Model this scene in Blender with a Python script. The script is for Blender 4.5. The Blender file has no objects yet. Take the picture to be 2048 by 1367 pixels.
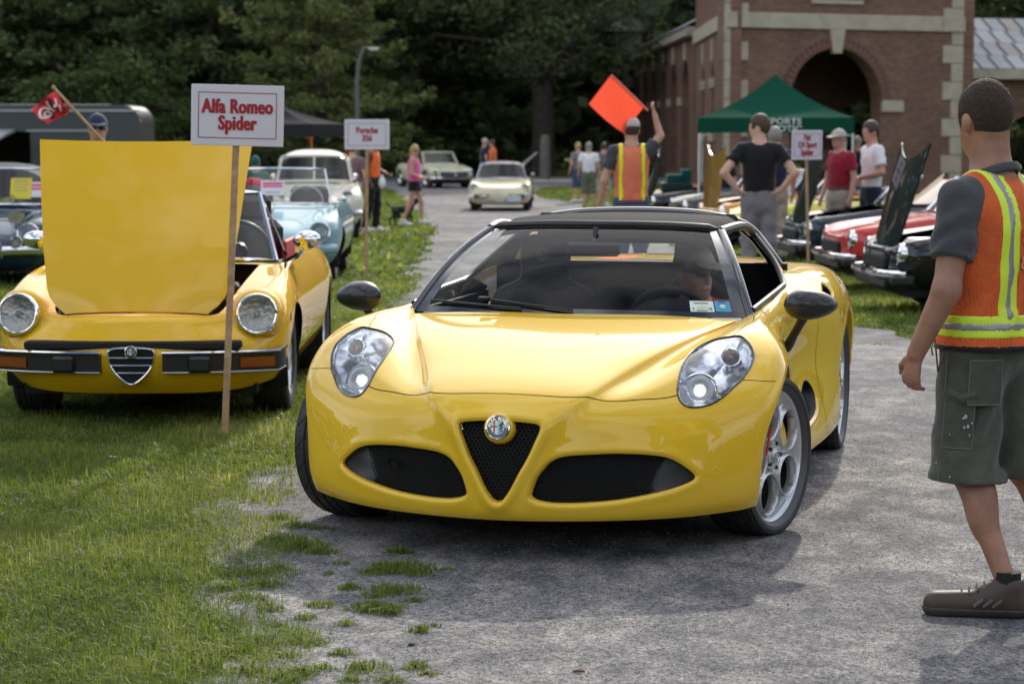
import bpy, math, random
import numpy as np
from mathutils import Vector, Matrix
random.seed(7); RNG = np.random.default_rng(11)
SC = bpy.context.scene; COL = SC.collection
PI = math.pi; R = math.radians

# ---------------------------------------------------------------- camera
FPX, CAM_H, HORIZ = 4400.0, 1.57, 260.0          # focal length in photo pixels, eye height, horizon row
TILT = math.atan((683.5 - HORIZ) / FPX)
cam = bpy.data.cameras.new('camera'); cam_ob = bpy.data.objects.new('camera', cam); COL.objects.link(cam_ob)
cam_ob.location = (0, 0, CAM_H); cam_ob.rotation_euler = (PI / 2 - TILT, 0, 0)
cam.sensor_width = 36.0; cam.lens = 36.0 * FPX / 2048.0; cam.clip_start = 0.1; cam.clip_end = 3000
cam.dof.use_dof = True; cam.dof.focus_distance = 8.0; cam.dof.aperture_fstop = 5.2
SC.camera = cam_ob

# ---------------------------------------------------------------- sky, sun, exposure
SUN_ELEV, SUN_AZ = R(30), R(12)                    # sun stands behind the scene, a little right of the view direction
world = bpy.data.worlds.new('World'); SC.world = world; world.use_nodes = True
wn = world.node_tree.nodes; wl = world.node_tree.links
for n in list(wn): wn.remove(n)
sky = wn.new('ShaderNodeTexSky'); sky.sky_type = 'NISHITA'; sky.sun_disc = False
sky.sun_elevation = SUN_ELEV; sky.sun_rotation = SUN_AZ
sky.air_density = 1.0; sky.dust_density = 1.5; sky.ozone_density = 1.0
wtc = wn.new('ShaderNodeTexCoord')
wmap = wn.new('ShaderNodeMapping'); wmap.inputs['Scale'].default_value = (1.0, 1.0, 2.6)
wl.new(wtc.outputs['Generated'], wmap.inputs['Vector'])
wno = wn.new('ShaderNodeTexNoise'); wno.inputs['Scale'].default_value = 2.3; wno.inputs['Detail'].default_value = 8; wno.inputs['Roughness'].default_value = 0.55
wl.new(wmap.outputs[0], wno.inputs['Vector'])
wra = wn.new('ShaderNodeValToRGB'); wra.color_ramp.elements[0].position = 0.42; wra.color_ramp.elements[1].position = 0.62
wl.new(wno.outputs[0], wra.inputs[0])
wmx = wn.new('ShaderNodeMix'); wmx.data_type = 'RGBA'
wl.new(wra.outputs[0], wmx.inputs['Factor']); wl.new(sky.outputs[0], wmx.inputs['A']); wmx.inputs['B'].default_value = (9.5, 9.6, 9.9, 1)
wbg = wn.new('ShaderNodeBackground'); wbg.inputs['Strength'].default_value = 0.15
wl.new(wmx.outputs['Result'], wbg.inputs['Color'])
wou = wn.new('ShaderNodeOutputWorld'); wl.new(wbg.outputs[0], wou.inputs[0])
sunl = bpy.data.lights.new('sun', 'SUN'); sunl.energy = 2.7; sunl.angle = R(1.0); sunl.color = (1.0, 0.93, 0.82)
sun = bpy.data.objects.new('sun', sunl); COL.objects.link(sun)
sd_ = Vector((math.sin(SUN_AZ) * math.cos(SUN_ELEV), math.cos(SUN_AZ) * math.cos(SUN_ELEV), math.sin(SUN_ELEV)))
sun.rotation_euler = sd_.to_track_quat('Z', 'Y').to_euler(); sun.location = sd_ * 60
SC.view_settings.view_transform = 'Standard'; SC.view_settings.look = 'None'
SC.view_settings.exposure = 0.38; SC.view_settings.gamma = 1.0; SC.view_settings.use_curve_mapping = False
SC.cycles.max_bounces = 10; SC.cycles.transparent_max_bounces = 16; SC.cycles.glossy_bounces = 4; SC.cycles.caustics_reflective = False; SC.cycles.caustics_refractive = False
# ---------------------------------------------------------------- helpers
_FW = np.array([0, math.cos(TILT), -math.sin(TILT)]); _UP = np.array([0, math.sin(TILT), math.cos(TILT)]); _EYE = np.array([0, 0, CAM_H])
def gz(y):                                       # the ground falls gently away from the camera
    y = np.asarray(y, float); t = np.clip(y - 11.0, 0, 47.0)
    return -0.0112 * t * (1 - 0.0 * t)
def ray(px, py): return _FW + np.array([(px - 1024) / FPX, 0, 0]) - (py - 683.5) / FPX * _UP
def gp(px, py):                                  # a place on the ground, read off the photograph
    d = ray(px, py); z = 0.0
    for _ in range(12):
        p = _EYE + d * ((z - CAM_H) / d[2]); z = float(gz(p[1]))
    return Vector((p[0], p[1], z))
def at(px, py, y):
    d = ray(px, py); p = _EYE + d * (y / d[1]); return Vector(p)

def tag(o, label=None, cat=None, group=None, kind=None):
    if label: o['label'] = label
    if cat: o['category'] = cat
    if group: o['group'] = group
    if kind: o['kind'] = kind
    return o
def thing(name, label, cat, loc=(0, 0, 0), rz=0.0, group=None):
    o = bpy.data.objects.new(name, None); COL.objects.link(o); o.empty_display_size = 0.1
    o.location = loc; o.rotation_euler = (0, 0, rz)
    return tag(o, label, cat, group)
def copy_tree(o, parent=None):
    c = o.copy(); COL.objects.link(c); c.parent = parent
    for ch in KIDS.get(o.name, []): copy_tree(ch, c)
    return c
KIDS = {}
def link(name, me, mat=None, parent=None):
    o = bpy.data.objects.new(name, me); COL.objects.link(o)
    if mat is not None:
        for m in (mat if isinstance(mat, (list, tuple)) else [mat]): me.materials.append(m)
    if parent is not None:
        o.parent = parent; KIDS.setdefault(parent.name, []).append(o)
    return o
def np_mesh(name, V, Q, mi=None, smooth=True, sharp=None):
    """mesh from arrays: V (n,3); Q (m,3|4) array or list of such arrays"""
    V = np.ascontiguousarray(V, np.float32); Qs = Q if isinstance(Q, list) else [Q]
    Qs = [np.asarray(q, np.int32) for q in Qs if len(q)]; Q2 = []
    for q in Qs:                                 # quads with a repeated corner are triangles
        if q.shape[1] == 4:
            m = np.ones(len(q), bool)
            for a, b, keep in ((2, 3, [0, 1, 2]), (0, 1, [0, 2, 3]), (1, 2, [0, 1, 3]), (3, 0, [0, 1, 2])):
                e = m & (q[:, a] == q[:, b]); m &= ~e
                if e.any(): Q2.append(q[e][:, keep])
            if m.any(): Q2.append(q[m])
        else: Q2.append(q)
    Qs = Q2
    me = bpy.data.meshes.new(name); me.vertices.add(len(V)); me.vertices.foreach_set('co', V.ravel())
    nl = sum(q.size for q in Qs); npoly = sum(len(q) for q in Qs)
    me.loops.add(nl); me.polygons.add(npoly)
    me.loops.foreach_set('vertex_index', np.concatenate([q.ravel() for q in Qs]))
    tot = np.concatenate([np.full(len(q), q.shape[1], np.int32) for q in Qs]); st = np.concatenate([[0], np.cumsum(tot)[:-1]]).astype(np.int32)
    me.polygons.foreach_set('loop_start', st); me.polygons.foreach_set('loop_total', tot)
    me.polygons.foreach_set('use_smooth', np.full(npoly, smooth))
    if mi is not None: me.polygons.foreach_set('material_index', np.asarray(mi, np.int32))
    me.update(calc_edges=True); me.validate()
    if sharp: me.set_sharp_from_angle(angle=R(sharp))
    return me

class MB:
    """collects simple shapes and builds them as one mesh"""
    def __init__(s): s.v = []; s.f = []
    def add(s, V, F):
        n = len(s.v); s.v += [tuple(map(float, p)) for p in V]; s.f += [tuple(int(i) + n for i in f) for f in F]; return s
    def box(s, c, d, rot=None, b=0.0):
        c = Vector(c); x, y, z = [q / 2 for q in d]
        b = min(b, x * .9, y * .9, z * .9)
        if b <= 0:
            P = [(i * x, j * y, k * z) for k in (-1, 1) for j in (-1, 1) for i in (-1, 1)]
            F = [(0, 2, 3, 1), (4, 5, 7, 6), (0, 1, 5, 4), (2, 6, 7, 3), (0, 4, 6, 2), (1, 3, 7, 5)]
        else:
            P = []; F = []
            for k in (-1, 1):
                for j in (-1, 1):
                    for i in (-1, 1):
                        P += [(i * x, j * (y - b), k * (z - b)), (i * (x - b), j * y, k * (z - b)), (i * (x - b), j * (y - b), k * z)]
            I = lambda i, j, k, a: (((k > 0) * 2 + (j > 0)) * 2 + (i > 0)) * 3 + a
            for sg in (-1, 1):
                o = [(-1, -1), (1, -1), (1, 1), (-1, 1)]
                F.append(tuple(I(sg, a, c_, 0) for a, c_ in (o if sg > 0 else o[::-1])))
                F.append(tuple(I(a, sg, c_, 1) for a, c_ in (o[::-1] if sg > 0 else o)))
                F.append(tuple(I(a, c_, sg, 2) for a, c_ in (o if sg > 0 else o[::-1])))
            for i in (-1, 1):
                for j in (-1, 1):
                    F.append((I(i, j, -1, 0), I(i, j, 1, 0), I(i, j, 1, 1), I(i, j, -1, 1)))
                    F.append((I(i, -1, j, 0), I(i, 1, j, 0), I(i, 1, j, 2), I(i, -1, j, 2)))
                    F.append((I(-1, i, j, 1), I(1, i, j, 1), I(1, i, j, 2), I(-1, i, j, 2)))
                    for k in (-1, 1): F.append((I(i, j, k, 0), I(i, j, k, 1), I(i, j, k, 2)))
        M = rot.to_3x3() if isinstance(rot, Matrix) else (Matrix.Rotation(rot, 3, 'Z') if rot else Matrix.Identity(3))
        return s.add([c + M @ Vector(p) for p in P], F)
    def tube(s, P, r, n=10, cap=True, flat=1.0):
        P = [Vector([float(q) for q in p]) for p in P]; m = len(P)
        rs = [float(q) for q in r] if hasattr(r, '__len__') else [float(r)] * m
        V = []; F = []; up = None
        for i, p in enumerate(P):
            t = (P[min(i + 1, m - 1)] - P[max(i - 1, 0)]).normalized()
            if up is None: up = Vector((0, 0, 1)) if abs(t.z) < .9 else Vector((1, 0, 0))
            a = t.cross(up).normalized(); up = a.cross(t).normalized()
            for k in range(n):
                q = 2 * PI * k / n; V.append(p + rs[i] * (math.cos(q) * a + flat * math.sin(q) * up))
        for i in range(m - 1):
            for k in range(n): F.append((i * n + k, i * n + (k + 1) % n, (i + 1) * n + (k + 1) % n, (i + 1) * n + k))
        if cap: F.append(tuple(range(n))[::-1]); F.append(tuple((m - 1) * n + k for k in range(n)))
        return s.add(V, F)
    def lathe(s, prof, n=32, M=None, closed=False):
        """prof: (radius, height) pairs turned about local z, then moved by M"""
        V = []; F = []; m = len(prof); M = M or Matrix.Identity(4)
        for (r, h) in prof:
            for k in range(n): q = 2 * PI * k / n; V.append(M @ Vector((r * math.cos(q), r * math.sin(q), h)))
        for i in range(m - 1 + (1 if closed else 0)):
            j = (i + 1) % m
            for k in range(n): F.append((i * n + k, i * n + (k + 1) % n, j * n + (k + 1) % n, j * n + k))
        return s.add(V, F)
    def ball(s, c, r, n=14, m=9, M=None):
        r = r if hasattr(r, '__len__') else (r, r, r); c = Vector(c); M = M or Matrix.Identity(3)
        V = []; F = []
        for i in range(m + 1):
            a = PI * i / m
            for k in range(n):
                q = 2 * PI * k / n
                V.append(c + M @ Vector((r[0] * math.sin(a) * math.cos(q), r[1] * math.sin(a) * math.sin(q), -r[2] * math.cos(a))))
        for i in range(m):
            for k in range(n): F.append((i * n + k, i * n + (k + 1) % n, (i + 1) * n + (k + 1) % n, (i + 1) * n + k))
        return s.add(V, F)
    def prism(s, poly, z0, z1, M=None):
        M = M or Matrix.Identity(4); n = len(poly)
        V = [M @ Vector((p[0], p[1], z0)) for p in poly] + [M @ Vector((p[0], p[1], z1)) for p in poly]
        F = [tuple(range(n))[::-1], tuple(range(n, 2 * n))] + [(k, (k + 1) % n, n + (k + 1) % n, n + k) for k in range(n)]
        return s.add(V, F)
    def grid(s, A, flip=False):
        A = np.asarray(A, float); h, w = A.shape[:2]
        F = [(i * w + j, i * w + j + 1, (i + 1) * w + j + 1, (i + 1) * w + j) for i in range(h - 1) for j in range(w - 1)]
        if flip: F = [f[::-1] for f in F]
        return s.add(A.reshape(-1, 3), F)
    def mesh(s, name, sharp=40):
        me = bpy.data.meshes.new(name); me.from_pydata(s.v, [], s.f); me.validate()
        me.polygons.foreach_set('use_smooth', [True] * len(me.polygons)); me.update()
        if sharp: me.set_sharp_from_angle(angle=R(sharp))
        return me
    def build(s, name, mat=None, parent=None, sharp=40): return link(name, s.mesh(name, sharp), mat, parent)

def bez(pts, n=8, closed=False):
    """Catmull-Rom curve through the points (any dimension)"""
    P = np.asarray(pts, float); m = len(P); out = []
    seg = m if closed else m - 1
    for i in range(seg):
        if closed: a, b, c, d = P[(i - 1) % m], P[i], P[(i + 1) % m], P[(i + 2) % m]
        else: a, b, c, d = P[max(i - 1, 0)], P[i], P[i + 1], P[min(i + 2, m - 1)]
        for k in range(n):
            t = k / n; out.append(.5 * (2 * b + (c - a) * t + (2 * a - 5 * b + 4 * c - d) * t * t + (3 * b - a - 3 * c + d) * t ** 3))
    if not closed: out.append(P[-1])
    return np.array(out)

def bsp(P, u):
    """uniform cubic B-spline basis rows for parameters u over len(P)=n control rows with one phantom row each side"""
    n = P; i = np.clip(np.floor(u).astype(int), 0, n - 2); t = u - i
    return i, np.stack([(1 - t) ** 3, 3 * t ** 3 - 6 * t ** 2 + 4, -3 * t ** 3 + 3 * t ** 2 + 3 * t + 1, t ** 3], -1) / 6
class Net:
    """smooth surface over a control net N[col][row] (x,y,z); column 0 may lie on the mirror plane y=0"""
    def __init__(s, N, mirror=True, tight=0.75, it=2):
        D = np.asarray(N, float); s.mirror = mirror; P = D.copy(); s.nc, s.nr = D.shape[:2]
        for _ in range(it):
            s.P = s._ph(P); S = s.ev(*np.meshgrid(np.arange(s.nc), np.arange(s.nr), indexing='ij'))
            P = P + tight * (D - S)
            if mirror: P[0, :, 1] = 0
        s.P = s._ph(P)
    def _ph(s, P):
        a = P[1].copy()
        if s.mirror: a[:, 1] *= -1
        else: a = 2 * P[0] - P[1]
        P = np.concatenate([a[None], P, (2 * P[-1] - P[-2])[None]], 0)
        return np.concatenate([(2 * P[:, :1] - P[:, 1:2]), P, (2 * P[:, -1:] - P[:, -2:-1])], 1)
    def ev(s, u, v):
        u = np.asarray(u, float); v = np.asarray(v, float)
        i, bu = bsp(s.nc, u); j, bv = bsp(s.nr, v); out = 0
        for a in range(4):
            for b in range(4): out = out + (bu[..., a] * bv[..., b])[..., None] * s.P[i + a, j + b]
        return out
    def nrm(s, u, v, e=1e-3):
        du = s.ev(np.clip(u + e, 0, s.nc - 1), v) - s.ev(np.clip(u - e, 0, s.nc - 1), v)
        dv = s.ev(u, np.clip(v + e, 0, s.nr - 1)) - s.ev(u, np.clip(v - e, 0, s.nr - 1))
        n = np.cross(du, dv); return n / (np.linalg.norm(n, axis=-1, keepdims=True) + 1e-12)

def poly_sd(poly, P):
    """signed distance (negative inside) from 2-D points P (...,2) to a closed polygon, and its gradient"""
    A = np.asarray(poly, float); B = np.roll(A, -1, 0); sh = P.shape[:-1]; Q = P.reshape(-1, 2)
    best = np.full(len(Q), 1e9); g = np.zeros_like(Q); ins = np.zeros(len(Q), bool)
    for a, b in zip(A, B):
        e = b - a; w = Q - a; t = np.clip((w @ e) / max(e @ e, 1e-12), 0, 1); d = w - t[:, None] * e
        l = np.hypot(d[:, 0], d[:, 1]); m = l < best; best[m] = l[m]; g[m] = d[m]
        c = (a[1] > Q[:, 1]) != (b[1] > Q[:, 1])
        if abs(e[1]) > 1e-12: ins ^= c & (Q[:, 0] < e[0] * (Q[:, 1] - a[1]) / e[1] + a[0])
    g /= np.maximum(best, 1e-9)[:, None]; sd = np.where(ins, -best, best); g[ins] *= -1
    return sd.reshape(sh), g.reshape(sh + (2,))

def sdf_mesh(f, lo, hi, h):
    """surface nets over a signed distance function f(P)->d ; returns V, quads"""
    lo = np.asarray(lo, float); hi = np.asarray(hi, float)
    k = 4; nb = np.maximum(1, np.ceil((hi - lo) / (h * k)).astype(int)); n = nb * k + 1
    cg = np.stack(np.meshgrid(*[lo[a] + (np.arange(nb[a]) + .5) * h * k for a in range(3)], indexing='ij'), -1)
    dc = f(cg.reshape(-1, 3)).reshape(nb)
    D = np.repeat(np.repeat(np.repeat(dc, k, 0), k, 1), k, 2); D = np.pad(D, ((0, 1),) * 3, mode='edge')
    act = np.abs(dc) < h * k * 1.6
    A = np.repeat(np.repeat(np.repeat(act, k, 0), k, 1), k, 2); A = np.pad(A, ((0, 1),) * 3, mode='edge')
    for ax in range(3):
        B = np.zeros_like(A); sl = [slice(None)] * 3; sr = [slice(None)] * 3; sl[ax] = slice(1, None); sr[ax] = slice(None, -1)
        B[tuple(sl)] = A[tuple(sr)]; A = A | B
    I = np.argwhere(A); D[A] = f(lo + I * h)
    S = D < 0
    c = [S[a:n[0] - 1 + a, b:n[1] - 1 + b, d:n[2] - 1 + d] for a in (0, 1) for b in (0, 1) for d in (0, 1)]
    cnt = sum(q.astype(np.int8) for q in c); cell = (cnt > 0) & (cnt < 8); ci = np.argwhere(cell)
    idx = np.full(cell.shape, -1, np.int64); idx[cell] = np.arange(len(ci))
    acc = np.zeros((len(ci), 3)); num = np.zeros(len(ci))
    off = [(a, b, d) for a in (0, 1) for b in (0, 1) for d in (0, 1)]
    for i, o in enumerate(off):
        for j in range(i + 1, 8):
            p = off[j]
            if sum(abs(a - b) for a, b in zip(o, p)) != 1: continue
            d0 = D[ci[:, 0] + o[0], ci[:, 1] + o[1], ci[:, 2] + o[2]]; d1 = D[ci[:, 0] + p[0], ci[:, 1] + p[1], ci[:, 2] + p[2]]
            m = (d0 < 0) != (d1 < 0); t = np.where(m, d0 / np.where(m, d0 - d1, 1), 0)
            acc += np.where(m[:, None], np.array(o) + t[:, None] * (np.array(p) - np.array(o)), 0); num += m
    V = lo + (ci + acc / np.maximum(num, 1)[:, None]) * h
    Q = []
    for ax in range(3):
        b, d = (ax + 1) % 3, (ax + 2) % 3
        s0 = [slice(None)] * 3; s1 = [slice(None)] * 3; s0[ax] = slice(0, -1); s1[ax] = slice(1, None)
        X = S[tuple(s0)] != S[tuple(s1)]; E = np.argwhere(X)
        E = E[(E[:, b] > 0) & (E[:, d] > 0) & (E[:, b] < n[b] - 1) & (E[:, d] < n[d] - 1)]
        if not len(E): continue
        ub = np.zeros(3, int); ub[b] = 1; ud = np.zeros(3, int); ud[d] = 1
        q = np.stack([idx[tuple((E - ub - ud).T)], idx[tuple((E - ud).T)], idx[tuple(E.T)], idx[tuple((E - ub).T)]], -1)
        fl = ~S[tuple(E.T)]; q[fl] = q[fl][:, ::-1]; Q.append(q)
    Q = np.concatenate(Q) if Q else np.zeros((0, 4), int)
    e = h * .5
    if len(V):
        for _ in range(2):
            d = f(V); g = np.stack([f(V + e * u) - f(V - e * u) for u in np.eye(3)], -1) / (2 * e)
            V = V - .8 * np.clip(d, -h, h)[:, None] * g / np.maximum((g * g).sum(-1, keepdims=True), .25)
    return V, Q
def smin(a, b, k): h = np.clip(.5 + .5 * (b - a) / k, 0, 1); return b + (a - b) * h - k * h * (1 - h)
def cap(P, a, b, r0, r1, sq=None):
    """tapered capsule; sq flattens it: (axis vector, factor)"""
    a = np.asarray(a, float); b = np.asarray(b, float); e = b - a; w = P - a; t = np.clip(w @ e / max(e @ e, 1e-9), 0, 1)
    q = w - t[:, None] * e
    if sq is not None:
        ax = np.asarray(sq[0], float); ax = ax / np.linalg.norm(ax); q = q + (q @ ax)[:, None] * ax * (sq[1] - 1)
    return np.sqrt((q * q).sum(-1)) - (r0 + (r1 - r0) * t)
def ell(P, c, r, rot=None):
    q = P - np.asarray(c, float)
    if rot is not None: q = q @ np.asarray(rot)
    r = np.asarray(r, float); k0 = np.sqrt(((q / r) ** 2).sum(-1)); k1 = np.sqrt(((q / r ** 2) ** 2).sum(-1))
    return k0 * (k0 - 1) / np.maximum(k1, 1e-9)

def text_mesh(name, s, size, mat, parent, M, bold=0.0, xs=1.0, align='CENTER', line=1.0, spacing=1.0, ext=0.0, heavy=0.0):
    cu = bpy.data.curves.new(name, 'FONT'); cu.body = s; cu.size = size; cu.align_x = align; cu.align_y = 'CENTER'
    cu.offset = bold; cu.space_line = line; cu.space_character = spacing; cu.extrude = ext; cu.resolution_u = 3
    to = bpy.data.objects.new(name, cu); COL.objects.link(to); bpy.context.view_layer.update()
    me = bpy.data.meshes.new_from_object(to.evaluated_get(bpy.context.evaluated_depsgraph_get()))
    bpy.data.objects.remove(to); bpy.data.curves.remove(cu)
    if heavy:                                    # a heavy face: the strokes widened sideways
        V = [tuple(v.co) for v in me.vertices]; F = [tuple(q.vertices) for q in me.polygons]; n = len(V); me = bpy.data.meshes.new(name)
        me.from_pydata([(x + k * heavy, y, z + .0003 * (k + 1)) for k in (-1, 0, 1) for x, y, z in V], [], [tuple(i + j * n for i in q) for j in range(3) for q in F])
    me.transform(M @ Matrix.Diagonal((xs, 1, 1, 1))); me.name = name; me.materials.clear()
    return link(name, me, mat, parent)

# ---------------------------------------------------------------- materials
def newmat(name):
    m = bpy.data.materials.new(name); m.use_nodes = True; nt = m.node_tree
    return m, nt, nt.nodes, nt.links, nt.nodes['Principled BSDF']
def mat(name, col, rough=0.5, metal=0.0, coat=0.0, coat_r=0.03, spec=0.5, var=0.0, vs=8.0, bump=0.0, bs=60.0, emit=0.0, sheen=0.0, trans=0.0, col2=None, obj=True, bd=4, bdist=0.01):
    m, nt, N, L, b = newmat(name); c = tuple(col) + (1,)
    b.inputs['Base Color'].default_value = c; b.inputs['Roughness'].default_value = rough; b.inputs['Metallic'].default_value = metal
    b.inputs['Coat Weight'].default_value = coat; b.inputs['Coat Roughness'].default_value = coat_r; b.inputs['Specular IOR Level'].default_value = spec
    if sheen: b.inputs['Sheen Weight'].default_value = sheen
    if emit: b.inputs['Emission Color'].default_value = c; b.inputs['Emission Strength'].default_value = emit
    if var or bump: tc = N.new('ShaderNodeTexCoord')
    if var:
        t = N.new('ShaderNodeTexNoise'); t.inputs['Scale'].default_value = vs; t.inputs['Detail'].default_value = 5; L.new(tc.outputs['Object'], t.inputs['Vector'])
        r = N.new('ShaderNodeValToRGB'); r.color_ramp.elements[0].position = .3; r.color_ramp.elements[1].position = .7
        lo = tuple(q * (1 - var) for q in col) + (1,); hi = tuple(min(1, q * (1 + var)) for q in (col2 or col)) + (1,)
        r.color_ramp.elements[0].color = lo; r.color_ramp.elements[1].color = hi
        L.new(t.outputs[0], r.inputs[0]); L.new(r.outputs[0], b.inputs['Base Color'])
    if bump:
        t = N.new('ShaderNodeTexNoise'); t.inputs['Scale'].default_value = bs; t.inputs['Detail'].default_value = bd; L.new(tc.outputs['Object'], t.inputs['Vector'])
        bp = N.new('ShaderNodeBump'); bp.inputs['Strength'].default_value = bump; bp.inputs['Distance'].default_value = bdist
        L.new(t.outputs[0], bp.inputs['Height']); L.new(bp.outputs[0], b.inputs['Normal'])
    if trans:
        tl = N.new('ShaderNodeBsdfTranslucent'); tl.inputs[0].default_value = c; mx = N.new('ShaderNodeMixShader'); mx.inputs[0].default_value = trans
        L.new(b.outputs[0], mx.inputs[1]); L.new(tl.outputs[0], mx.inputs[2]); L.new(mx.outputs[0], N['Material Output'].inputs[0])
    return m
def glass(name, tint=(0.8, 0.85, 0.83), rough=0.0, refl=1.0):
    m, nt, N, L, b = newmat(name); N.remove(b)
    tr = N.new('ShaderNodeBsdfTransparent'); tr.inputs[0].default_value = tuple(tint) + (1,)
    gl = N.new('ShaderNodeBsdfGlossy'); gl.inputs['Roughness'].default_value = rough; gl.inputs[0].default_value = (refl, refl, refl, 1)
    fr = N.new('ShaderNodeFresnel'); fr.inputs[0].default_value = 1.5
    mx = N.new('ShaderNodeMixShader'); L.new(fr.outputs[0], mx.inputs[0]); L.new(tr.outputs[0], mx.inputs[1]); L.new(gl.outputs[0], mx.inputs[2])
    L.new(mx.outputs[0], N['Material Output'].inputs[0]); return m
def paint(name, col, flake=0.0, rough=0.35):
    m = mat(name, col, rough=.6, coat=1.0, coat_r=0.02, spec=0.05); return m
M = {}
M['yellow'] = paint('yellow_paint', (0.80, 0.505, 0.028))
M['chrome'] = mat('chrome', (0.75, 0.76, 0.78), 0.08, 1.0)
M['steel'] = mat('dull_steel', (0.5, 0.5, 0.5), 0.3, 1.0)
M['alloy'] = mat('silver_alloy', (0.60, 0.61, 0.63), 0.32, 0.7, coat=0.6)
M['black_gloss'] = mat('black_gloss', (0.008, 0.008, 0.009), 0.12, coat=1.0)
M['black_plastic'] = mat('black_plastic', (0.012, 0.012, 0.013), 0.42, bump=.15, bs=400, bdist=.002)
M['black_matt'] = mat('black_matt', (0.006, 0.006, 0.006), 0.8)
M['gap'] = mat('panel_gap', (0.006, 0.005, 0.004), 0.9, spec=0.1)
M['rubber'] = mat('tyre_rubber', (0.030, 0.030, 0.031), 0.62, var=.35, vs=30)
M['glass'] = glass('clear_glass', (0.86, 0.9, 0.88)); M['tint'] = glass('tinted_glass', (0.95, 0.97, 0.96), refl=.38); M['lens'] = glass('lens_glass', (0.95, 0.96, 0.97))
M['white'] = mat('white_plastic', (0.75, 0.75, 0.76), 0.45)
M['orange_lens'] = mat('orange_lens', (0.75, 0.16, 0.01), 0.15, coat=.8)
M['red_lens'] = mat('red_lens', (0.6, 0.02, 0.015), 0.15, coat=.8)
# control net of the sports car, columns from the nose's middle round the corner to the tail
A4 = [
 [(.862,0,.165),(.884,0,.205),(.886,0,.30),(.876,0,.42),(.852,0,.52),(.805,0,.588),(.70,0,.640),(.45,0,.705),(.10,0,.772),(-.30,0,.822)],
 [(.860,.05,.165),(.882,.05,.205),(.883,.06,.30),(.873,.09,.42),(.848,.11,.52),(.80,.14,.586),(.698,.16,.638),(.45,.20,.701),(.10,.28,.770),(-.315,.35,.821)],
 [(.856,.10,.165),(.877,.10,.205),(.877,.115,.30),(.867,.145,.42),(.842,.195,.52),(.785,.25,.580),(.69,.30,.628),(.45,.375,.683),(.10,.505,.758),(-.345,.655,.806)],
 [(.84,.18,.165),(.858,.18,.205),(.850,.20,.30),(.836,.215,.42),(.808,.25,.518),(.755,.295,.572),(.665,.335,.614),(.435,.405,.664),(.095,.53,.742),(-.355,.668,.801)],
 [(.80,.33,.165),(.815,.33,.200),(.80,.36,.30),(.788,.36,.42),(.755,.37,.518),(.695,.40,.572),(.605,.43,.611),(.405,.475,.658),(.08,.580,.737),(-.38,.685,.800)],
 [(.66,.60,.163),(.685,.60,.203),(.668,.62,.30),(.640,.62,.42),(.595,.62,.52),(.525,.617,.598),(.435,.622,.662),(.285,.637,.728),(.03,.668,.783),(-.41,.70,.808)],
 [(.47,.80,.168),(.488,.818,.215),(.475,.83,.31),(.452,.835,.43),(.412,.842,.54),(.350,.836,.632),(.262,.822,.706),(.14,.787,.770),(-.05,.765,.812),(-.45,.71,.815)],
 [(.37,.868,.178),(.37,.884,.235),(.355,.897,.33),(.332,.912,.44),(.290,.937,.55),(.225,.938,.645),(.142,.908,.728),(.04,.842,.785),(-.12,.79,.820),(-.50,.72,.820)],
 [(.0,.90,.19),(0,.907,.25),(0,.916,.36),(0,.926,.47),(0,.940,.58),(0,.935,.675),(-.02,.900,.755),(-.07,.846,.800),(-.20,.795,.823),(-.56,.727,.826)],
 [(-.42,.87,.16),(-.42,.88,.22),(-.41,.885,.34),(-.40,.89,.46),(-.38,.895,.57),(-.36,.888,.668),(-.36,.862,.748),(-.37,.824,.797),(-.42,.785,.822),(-.66,.735,.834)],
 [(-.80,.86,.155),(-.80,.87,.21),(-.78,.845,.34),(-.77,.81,.46),(-.76,.805,.57),(-.75,.818,.67),(-.75,.822,.745),(-.75,.805,.800),(-.76,.780,.830),(-.82,.745,.848)],
 [(-1.25,.885,.155),(-1.25,.895,.21),(-1.25,.855,.34),(-1.25,.81,.46),(-1.25,.802,.57),(-1.25,.818,.67),(-1.25,.825,.745),(-1.25,.808,.805),(-1.25,.782,.840),(-1.25,.748,.865)],
 [(-1.72,.915,.16),(-1.72,.925,.22),(-1.72,.905,.34),(-1.72,.885,.46),(-1.72,.882,.57),(-1.72,.89,.67),(-1.72,.884,.75),(-1.72,.855,.82),(-1.72,.80,.875),(-1.70,.70,.92)],
 [(-2.08,.92,.17),(-2.08,.93,.24),(-2.08,.93,.36),(-2.08,.93,.47),(-2.08,.932,.57),(-2.08,.932,.67),(-2.08,.918,.76),(-2.08,.875,.845),(-2.06,.79,.905),(-2.02,.62,.925)],
 [(-2.40,.92,.19),(-2.40,.93,.26),(-2.40,.934,.37),(-2.40,.935,.48),(-2.40,.936,.58),(-2.40,.934,.67),(-2.40,.918,.76),(-2.40,.872,.845),(-2.38,.78,.908),(-2.32,.60,.925)],
 [(-2.76,.90,.20),(-2.76,.91,.27),(-2.76,.915,.37),(-2.76,.918,.48),(-2.76,.918,.58),(-2.76,.912,.67),(-2.75,.89,.75),(-2.74,.84,.83),(-2.72,.75,.888),(-2.66,.57,.90)],
 [(-3.02,.74,.24),(-3.04,.77,.30),(-3.05,.80,.40),(-3.06,.81,.50),(-3.06,.81,.60),(-3.06,.80,.68),(-3.05,.78,.75),(-3.02,.74,.81),(-2.97,.66,.85),(-2.90,.50,.865)],
]
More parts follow.
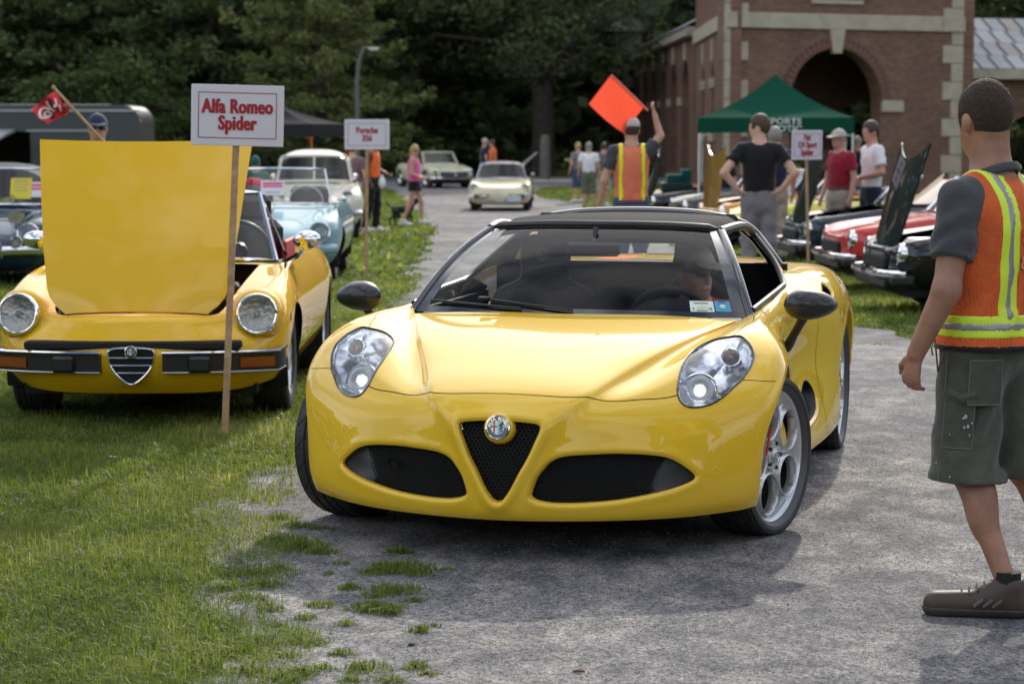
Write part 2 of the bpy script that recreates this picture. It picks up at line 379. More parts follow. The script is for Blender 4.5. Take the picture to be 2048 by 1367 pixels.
# ================================================================ the yellow sports car
CAR_YAW = R(14.3)
CAR_O = Vector((0.164, 8.705, 0.0))
car4 = thing('sports_car', 'low yellow modern sports car with black roof rolling down the gravel path', 'car', CAR_O, -PI / 2 - CAR_YAW)
net4 = Net(A4)
def plane_feat(poly, o, n, up, cond): 
    n = np.array(n, float); n /= np.linalg.norm(n); up = np.array(up, float); e1 = np.cross(up, n); e1 /= np.linalg.norm(e1); e2 = np.cross(n, e1)
    o = np.array(o, float); P = np.asarray(poly, float); q = np.stack([(P - o) @ e1, (P - o) @ e2], -1)
    return dict(poly=bez(q, 4, True), o=o, e1=e1, e2=e2, n=n, cond=cond)
HL_PTS = [(.113,.766,.782),(.139,.789,.770),(.169,.811,.754),(.207,.828,.733),(.231,.834,.719),(.271,.832,.696),(.307,.825,.675),(.358,.806,.643),(.401,.781,.618),(.441,.757,.593),(.479,.728,.572),(.511,.696,.560),(.537,.663,.557),(.552,.637,.560),(.554,.614,.573),(.538,.598,.598),(.516,.592,.620),(.467,.588,.652),(.398,.584,.682),(.325,.586,.705),(.269,.590,.719),(.191,.604,.737),(.145,.632,.753),(.125,.672,.769),(.119,.718,.778),(.112,.745,.782)]
V_PTS = [(.86,-.142,.5165),(.86,-.116,.520),(.86,-.05,.525),(.86,.05,.525),(.86,.116,.520),(.86,.142,.5165),(.86,.1515,.507),(.86,.149,.488),(.86,.137,.459),(.86,.110,.397),(.86,.081,.345),(.86,.050,.284),(.86,.026,.248),(.86,.010,.234),(.86,-.010,.234),(.86,-.026,.248),(.86,-.050,.284),(.86,-.081,.345),(.86,-.110,.397),(.86,-.137,.459),(.86,-.149,.488),(.86,-.1515,.507)]
IN_PTS = [(.8,.119,.268),(.8,.137,.319),(.8,.160,.352),(.8,.193,.385),(.8,.250,.403),(.8,.376,.409),(.8,.450,.407),(.8,.518,.401),(.8,.592,.385),(.8,.651,.346),(.8,.680,.312),(.8,.653,.289),(.8,.569,.264),(.8,.428,.240),(.8,.300,.231),(.8,.200,.231),(.8,.145,.240),(.8,.122,.252)]
def circ_pts(cx, cz, r, n=40, y=.9): return [(cx + r * math.cos(2 * PI * k / n), y, cz + r * math.sin(2 * PI * k / n)) for k in range(n)]
FEAT = dict(
    grille=plane_feat(V_PTS, (.86, 0, .4), (1, 0, 0), (0, 0, 1), lambda S: S[..., 0] > .5),
    intake=plane_feat(IN_PTS, (.8, .4, .32), (1, 0, 0), (0, 0, 1), lambda S: S[..., 0] > .5),
    lamp=plane_feat(HL_PTS, (.33, .70, .66), (.70, .28, .65), (0, 0, 1), lambda S: S[..., 0] > 0.0),
    arch=plane_feat(circ_pts(.02, .30, .372), (0, .9, .3), (0, 1, 0), (0, 0, 1), lambda S: (S[..., 1] > .7) & (S[..., 0] > -.6) & (S[..., 0] < .6)),
    rarch=plane_feat(circ_pts(-2.40, .325, .372), (-2.4, .9, .3), (0, 1, 0), (0, 0, 1), lambda S: (S[..., 1] > .7) & (S[..., 0] < -1.9)),
    scoop=plane_feat([(-1.47,.9,.435),(-1.38,.9,.44),(-1.22,.9,.365),(-1.09,.9,.30),(-1.11,.9,.27),(-1.30,.9,.28),(-1.46,.9,.31),(-1.52,.9,.38)], (-1.5, .9, .35), (0, 1, 0), (0, 0, 1), lambda S: (S[..., 1] > .7) & (S[..., 0] > -1.9) & (S[..., 0] < -1.0)),
    vent=plane_feat([(-1.93,.84,.84),(-1.86,.86,.83),(-1.80,.87,.79),(-1.84,.88,.765),(-1.93,.88,.77),(-1.99,.87,.80)], (-1.9, .86, .80), (.2, .75, .6), (0, 0, 1), lambda S: (S[..., 1] > .7) & (S[..., 0] < -1.7) & (S[..., 2] > .7)),
)
def sports_body():
    def samples(n, step_of):
        out = []
        for k in range(n - 1): m = step_of(k); out += [k + q / m for q in range(m)]
        return np.array(out + [n - 1.0])
    # spacing follows the net's real lengths
    mid = net4.ev(np.arange(net4.nc) * 1.0, np.full(net4.nc, 4.0)); lens = np.linalg.norm(np.diff(mid, axis=0), axis=1)
    us = samples(net4.nc, lambda k: max(3, int(math.ceil(lens[k] / (.0065 if k < 7 else .010 if k < 9 else .024)))))
    col = net4.ev(np.full(net4.nr, 4.0), np.arange(net4.nr) * 1.0); lv = np.linalg.norm(np.diff(col, axis=0), axis=1)
    vs_ = samples(net4.nr, lambda k: max(5, int(math.ceil(lv[k] / .0065))))
    U, V = np.meshgrid(us, vs_, indexing='ij'); S = net4.ev(U, V); Nn = net4.nrm(U, V)
    if Nn[3, 40, 0] < 0: Nn = -Nn
    tu = np.gradient(S, axis=0); tv = np.gradient(S, axis=1)
    ins = {}
    for k, f in FEAT.items():
        c = f['cond'](S)
        q = np.stack([(S - f['o']) @ f['e1'], (S - f['o']) @ f['e2']], -1); full = np.full(S.shape[:2], 9.0); G2 = np.zeros(S.shape[:2] + (2,))
        sd, g = poly_sd(f['poly'], q[c]); full[c] = sd; G2[c] = g
        mark = np.zeros(full.shape, bool)
        for ax in (0, 1):                                # the end of each crossing edge that lies closer to the outline is moved onto it
            s0 = [slice(None)] * 2; s1 = [slice(None)] * 2; s0[ax] = slice(0, -1); s1[ax] = slice(1, None); s0 = tuple(s0); s1 = tuple(s1)
            cr = (full[s0] * full[s1] < 0) & (np.abs(full[s0]) < 5) & (np.abs(full[s1]) < 5); n0 = np.abs(full[s0]) <= np.abs(full[s1])
            mark[s0] |= cr & n0; mark[s1] |= cr & ~n0
        a, b = tu[mark], tv[mark]; d = -full[mark][:, None] * G2[mark]
        A = np.stack([np.stack([a @ f['e1'], b @ f['e1']], -1), np.stack([a @ f['e2'], b @ f['e2']], -1)], -2)
        det = A[:, 0, 0] * A[:, 1, 1] - A[:, 0, 1] * A[:, 1, 0]; det = np.where(np.abs(det) < 1e-8, 1e-8, det)
        x = (A[:, 1, 1] * d[:, 0] - A[:, 0, 1] * d[:, 1]) / det; y = (-A[:, 1, 0] * d[:, 0] + A[:, 0, 0] * d[:, 1]) / det
        S[mark] = S[mark] + np.clip(x, -.9, .9)[:, None] * a + np.clip(y, -.9, .9)[:, None] * b; full[mark] = 0
        ins[k] = full
    # rolled edges
    for k, hgt, w, rnd in (('grille', .010, .022, .010), ('intake', .003, .02, .012), ('vent', .0, .02, .008), ('scoop', .004, .02, .012), ('arch', .004, .02, .006), ('rarch', .004, .02, .006)):
        s = np.clip(ins[k], 0, 9); S = S + Nn * (hgt * np.exp(-((s - .014) / w) ** 2) * (s < 1) - .007 * np.clip(1 - s / rnd, 0, 1) ** 2)[..., None]
    return U, V, S, Nn, ins
_U, _V, _S, _N, _ins = sports_body()
_h, _w = _S.shape[:2]
_id = np.arange(_h * _w).reshape(_h, _w)
_Q = np.stack([_id[:-1, :-1], _id[1:, :-1], _id[1:, 1:], _id[:-1, 1:]], -1).reshape(-1, 4)
for k in _ins:                                           # quads cut corner to corner by an outline become two triangles
    a = _ins[k].reshape(-1)[_Q]; mix = (a.max(1) > 1e-9) & (a.min(1) < -1e-9) & (np.abs(a).max(1) < 5); q = _Q[mix]; a = a[mix]
    if len(q):
        z02 = (a[:, 0] == 0) & (a[:, 2] == 0); q = np.where(z02[:, None], q, q[:, [1, 2, 3, 0]])
        _Q = np.concatenate([_Q[~mix], q[:, [0, 1, 2, 2]], q[:, [0, 2, 3, 3]]])
_Sv = _S.reshape(-1, 3); _Nv = _N.reshape(-1, 3)
def fmean(A): return A.reshape(-1)[_Q].mean(1)
_fu, _fv = fmean(_U), fmean(_V); _fin = {}
for k in _ins:
    a = _ins[k].reshape(-1)[_Q]; _fin[k] = (a.max(1) < 1e-6) & (a.min(1) < -1e-9) & (np.abs(a).max(1) < 5)
_open = np.zeros(len(_Q), bool)
for k in _fin: _open |= _fin[k]
SHUT_U = [0, 1.49, 2.42, 3.29, 4.23, 4.69, 4.92, 5.86, 6.36, 7.2, 20]; SHUT_V = [5.5, 5.47, 5.65, 5.59, 5.28, 5.06, 5.07, 5.19, 4.98, 4.78, -1]
SIDE_V = [5, 7.44, 7.71, 7.98, 8.18, 8.7, 9]; SIDE_U = [5.4, 5.59, 5.74, 5.98, 6.66, 7.2, 7.4]
_low = _fv < np.interp(_fu, SHUT_U, SHUT_V)
_bumper = _low & (_fu < 7.6); _bonnet = ~_bumper & (_fu < np.interp(_fv, SIDE_V, SIDE_U)) & (_fv > 4.5)
_fend = ~_bumper & ~_bonnet & (_fu < 9.15); _door = (_fu >= 9.15) & (_fu < 11.75); _quarter = _fu >= 11.75
def sub(mask, V=_Sv, both=False, flip=False, sy=1):
    """cut the faces of a region out of the half body (optionally mirrored)"""
    q = _Q[mask]; us_, inv = np.unique(q, return_inverse=True); q = inv.reshape(q.shape)
    P = V[us_].copy()
    def mir(P, q): P2 = P.copy(); P2[:, 1] *= -1; return P2, q[:, [1, 0, 3, 2]]
    if both:
        cen = _U.reshape(-1)[us_] < 1e-9; P2, q2 = mir(P, q); mp = np.arange(len(P)) + len(P); mp[cen] = np.arange(len(P))[cen]
        return np.concatenate([P, P2]), np.concatenate([q, mp[q2]])
    if sy < 0: P, q = mir(P, q)
    return P, q
def body_part(name, mask, mt, both=False, sy=1, V=_Sv, parent=car4):
    P, q = sub(mask, V, both, sy=sy); return link(name, np_mesh(name, P, q), mt, parent)
_keep = ~_open
body_part('front_bumper', _bumper & _keep, M['yellow'], both=True)
bonnet4 = body_part('bonnet', _bonnet & _keep, M['yellow'], both=True)
doors4 = []
for sy in (1, -1):
    body_part('front_fender', _fend & _keep, M['yellow'], sy=sy)
    doors4.append(body_part('door', _door & _keep, M['yellow'], sy=sy))
    body_part('rear_fender', _quarter & _keep, M['yellow'], sy=sy)
def rim_wall(k, dvec, name, mt, both, steps=((1.0, 0.0),), inset=0.0):
    """walls running inwards from the edge of an opening"""
    q = _Q[_keep]; e = np.concatenate([q[:, [0, 1]], q[:, [1, 2]], q[:, [2, 3]], q[:, [3, 0]]]); e = e[e[:, 0] != e[:, 1]]
    on = np.abs(_ins[k].reshape(-1)) < 1e-6
    e = e[on[e].all(1)]; key = np.sort(e, 1); _, i, c = np.unique(key, axis=0, return_index=True, return_counts=True); e = e[i[c == 1]]
    us_, inv = np.unique(e, return_inverse=True); e = inv.reshape(e.shape); n = len(us_)
    P0 = _Sv[us_]; cen = P0.mean(0); Vv = [P0]; F = []
    for j, (d, ins_) in enumerate(steps):
        P = P0 + np.asarray(dvec) * d; toc = (cen - P0); toc -= np.outer(toc @ np.asarray(dvec), dvec) / (np.dot(dvec, dvec) + 1e-9)
        P = P + toc * ins_; Vv.append(P)
        F.append(np.stack([e[:, 1] + j * n, e[:, 0] + j * n, e[:, 0] + (j + 1) * n, e[:, 1] + (j + 1) * n], -1))
    Vv = np.concatenate(Vv); F = np.concatenate(F); out = []
    for sy in ((1, -1) if both else (1,)):
        P = Vv.copy(); q = F
        if k == 'grille': P2 = P.copy(); P2[:, 1] *= -1; out.append(link(name, np_mesh(name, np.concatenate([P, P2]), np.concatenate([q, q[:, ::-1] + len(P)])), mt, car4)); break
        if sy < 0: P[:, 1] *= -1; q = q[:, ::-1]
        out.append(link(name, np_mesh(name, P, q), mt, car4))
    return out
rim_wall('grille', (-1, 0, 0), 'grille_surround', M['yellow'], False, ((.010, .01), (.03, .03)))
rim_wall('intake', (-1, 0, 0), 'intake_lip', M['yellow'], True, ((.008, .005), (.022, .02)))
rim_wall('arch', (0, -1, 0), 'wheel_arch_lip', M['yellow'], True, ((.012, .0), (.03, .0)))
rim_wall('rarch', (0, -1, 0), 'wheel_arch_lip', M['yellow'], True, ((.012, .0), (.03, .0)))
rim_wall('scoop', (0, -1, 0), 'side_scoop', M['black_plastic'], True, ((.02, .02), (.10, .1)))
rim_wall('vent', (-.2, -.8, -.4), 'rear_vent', M['black_matt'], True, ((.02, .02), (.08, .1)))
# dark shells behind the openings
for k, off in (('intake', .05), ('scoop', .10)):
    V2 = _Sv.copy(); V2[:, 0] -= off if k == 'intake' else 0; V2[:, 1] -= .10 if k == 'scoop' else 0
    for sy in (1, -1): body_part('intake_back' if k == 'intake' else 'scoop_back', _fin[k], M['black_matt'], sy=sy, V=V2)
V2 = _Sv.copy(); V2[:, 0] -= .055
body_part('grille_back', _fin['grille'], M['black_matt'], both=True, V=V2)
# plastic blade in the outer end of each intake
_fy = _Sv[:, 1][_Q].mean(1); _fz = _Sv[:, 2][_Q].mean(1)
V2 = _Sv.copy(); V2[:, 0] -= .018 + .10 * np.clip(.62 - V2[:, 1], 0, 1) * 0.35
_xl = None
def blade_grid():
    P = _Sv[np.unique(_Q[_fin['intake']])]; A = np.asarray(bez([(p[1], p[2]) for p in IN_PTS], 6, True)); rows = []
    for z in np.linspace(.258, .400, 22):
        yb = .500 + .42 * (z - .24) ** 1.0; k = [(a[0] + (b[0] - a[0]) * (z - a[1]) / (b[1] - a[1])) for a, b in zip(A, np.roll(A, -1, 0)) if (a[1] - z) * (b[1] - z) < 0]; ye = max(k)
        if ye < yb + .004: continue
        row = []
        for y in np.linspace(yb, ye, 14): x = P[np.argmin((P[:, 1] - y) ** 2 + (P[:, 2] - z) ** 2), 0]; row.append((x - .020 - .03 * ((ye - y) / max(ye - yb, .01)) ** 2, y, z))
        rows.append(row)
    return rows
_bg = np.array(blade_grid())
for _ in range(3): _bg[1:-1, 1:-1, 0] = (_bg[:-2, 1:-1, 0] + _bg[2:, 1:-1, 0] + _bg[1:-1, :-2, 0] + _bg[1:-1, 2:, 0]) / 4
MB().grid(_bg).build('intake_blade', M['black_plastic'], car4); MB().grid(_bg * np.array([1, -1, 1]), True).build('intake_blade', M['black_plastic'], car4)
# honeycomb mesh
MMESH = mat('mesh_black', (.009, .009, .009), .6, spec=.25)
def honeycomb(poly, cond, xof, pitch=.0155, wid=.0019, dep=.004):
    P = np.asarray(poly); y0, z0 = P.min(0); y1, z1 = P.max(0); mb = MB(); a = pitch / math.sqrt(3); segs = []
    for r in range(int((z1 - z0) / (1.5 * a)) + 3):
        for c_ in range(int((y1 - y0) / pitch) + 3):
            cy = y0 + (c_ + .5 * (r % 2)) * pitch; cz = z0 + r * 1.5 * a
            p = [(cy + a * math.cos(R(90 + 60 * t)), cz + a * math.sin(R(90 + 60 * t))) for t in range(4)]
            segs += [(p[t], p[t + 1]) for t in range(3)]
    mid = np.array([[(s[0][0] + s[1][0]) / 2, (s[0][1] + s[1][1]) / 2] for s in segs]); sd, _ = poly_sd(P, mid)
    for s, m, d in zip(segs, mid, sd):
        if d > .001 or not cond(*m): continue
        (ya, za), (yb, zb) = s; l = math.hypot(yb - ya, zb - za); ny, nz = -(zb - za) / l * wid, (yb - ya) / l * wid
        xa, xb = xof(ya, za), xof(yb, zb)
        mb.add([(xa, ya - ny, za - nz), (xa, ya + ny, za + nz), (xb, yb + ny, zb + nz), (xb, yb - ny, zb - nz), (xa - dep, ya - ny, za - nz), (xa - dep, ya + ny, za + nz), (xb - dep, yb + ny, zb + nz), (xb - dep, yb - ny, zb - nz)],
               [(0, 3, 2, 1), (0, 4, 7, 3), (1, 2, 6, 5)])
    return mb
def x_lookup(k, off):
    P = _Sv[np.unique(_Q[_fin[k]])]
    def f(y, z): return P[np.argmin((P[:, 1] - abs(y)) ** 2 + (P[:, 2] - z) ** 2), 0] - off
    return f
gp_ = [(p[1], p[2]) for p in V_PTS]; ip_ = [(p[1], p[2]) for p in IN_PTS]
honeycomb(bez(gp_, 3, True), lambda y, z: True, x_lookup('grille', .026)).build('grille_mesh', MMESH, car4)
ihm = honeycomb(bez(ip_, 3, True), lambda y, z: y < .515 + .35 * (z - .24), x_lookup('intake', .030), pitch=.0135, wid=.0014)
ihm.build('intake_mesh', MMESH, car4)
ih2 = MB(); ih2.add([(x, -y, z) for x, y, z in ihm.v], [f[::-1] for f in ihm.f]); ih2.build('intake_mesh', MMESH, car4)
for sy in (1, -1):
    for z in (.262, .285, .308, .331, .354, .377):
        MB().box((.74, sy * .27, z), (.01, .16, .006)).build('radiator_slat', M['black_plastic'], car4)
sens = MB().lathe([(.010, .0), (.016, .0), (.018, .006), (.018, .02)], 20, Matrix.Translation((.748, -.43, .345)) @ Matrix.Rotation(PI / 2, 4, 'Y'))
sens.build('sensor', M['black_plastic'], car4)
# ---- head lamps
MLED = mat('lamp_glow', (1.0, 0.97, 0.86), 0.2, emit=0.6)
MREFL = mat('lamp_chrome', (0.90, 0.92, 0.96), 0.16, 0.9, coat=1, bump=.35, bs=9, bdist=.03, bd=1); MWHT = mat('lamp_white', (0.70, 0.72, 0.76), 0.35, coat=1); MGREY = mat('lamp_grey', (0.20, 0.21, 0.23), 0.22, 0.7); MBEZ = mat('lamp_bezel', (0.55, 0.57, 0.62), 0.3, 0.5, coat=1)
MPROJ = glass('projector_glass', (0.75, 0.8, 0.85))
f = FEAT['lamp']; nl = f['n']
q2 = np.stack([(_Sv - f['o']) @ f['e1'], (_Sv - f['o']) @ f['e2']], -1)
lampmask = _fin['lamp']; vid = np.unique(_Q[lampmask]); sdl = np.full(len(_Sv), 0.0); sdl[vid] = poly_sd(f['poly'], q2[vid])[0]
for sy in (1, -1):
    lens = body_part('headlamp', lampmask, M['lens'], sy=sy)
    V2 = _Sv - _Nv * (np.clip(-sdl * 1.6, 0, 1) ** .6 * .16 + .004)[:, None]
    body_part('lamp_bowl', lampmask, MREFL, sy=sy, V=V2, parent=lens)
    V3 = _Sv + _Nv * .0012
    bv = np.argwhere((np.abs(_ins['lamp'].reshape(-1)) < 1e-9)).ravel(); bq = q2[bv]; pl = np.asarray(f['poly']); order = np.argsort(np.arctan2(*(bq - pl.mean(0)).T)); lp_ = _Sv[bv[order]] + _Nv[bv[order]] * .001
    lp_ = np.concatenate([lp_, lp_[:1]]); lp_[1:-1] = (lp_[:-2] + lp_[1:-1] * 2 + lp_[2:]) / 4; MB().tube([(x, sy * y, z) for x, y, z in lp_], .0040, 6, cap=False).build('lamp_seal', M['black_gloss'], lens)
    def lamp_at(p, d):                               # a frame at a point behind the lens, looking ahead
        p = Vector((p[0] - .0, sy * p[1], p[2])); z = Vector((.90, sy * .16, .40)).normalized(); return Matrix.Translation(p - z * d) @ z.to_track_quat('Z', 'Y').to_matrix().to_4x4()
    A = lamp_at((.463, .667, .624), .035)
    MB().lathe([(.031, .002), (.034, .010), (.037, .012), (.052, .008), (.056, -.002), (.057, -.03)], 40, A).build('projector_ring', MWHT, lens)
    MB().lathe([(.0, .016), (.010, .0155), (.02, .0125), (.028, .006), (.032, -.002)], 32, A).build('projector_lens', MLED if False else M['lens'], lens)
    MB().lathe([(.0, -.004), (.031, -.002)], 32, A).build('projector_bulb', MLED, lens)
    MB().lathe([(.061, -.012), (.064, -.004), (.069, -.006), (.071, -.02)], 44, A).build('lamp_ring', MREFL, lens)
    B = lamp_at((.259, .750, .725), .025)
    MB().lathe([(.031, .0), (.034, .004), (.037, .0), (.038, -.02)], 32, B).build('turn_lamp_ring', MREFL, lens)
    MB().lathe([(.0, -.022), (.015, -.020), (.031, -.002)], 28, B).build('turn_lamp_bowl', MGREY, lens)
    MB().ball((0, 0, 0), (.009, .012, .009), M=None).build('turn_lamp_bulb', M['orange_lens'], lens).matrix_local = B @ Matrix.Translation((0, 0, -.010))
# ---- panel gaps
def ribbon(uv, name='panel_gap', w=.0019, off=.0007, mt=None, parent=car4, both=True, dense=10):
    q = bez(np.array(uv, float), dense); S = net4.ev(q[:, 0], q[:, 1]); n = net4.nrm(np.clip(q[:, 0], .02, 15.9), np.clip(q[:, 1], .02, 8.95))
    s = np.sign((n * np.array([.5, .6, .6])).sum(-1, keepdims=True)); n = n * s
    t = np.gradient(S, axis=0); t /= np.linalg.norm(t, axis=1, keepdims=True); b = np.cross(n, t)
    P = np.concatenate([S + n * off - b * w, S + n * off + b * w]); m = len(S)
    Q = np.array([(i, i + 1, m + i + 1, m + i) for i in range(m - 1)])
    for sy in ((1, -1) if both else (1,)):
        P2 = P.copy(); Q2 = Q
        if sy < 0: P2[:, 1] *= -1; Q2 = Q[:, ::-1]
        link(name, np_mesh(name, P2, Q2), mt or M['gap'], parent)
ribbon([(0, 5.5), (.75, 5.48), (1.49, 5.47), (2.0, 5.56), (2.42, 5.65), (2.9, 5.63), (3.29, 5.59), (4.23, 5.28), (4.69, 5.06), (4.93, 5.08)])
ribbon([(5.59, 7.44), (5.74, 7.71), (5.98, 7.98), (6.66, 8.18), (7.0, 8.5), (7.2, 8.9)], w=.0013)
ribbon([(5.87, 5.19), (6.36, 4.98), (7.0, 4.80)], w=.0013)
ribbon([(9.15, 0.3), (9.15, 2), (9.15, 4), (9.15, 6), (9.1, 7.5), (8.9, 8.9)], w=.0015)
ribbon([(11.75, 0.3), (11.75, 3), (11.75, 6), (11.7, 8), (11.6, 8.9)], w=.0015)
ribbon([(11.9, 8.9), (12.2, 8.0), (12.45, 7.2), (12.6, 6.6)], w=.0013)
# ---- underbody, wells, splitter
MB().box((-1.15, 0, .14), (2.9, 1.30, .05), b=.01).build('underbody', M['black_matt'], car4)
sp = MB(); ring = net4.ev(np.linspace(0, 5.5, 60), np.zeros(60)); P = [(x - .05, y * .97, z + .002) for x, y, z in ring]
P = [(x, -y, z) for x, y, z in P[::-1]] + P
sp.add([(x, y, z) for x, y, z in P] + [(x - .07, y * .95, z - .024 * max(0, 1 - (y / .66) ** 2)) for x, y, z in P] + [(-.2, y * .9, .12) for x, y, z in P],
       [(i, i + 1, len(P) + i + 1, len(P) + i) for i in range(len(P) - 1)] + [(len(P) + i, len(P) + i + 1, 2 * len(P) + i + 1, 2 * len(P) + i) for i in range(len(P) - 1)])
sp.build('splitter', M['black_plastic'], car4)
for sy in (1, -1):
    for cx, cz, r_ in ((.02, .30, .39), (-2.40, .325, .39)):
        V_ = []; n_ = 26
        for yy in (sy * .60, sy * .865):
            for k in range(n_ + 1): a = R(-6) + R(192) * k / n_; V_.append((cx + r_ * math.cos(a), yy, cz + r_ * math.sin(a)))
        F_ = [(k, k + 1, n_ + 2 + k, n_ + 1 + k) for k in range(n_)] + [tuple(range(n_ + 1))]
        MB().add(V_, F_).build('wheel_well', M['black_matt'], car4)
# ---- wheels
def tyre_mesh(rad, wid, rim, nseg=300, name='tyre', pattern='sport'):
    w2 = wid / 2; prof = [(-w2 * .80, rim - .006), (-w2 * .93, rim + .006), (-w2 * 1.0, rim + (rad - rim) * .35), (-w2 * 1.0, rim + (rad - rim) * .55), (-w2 * .965, rim + (rad - rim) * .80), (-w2 * .90, rad - .010), (-w2 * .84, rad - .004)]
    tread = [(-w2 * .84 + 1.68 * w2 * k / 44, rad - .0045 * (abs(-1 + 2 * k / 44)) ** 3) for k in range(1, 44)]
    pf = bez(np.array(prof), 3); allp = np.concatenate([pf, np.array(tread), pf[::-1] * np.array([-1, 1])]); m = len(allp)
    th = np.arange(nseg) * 2 * PI / nseg; y = np.repeat(allp[None, :, 0], nseg, 0); r = np.repeat(allp[None, :, 1], nseg, 0).copy(); T = np.repeat(th[:, None], m, 1)
    on = np.abs(y) < w2 * .86; s = y / w2
    if pattern == 'sport':
        for c in (-.42, 0.0, .42): r -= .006 * (np.abs(s - c) < .045) * on
        ph = (T * 420 / (2 * PI)) % 20
        for lo, hi, sl in ((-.9, -.42, 26), (.42, .9, -26), (-.38, -.02, -18), (.02, .38, 18)):
            p2 = (ph + sl * (s - lo)) % 20; r -= .005 * ((p2 < 1.6) & (s > lo) & (s < hi)) * on
    else:
        for c in (-.6, -.3, 0, .3, .6): r -= .006 * (np.abs(s - c) < .04) * on
        ph = (T * nseg / (2 * PI)) % 8; r -= .003 * ((ph < 1.5) & (np.abs(s) > .62)) * on
    V = np.stack([r * np.cos(T), y, r * np.sin(T)], -1).reshape(-1, 3); I = np.arange(nseg * m).reshape(nseg, m); J = np.roll(I, -1, 0)
    Q = np.stack([I[:, :-1], I[:, 1:], J[:, 1:], J[:, :-1]], -1).reshape(-1, 4)
    return np_mesh(name, V, Q[:, ::-1], sharp=35)
def dial_rim(R0):
    """five-hole alloy: polar sheet facing +y with raised rings round the holes"""
    nr, na = 60, 300; rr = np.linspace(.030, R0, nr); ta = np.linspace(0, 2 * PI, na, endpoint=False)
    Rr, T = np.meshgrid(rr, ta, indexing='ij'); X = Rr * np.cos(T); Z = Rr * np.sin(T)
    hc, hr = R0 * .585, R0 * .285
    cs = [(hc * math.cos(R(90 + 72 * k)), hc * math.sin(R(90 + 72 * k))) for k in range(5)]
    d = np.min([np.hypot(X - a, Z - b) for a, b in cs], 0); k = np.argmin([np.hypot(X - a, Z - b) for a, b in cs], 0)
    sd = d - hr; ca = np.array(cs)[k]; m = np.abs(sd) < .0032
    s = np.where(m, hr / d, 1); X = np.where(m, ca[..., 0] + (X - ca[..., 0]) * s, X); Z = np.where(m, ca[..., 1] + (Z - ca[..., 1]) * s, Z); sd = np.where(m, 0, sd)
    Y = -.034 + .030 * np.exp(-(np.clip(sd, 0, 1) / .016) ** 2) - .010 * np.clip(1 - sd / .007, 0, 1) ** 2
    Y = np.maximum(Y, -.036 + .028 * np.clip(1 - np.abs(Rr - R0) / .022, 0, 1) ** .5)
    Y = np.where(Rr < .055, np.maximum(Y, -.012), Y) - .018 * (1 - (Rr / R0) ** 2) * 0
    V = np.stack([X, Y, Z], -1).reshape(-1, 3); I = np.arange(nr * na).reshape(nr, na); J = np.roll(I, -1, 1)
    Q = np.stack([I[:-1], I[1:], J[1:], J[:-1]], -1).reshape(-1, 4)
    hole = (sd.reshape(-1)[Q].max(1) < 1e-6); Qk = Q[~hole]
    # walls of the holes
    e = np.concatenate([Qk[:, [0, 1]], Qk[:, [1, 2]], Qk[:, [2, 3]], Qk[:, [3, 0]]]); on = np.abs(sd.reshape(-1)) < 1e-6; e = e[on[e].all(1)]
    key = np.sort(e, 1); _, i, c = np.unique(key, axis=0, return_index=True, return_counts=True); e = e[i[c == 1]]
    us_, inv = np.unique(e, return_inverse=True); e2 = inv.reshape(e.shape); n0 = len(V); P2 = V[us_] - np.array([0, .035, 0])
    W = np.stack([e[:, 1], e[:, 0], e2[:, 0] + n0, e2[:, 1] + n0], -1)
    return np_mesh('rim', np.concatenate([V, P2]), np.concatenate([Qk, W]), sharp=50)
MCAL = mat('yellow_caliper', (0.85, 0.50, 0.01), 0.3, coat=.6)
EMB = {}; MDISC = mat('brake_disc_steel', (.16, .15, .15), .45, .9); MBAR = mat('rim_barrel_dark', (.10, .10, .105), .5, .6)
def emblem(parent, r, Mx, full=True):
    """round badge: red cross on white, serpent on blue, ring of letters"""
    if not EMB:
        EMB.update(ring=mat('badge_gold', (.75, .62, .35), .2, 1.0), navy=mat('badge_navy', (.008, .012, .035), .2, coat=1), white=mat('badge_white', (.75, .75, .72), .3, coat=1),
                   red=mat('badge_red', (.30, .01, .02), .3, coat=1), blue=mat('badge_blue', (.28, .55, .62), .3, coat=1), green=mat('badge_green', (.02, .06, .03), .3))
    b = MB().lathe([(.86 * r, .0035), (.9 * r, .005), (1.0 * r, .004), (1.02 * r, 0), (1.02 * r, -.01)], 40, Mx).build('badge', M['chrome'], parent)
    MB().lathe([(.0, .0028), (.88 * r, .0028)], 40, Mx).build('badge_ring', EMB['navy'], b)
    def half(s, mt, nm):
        P = [(.55 * r * math.sin(a), .55 * r * math.cos(a)) for a in np.linspace(0, PI * s, 20)]
        MB().prism(P if s < 0 else P[::-1], .003, .0036, Mx).build(nm, mt, b)
    half(-1, EMB['white'], 'badge_field'); half(1, EMB['blue'], 'badge_field')
    MB().box((-.27 * r, 0, .0039), (.13 * r, .92 * r, .0008)).box((-.27 * r, .08 * r, .0041), (.5 * r, .13 * r, .0008)).build('badge_cross', EMB['red'], b).data.transform(Mx)
    if full:
        wv = [(r * (.28 + .12 * math.sin(t * 6.0)), r * (.38 - .78 * t / 3.0), .0040) for t in np.linspace(0, 3, 30)]
        MB().tube(wv, [r * (.075 - .015 * t) for t in np.linspace(0, 3, 30)], 6, flat=.2).build('badge_serpent', EMB['green'], b).data.transform(Mx)
        for i, ch in enumerate('ALFA ROMEO'):
            a = R(80 - i * 17.5) if ch != ' ' else 0
            if ch == ' ': continue
            a = R(168 - i * 17.3); L_ = Mx @ Matrix.Translation((.715 * r * math.cos(a), .715 * r * math.sin(a), .0032)) @ Matrix.Rotation(a - PI / 2, 4, 'Z')
            text_mesh('badge_letter', ch, .36 * r, EMB['ring'], b, L_, bold=.012 * r)
    return b
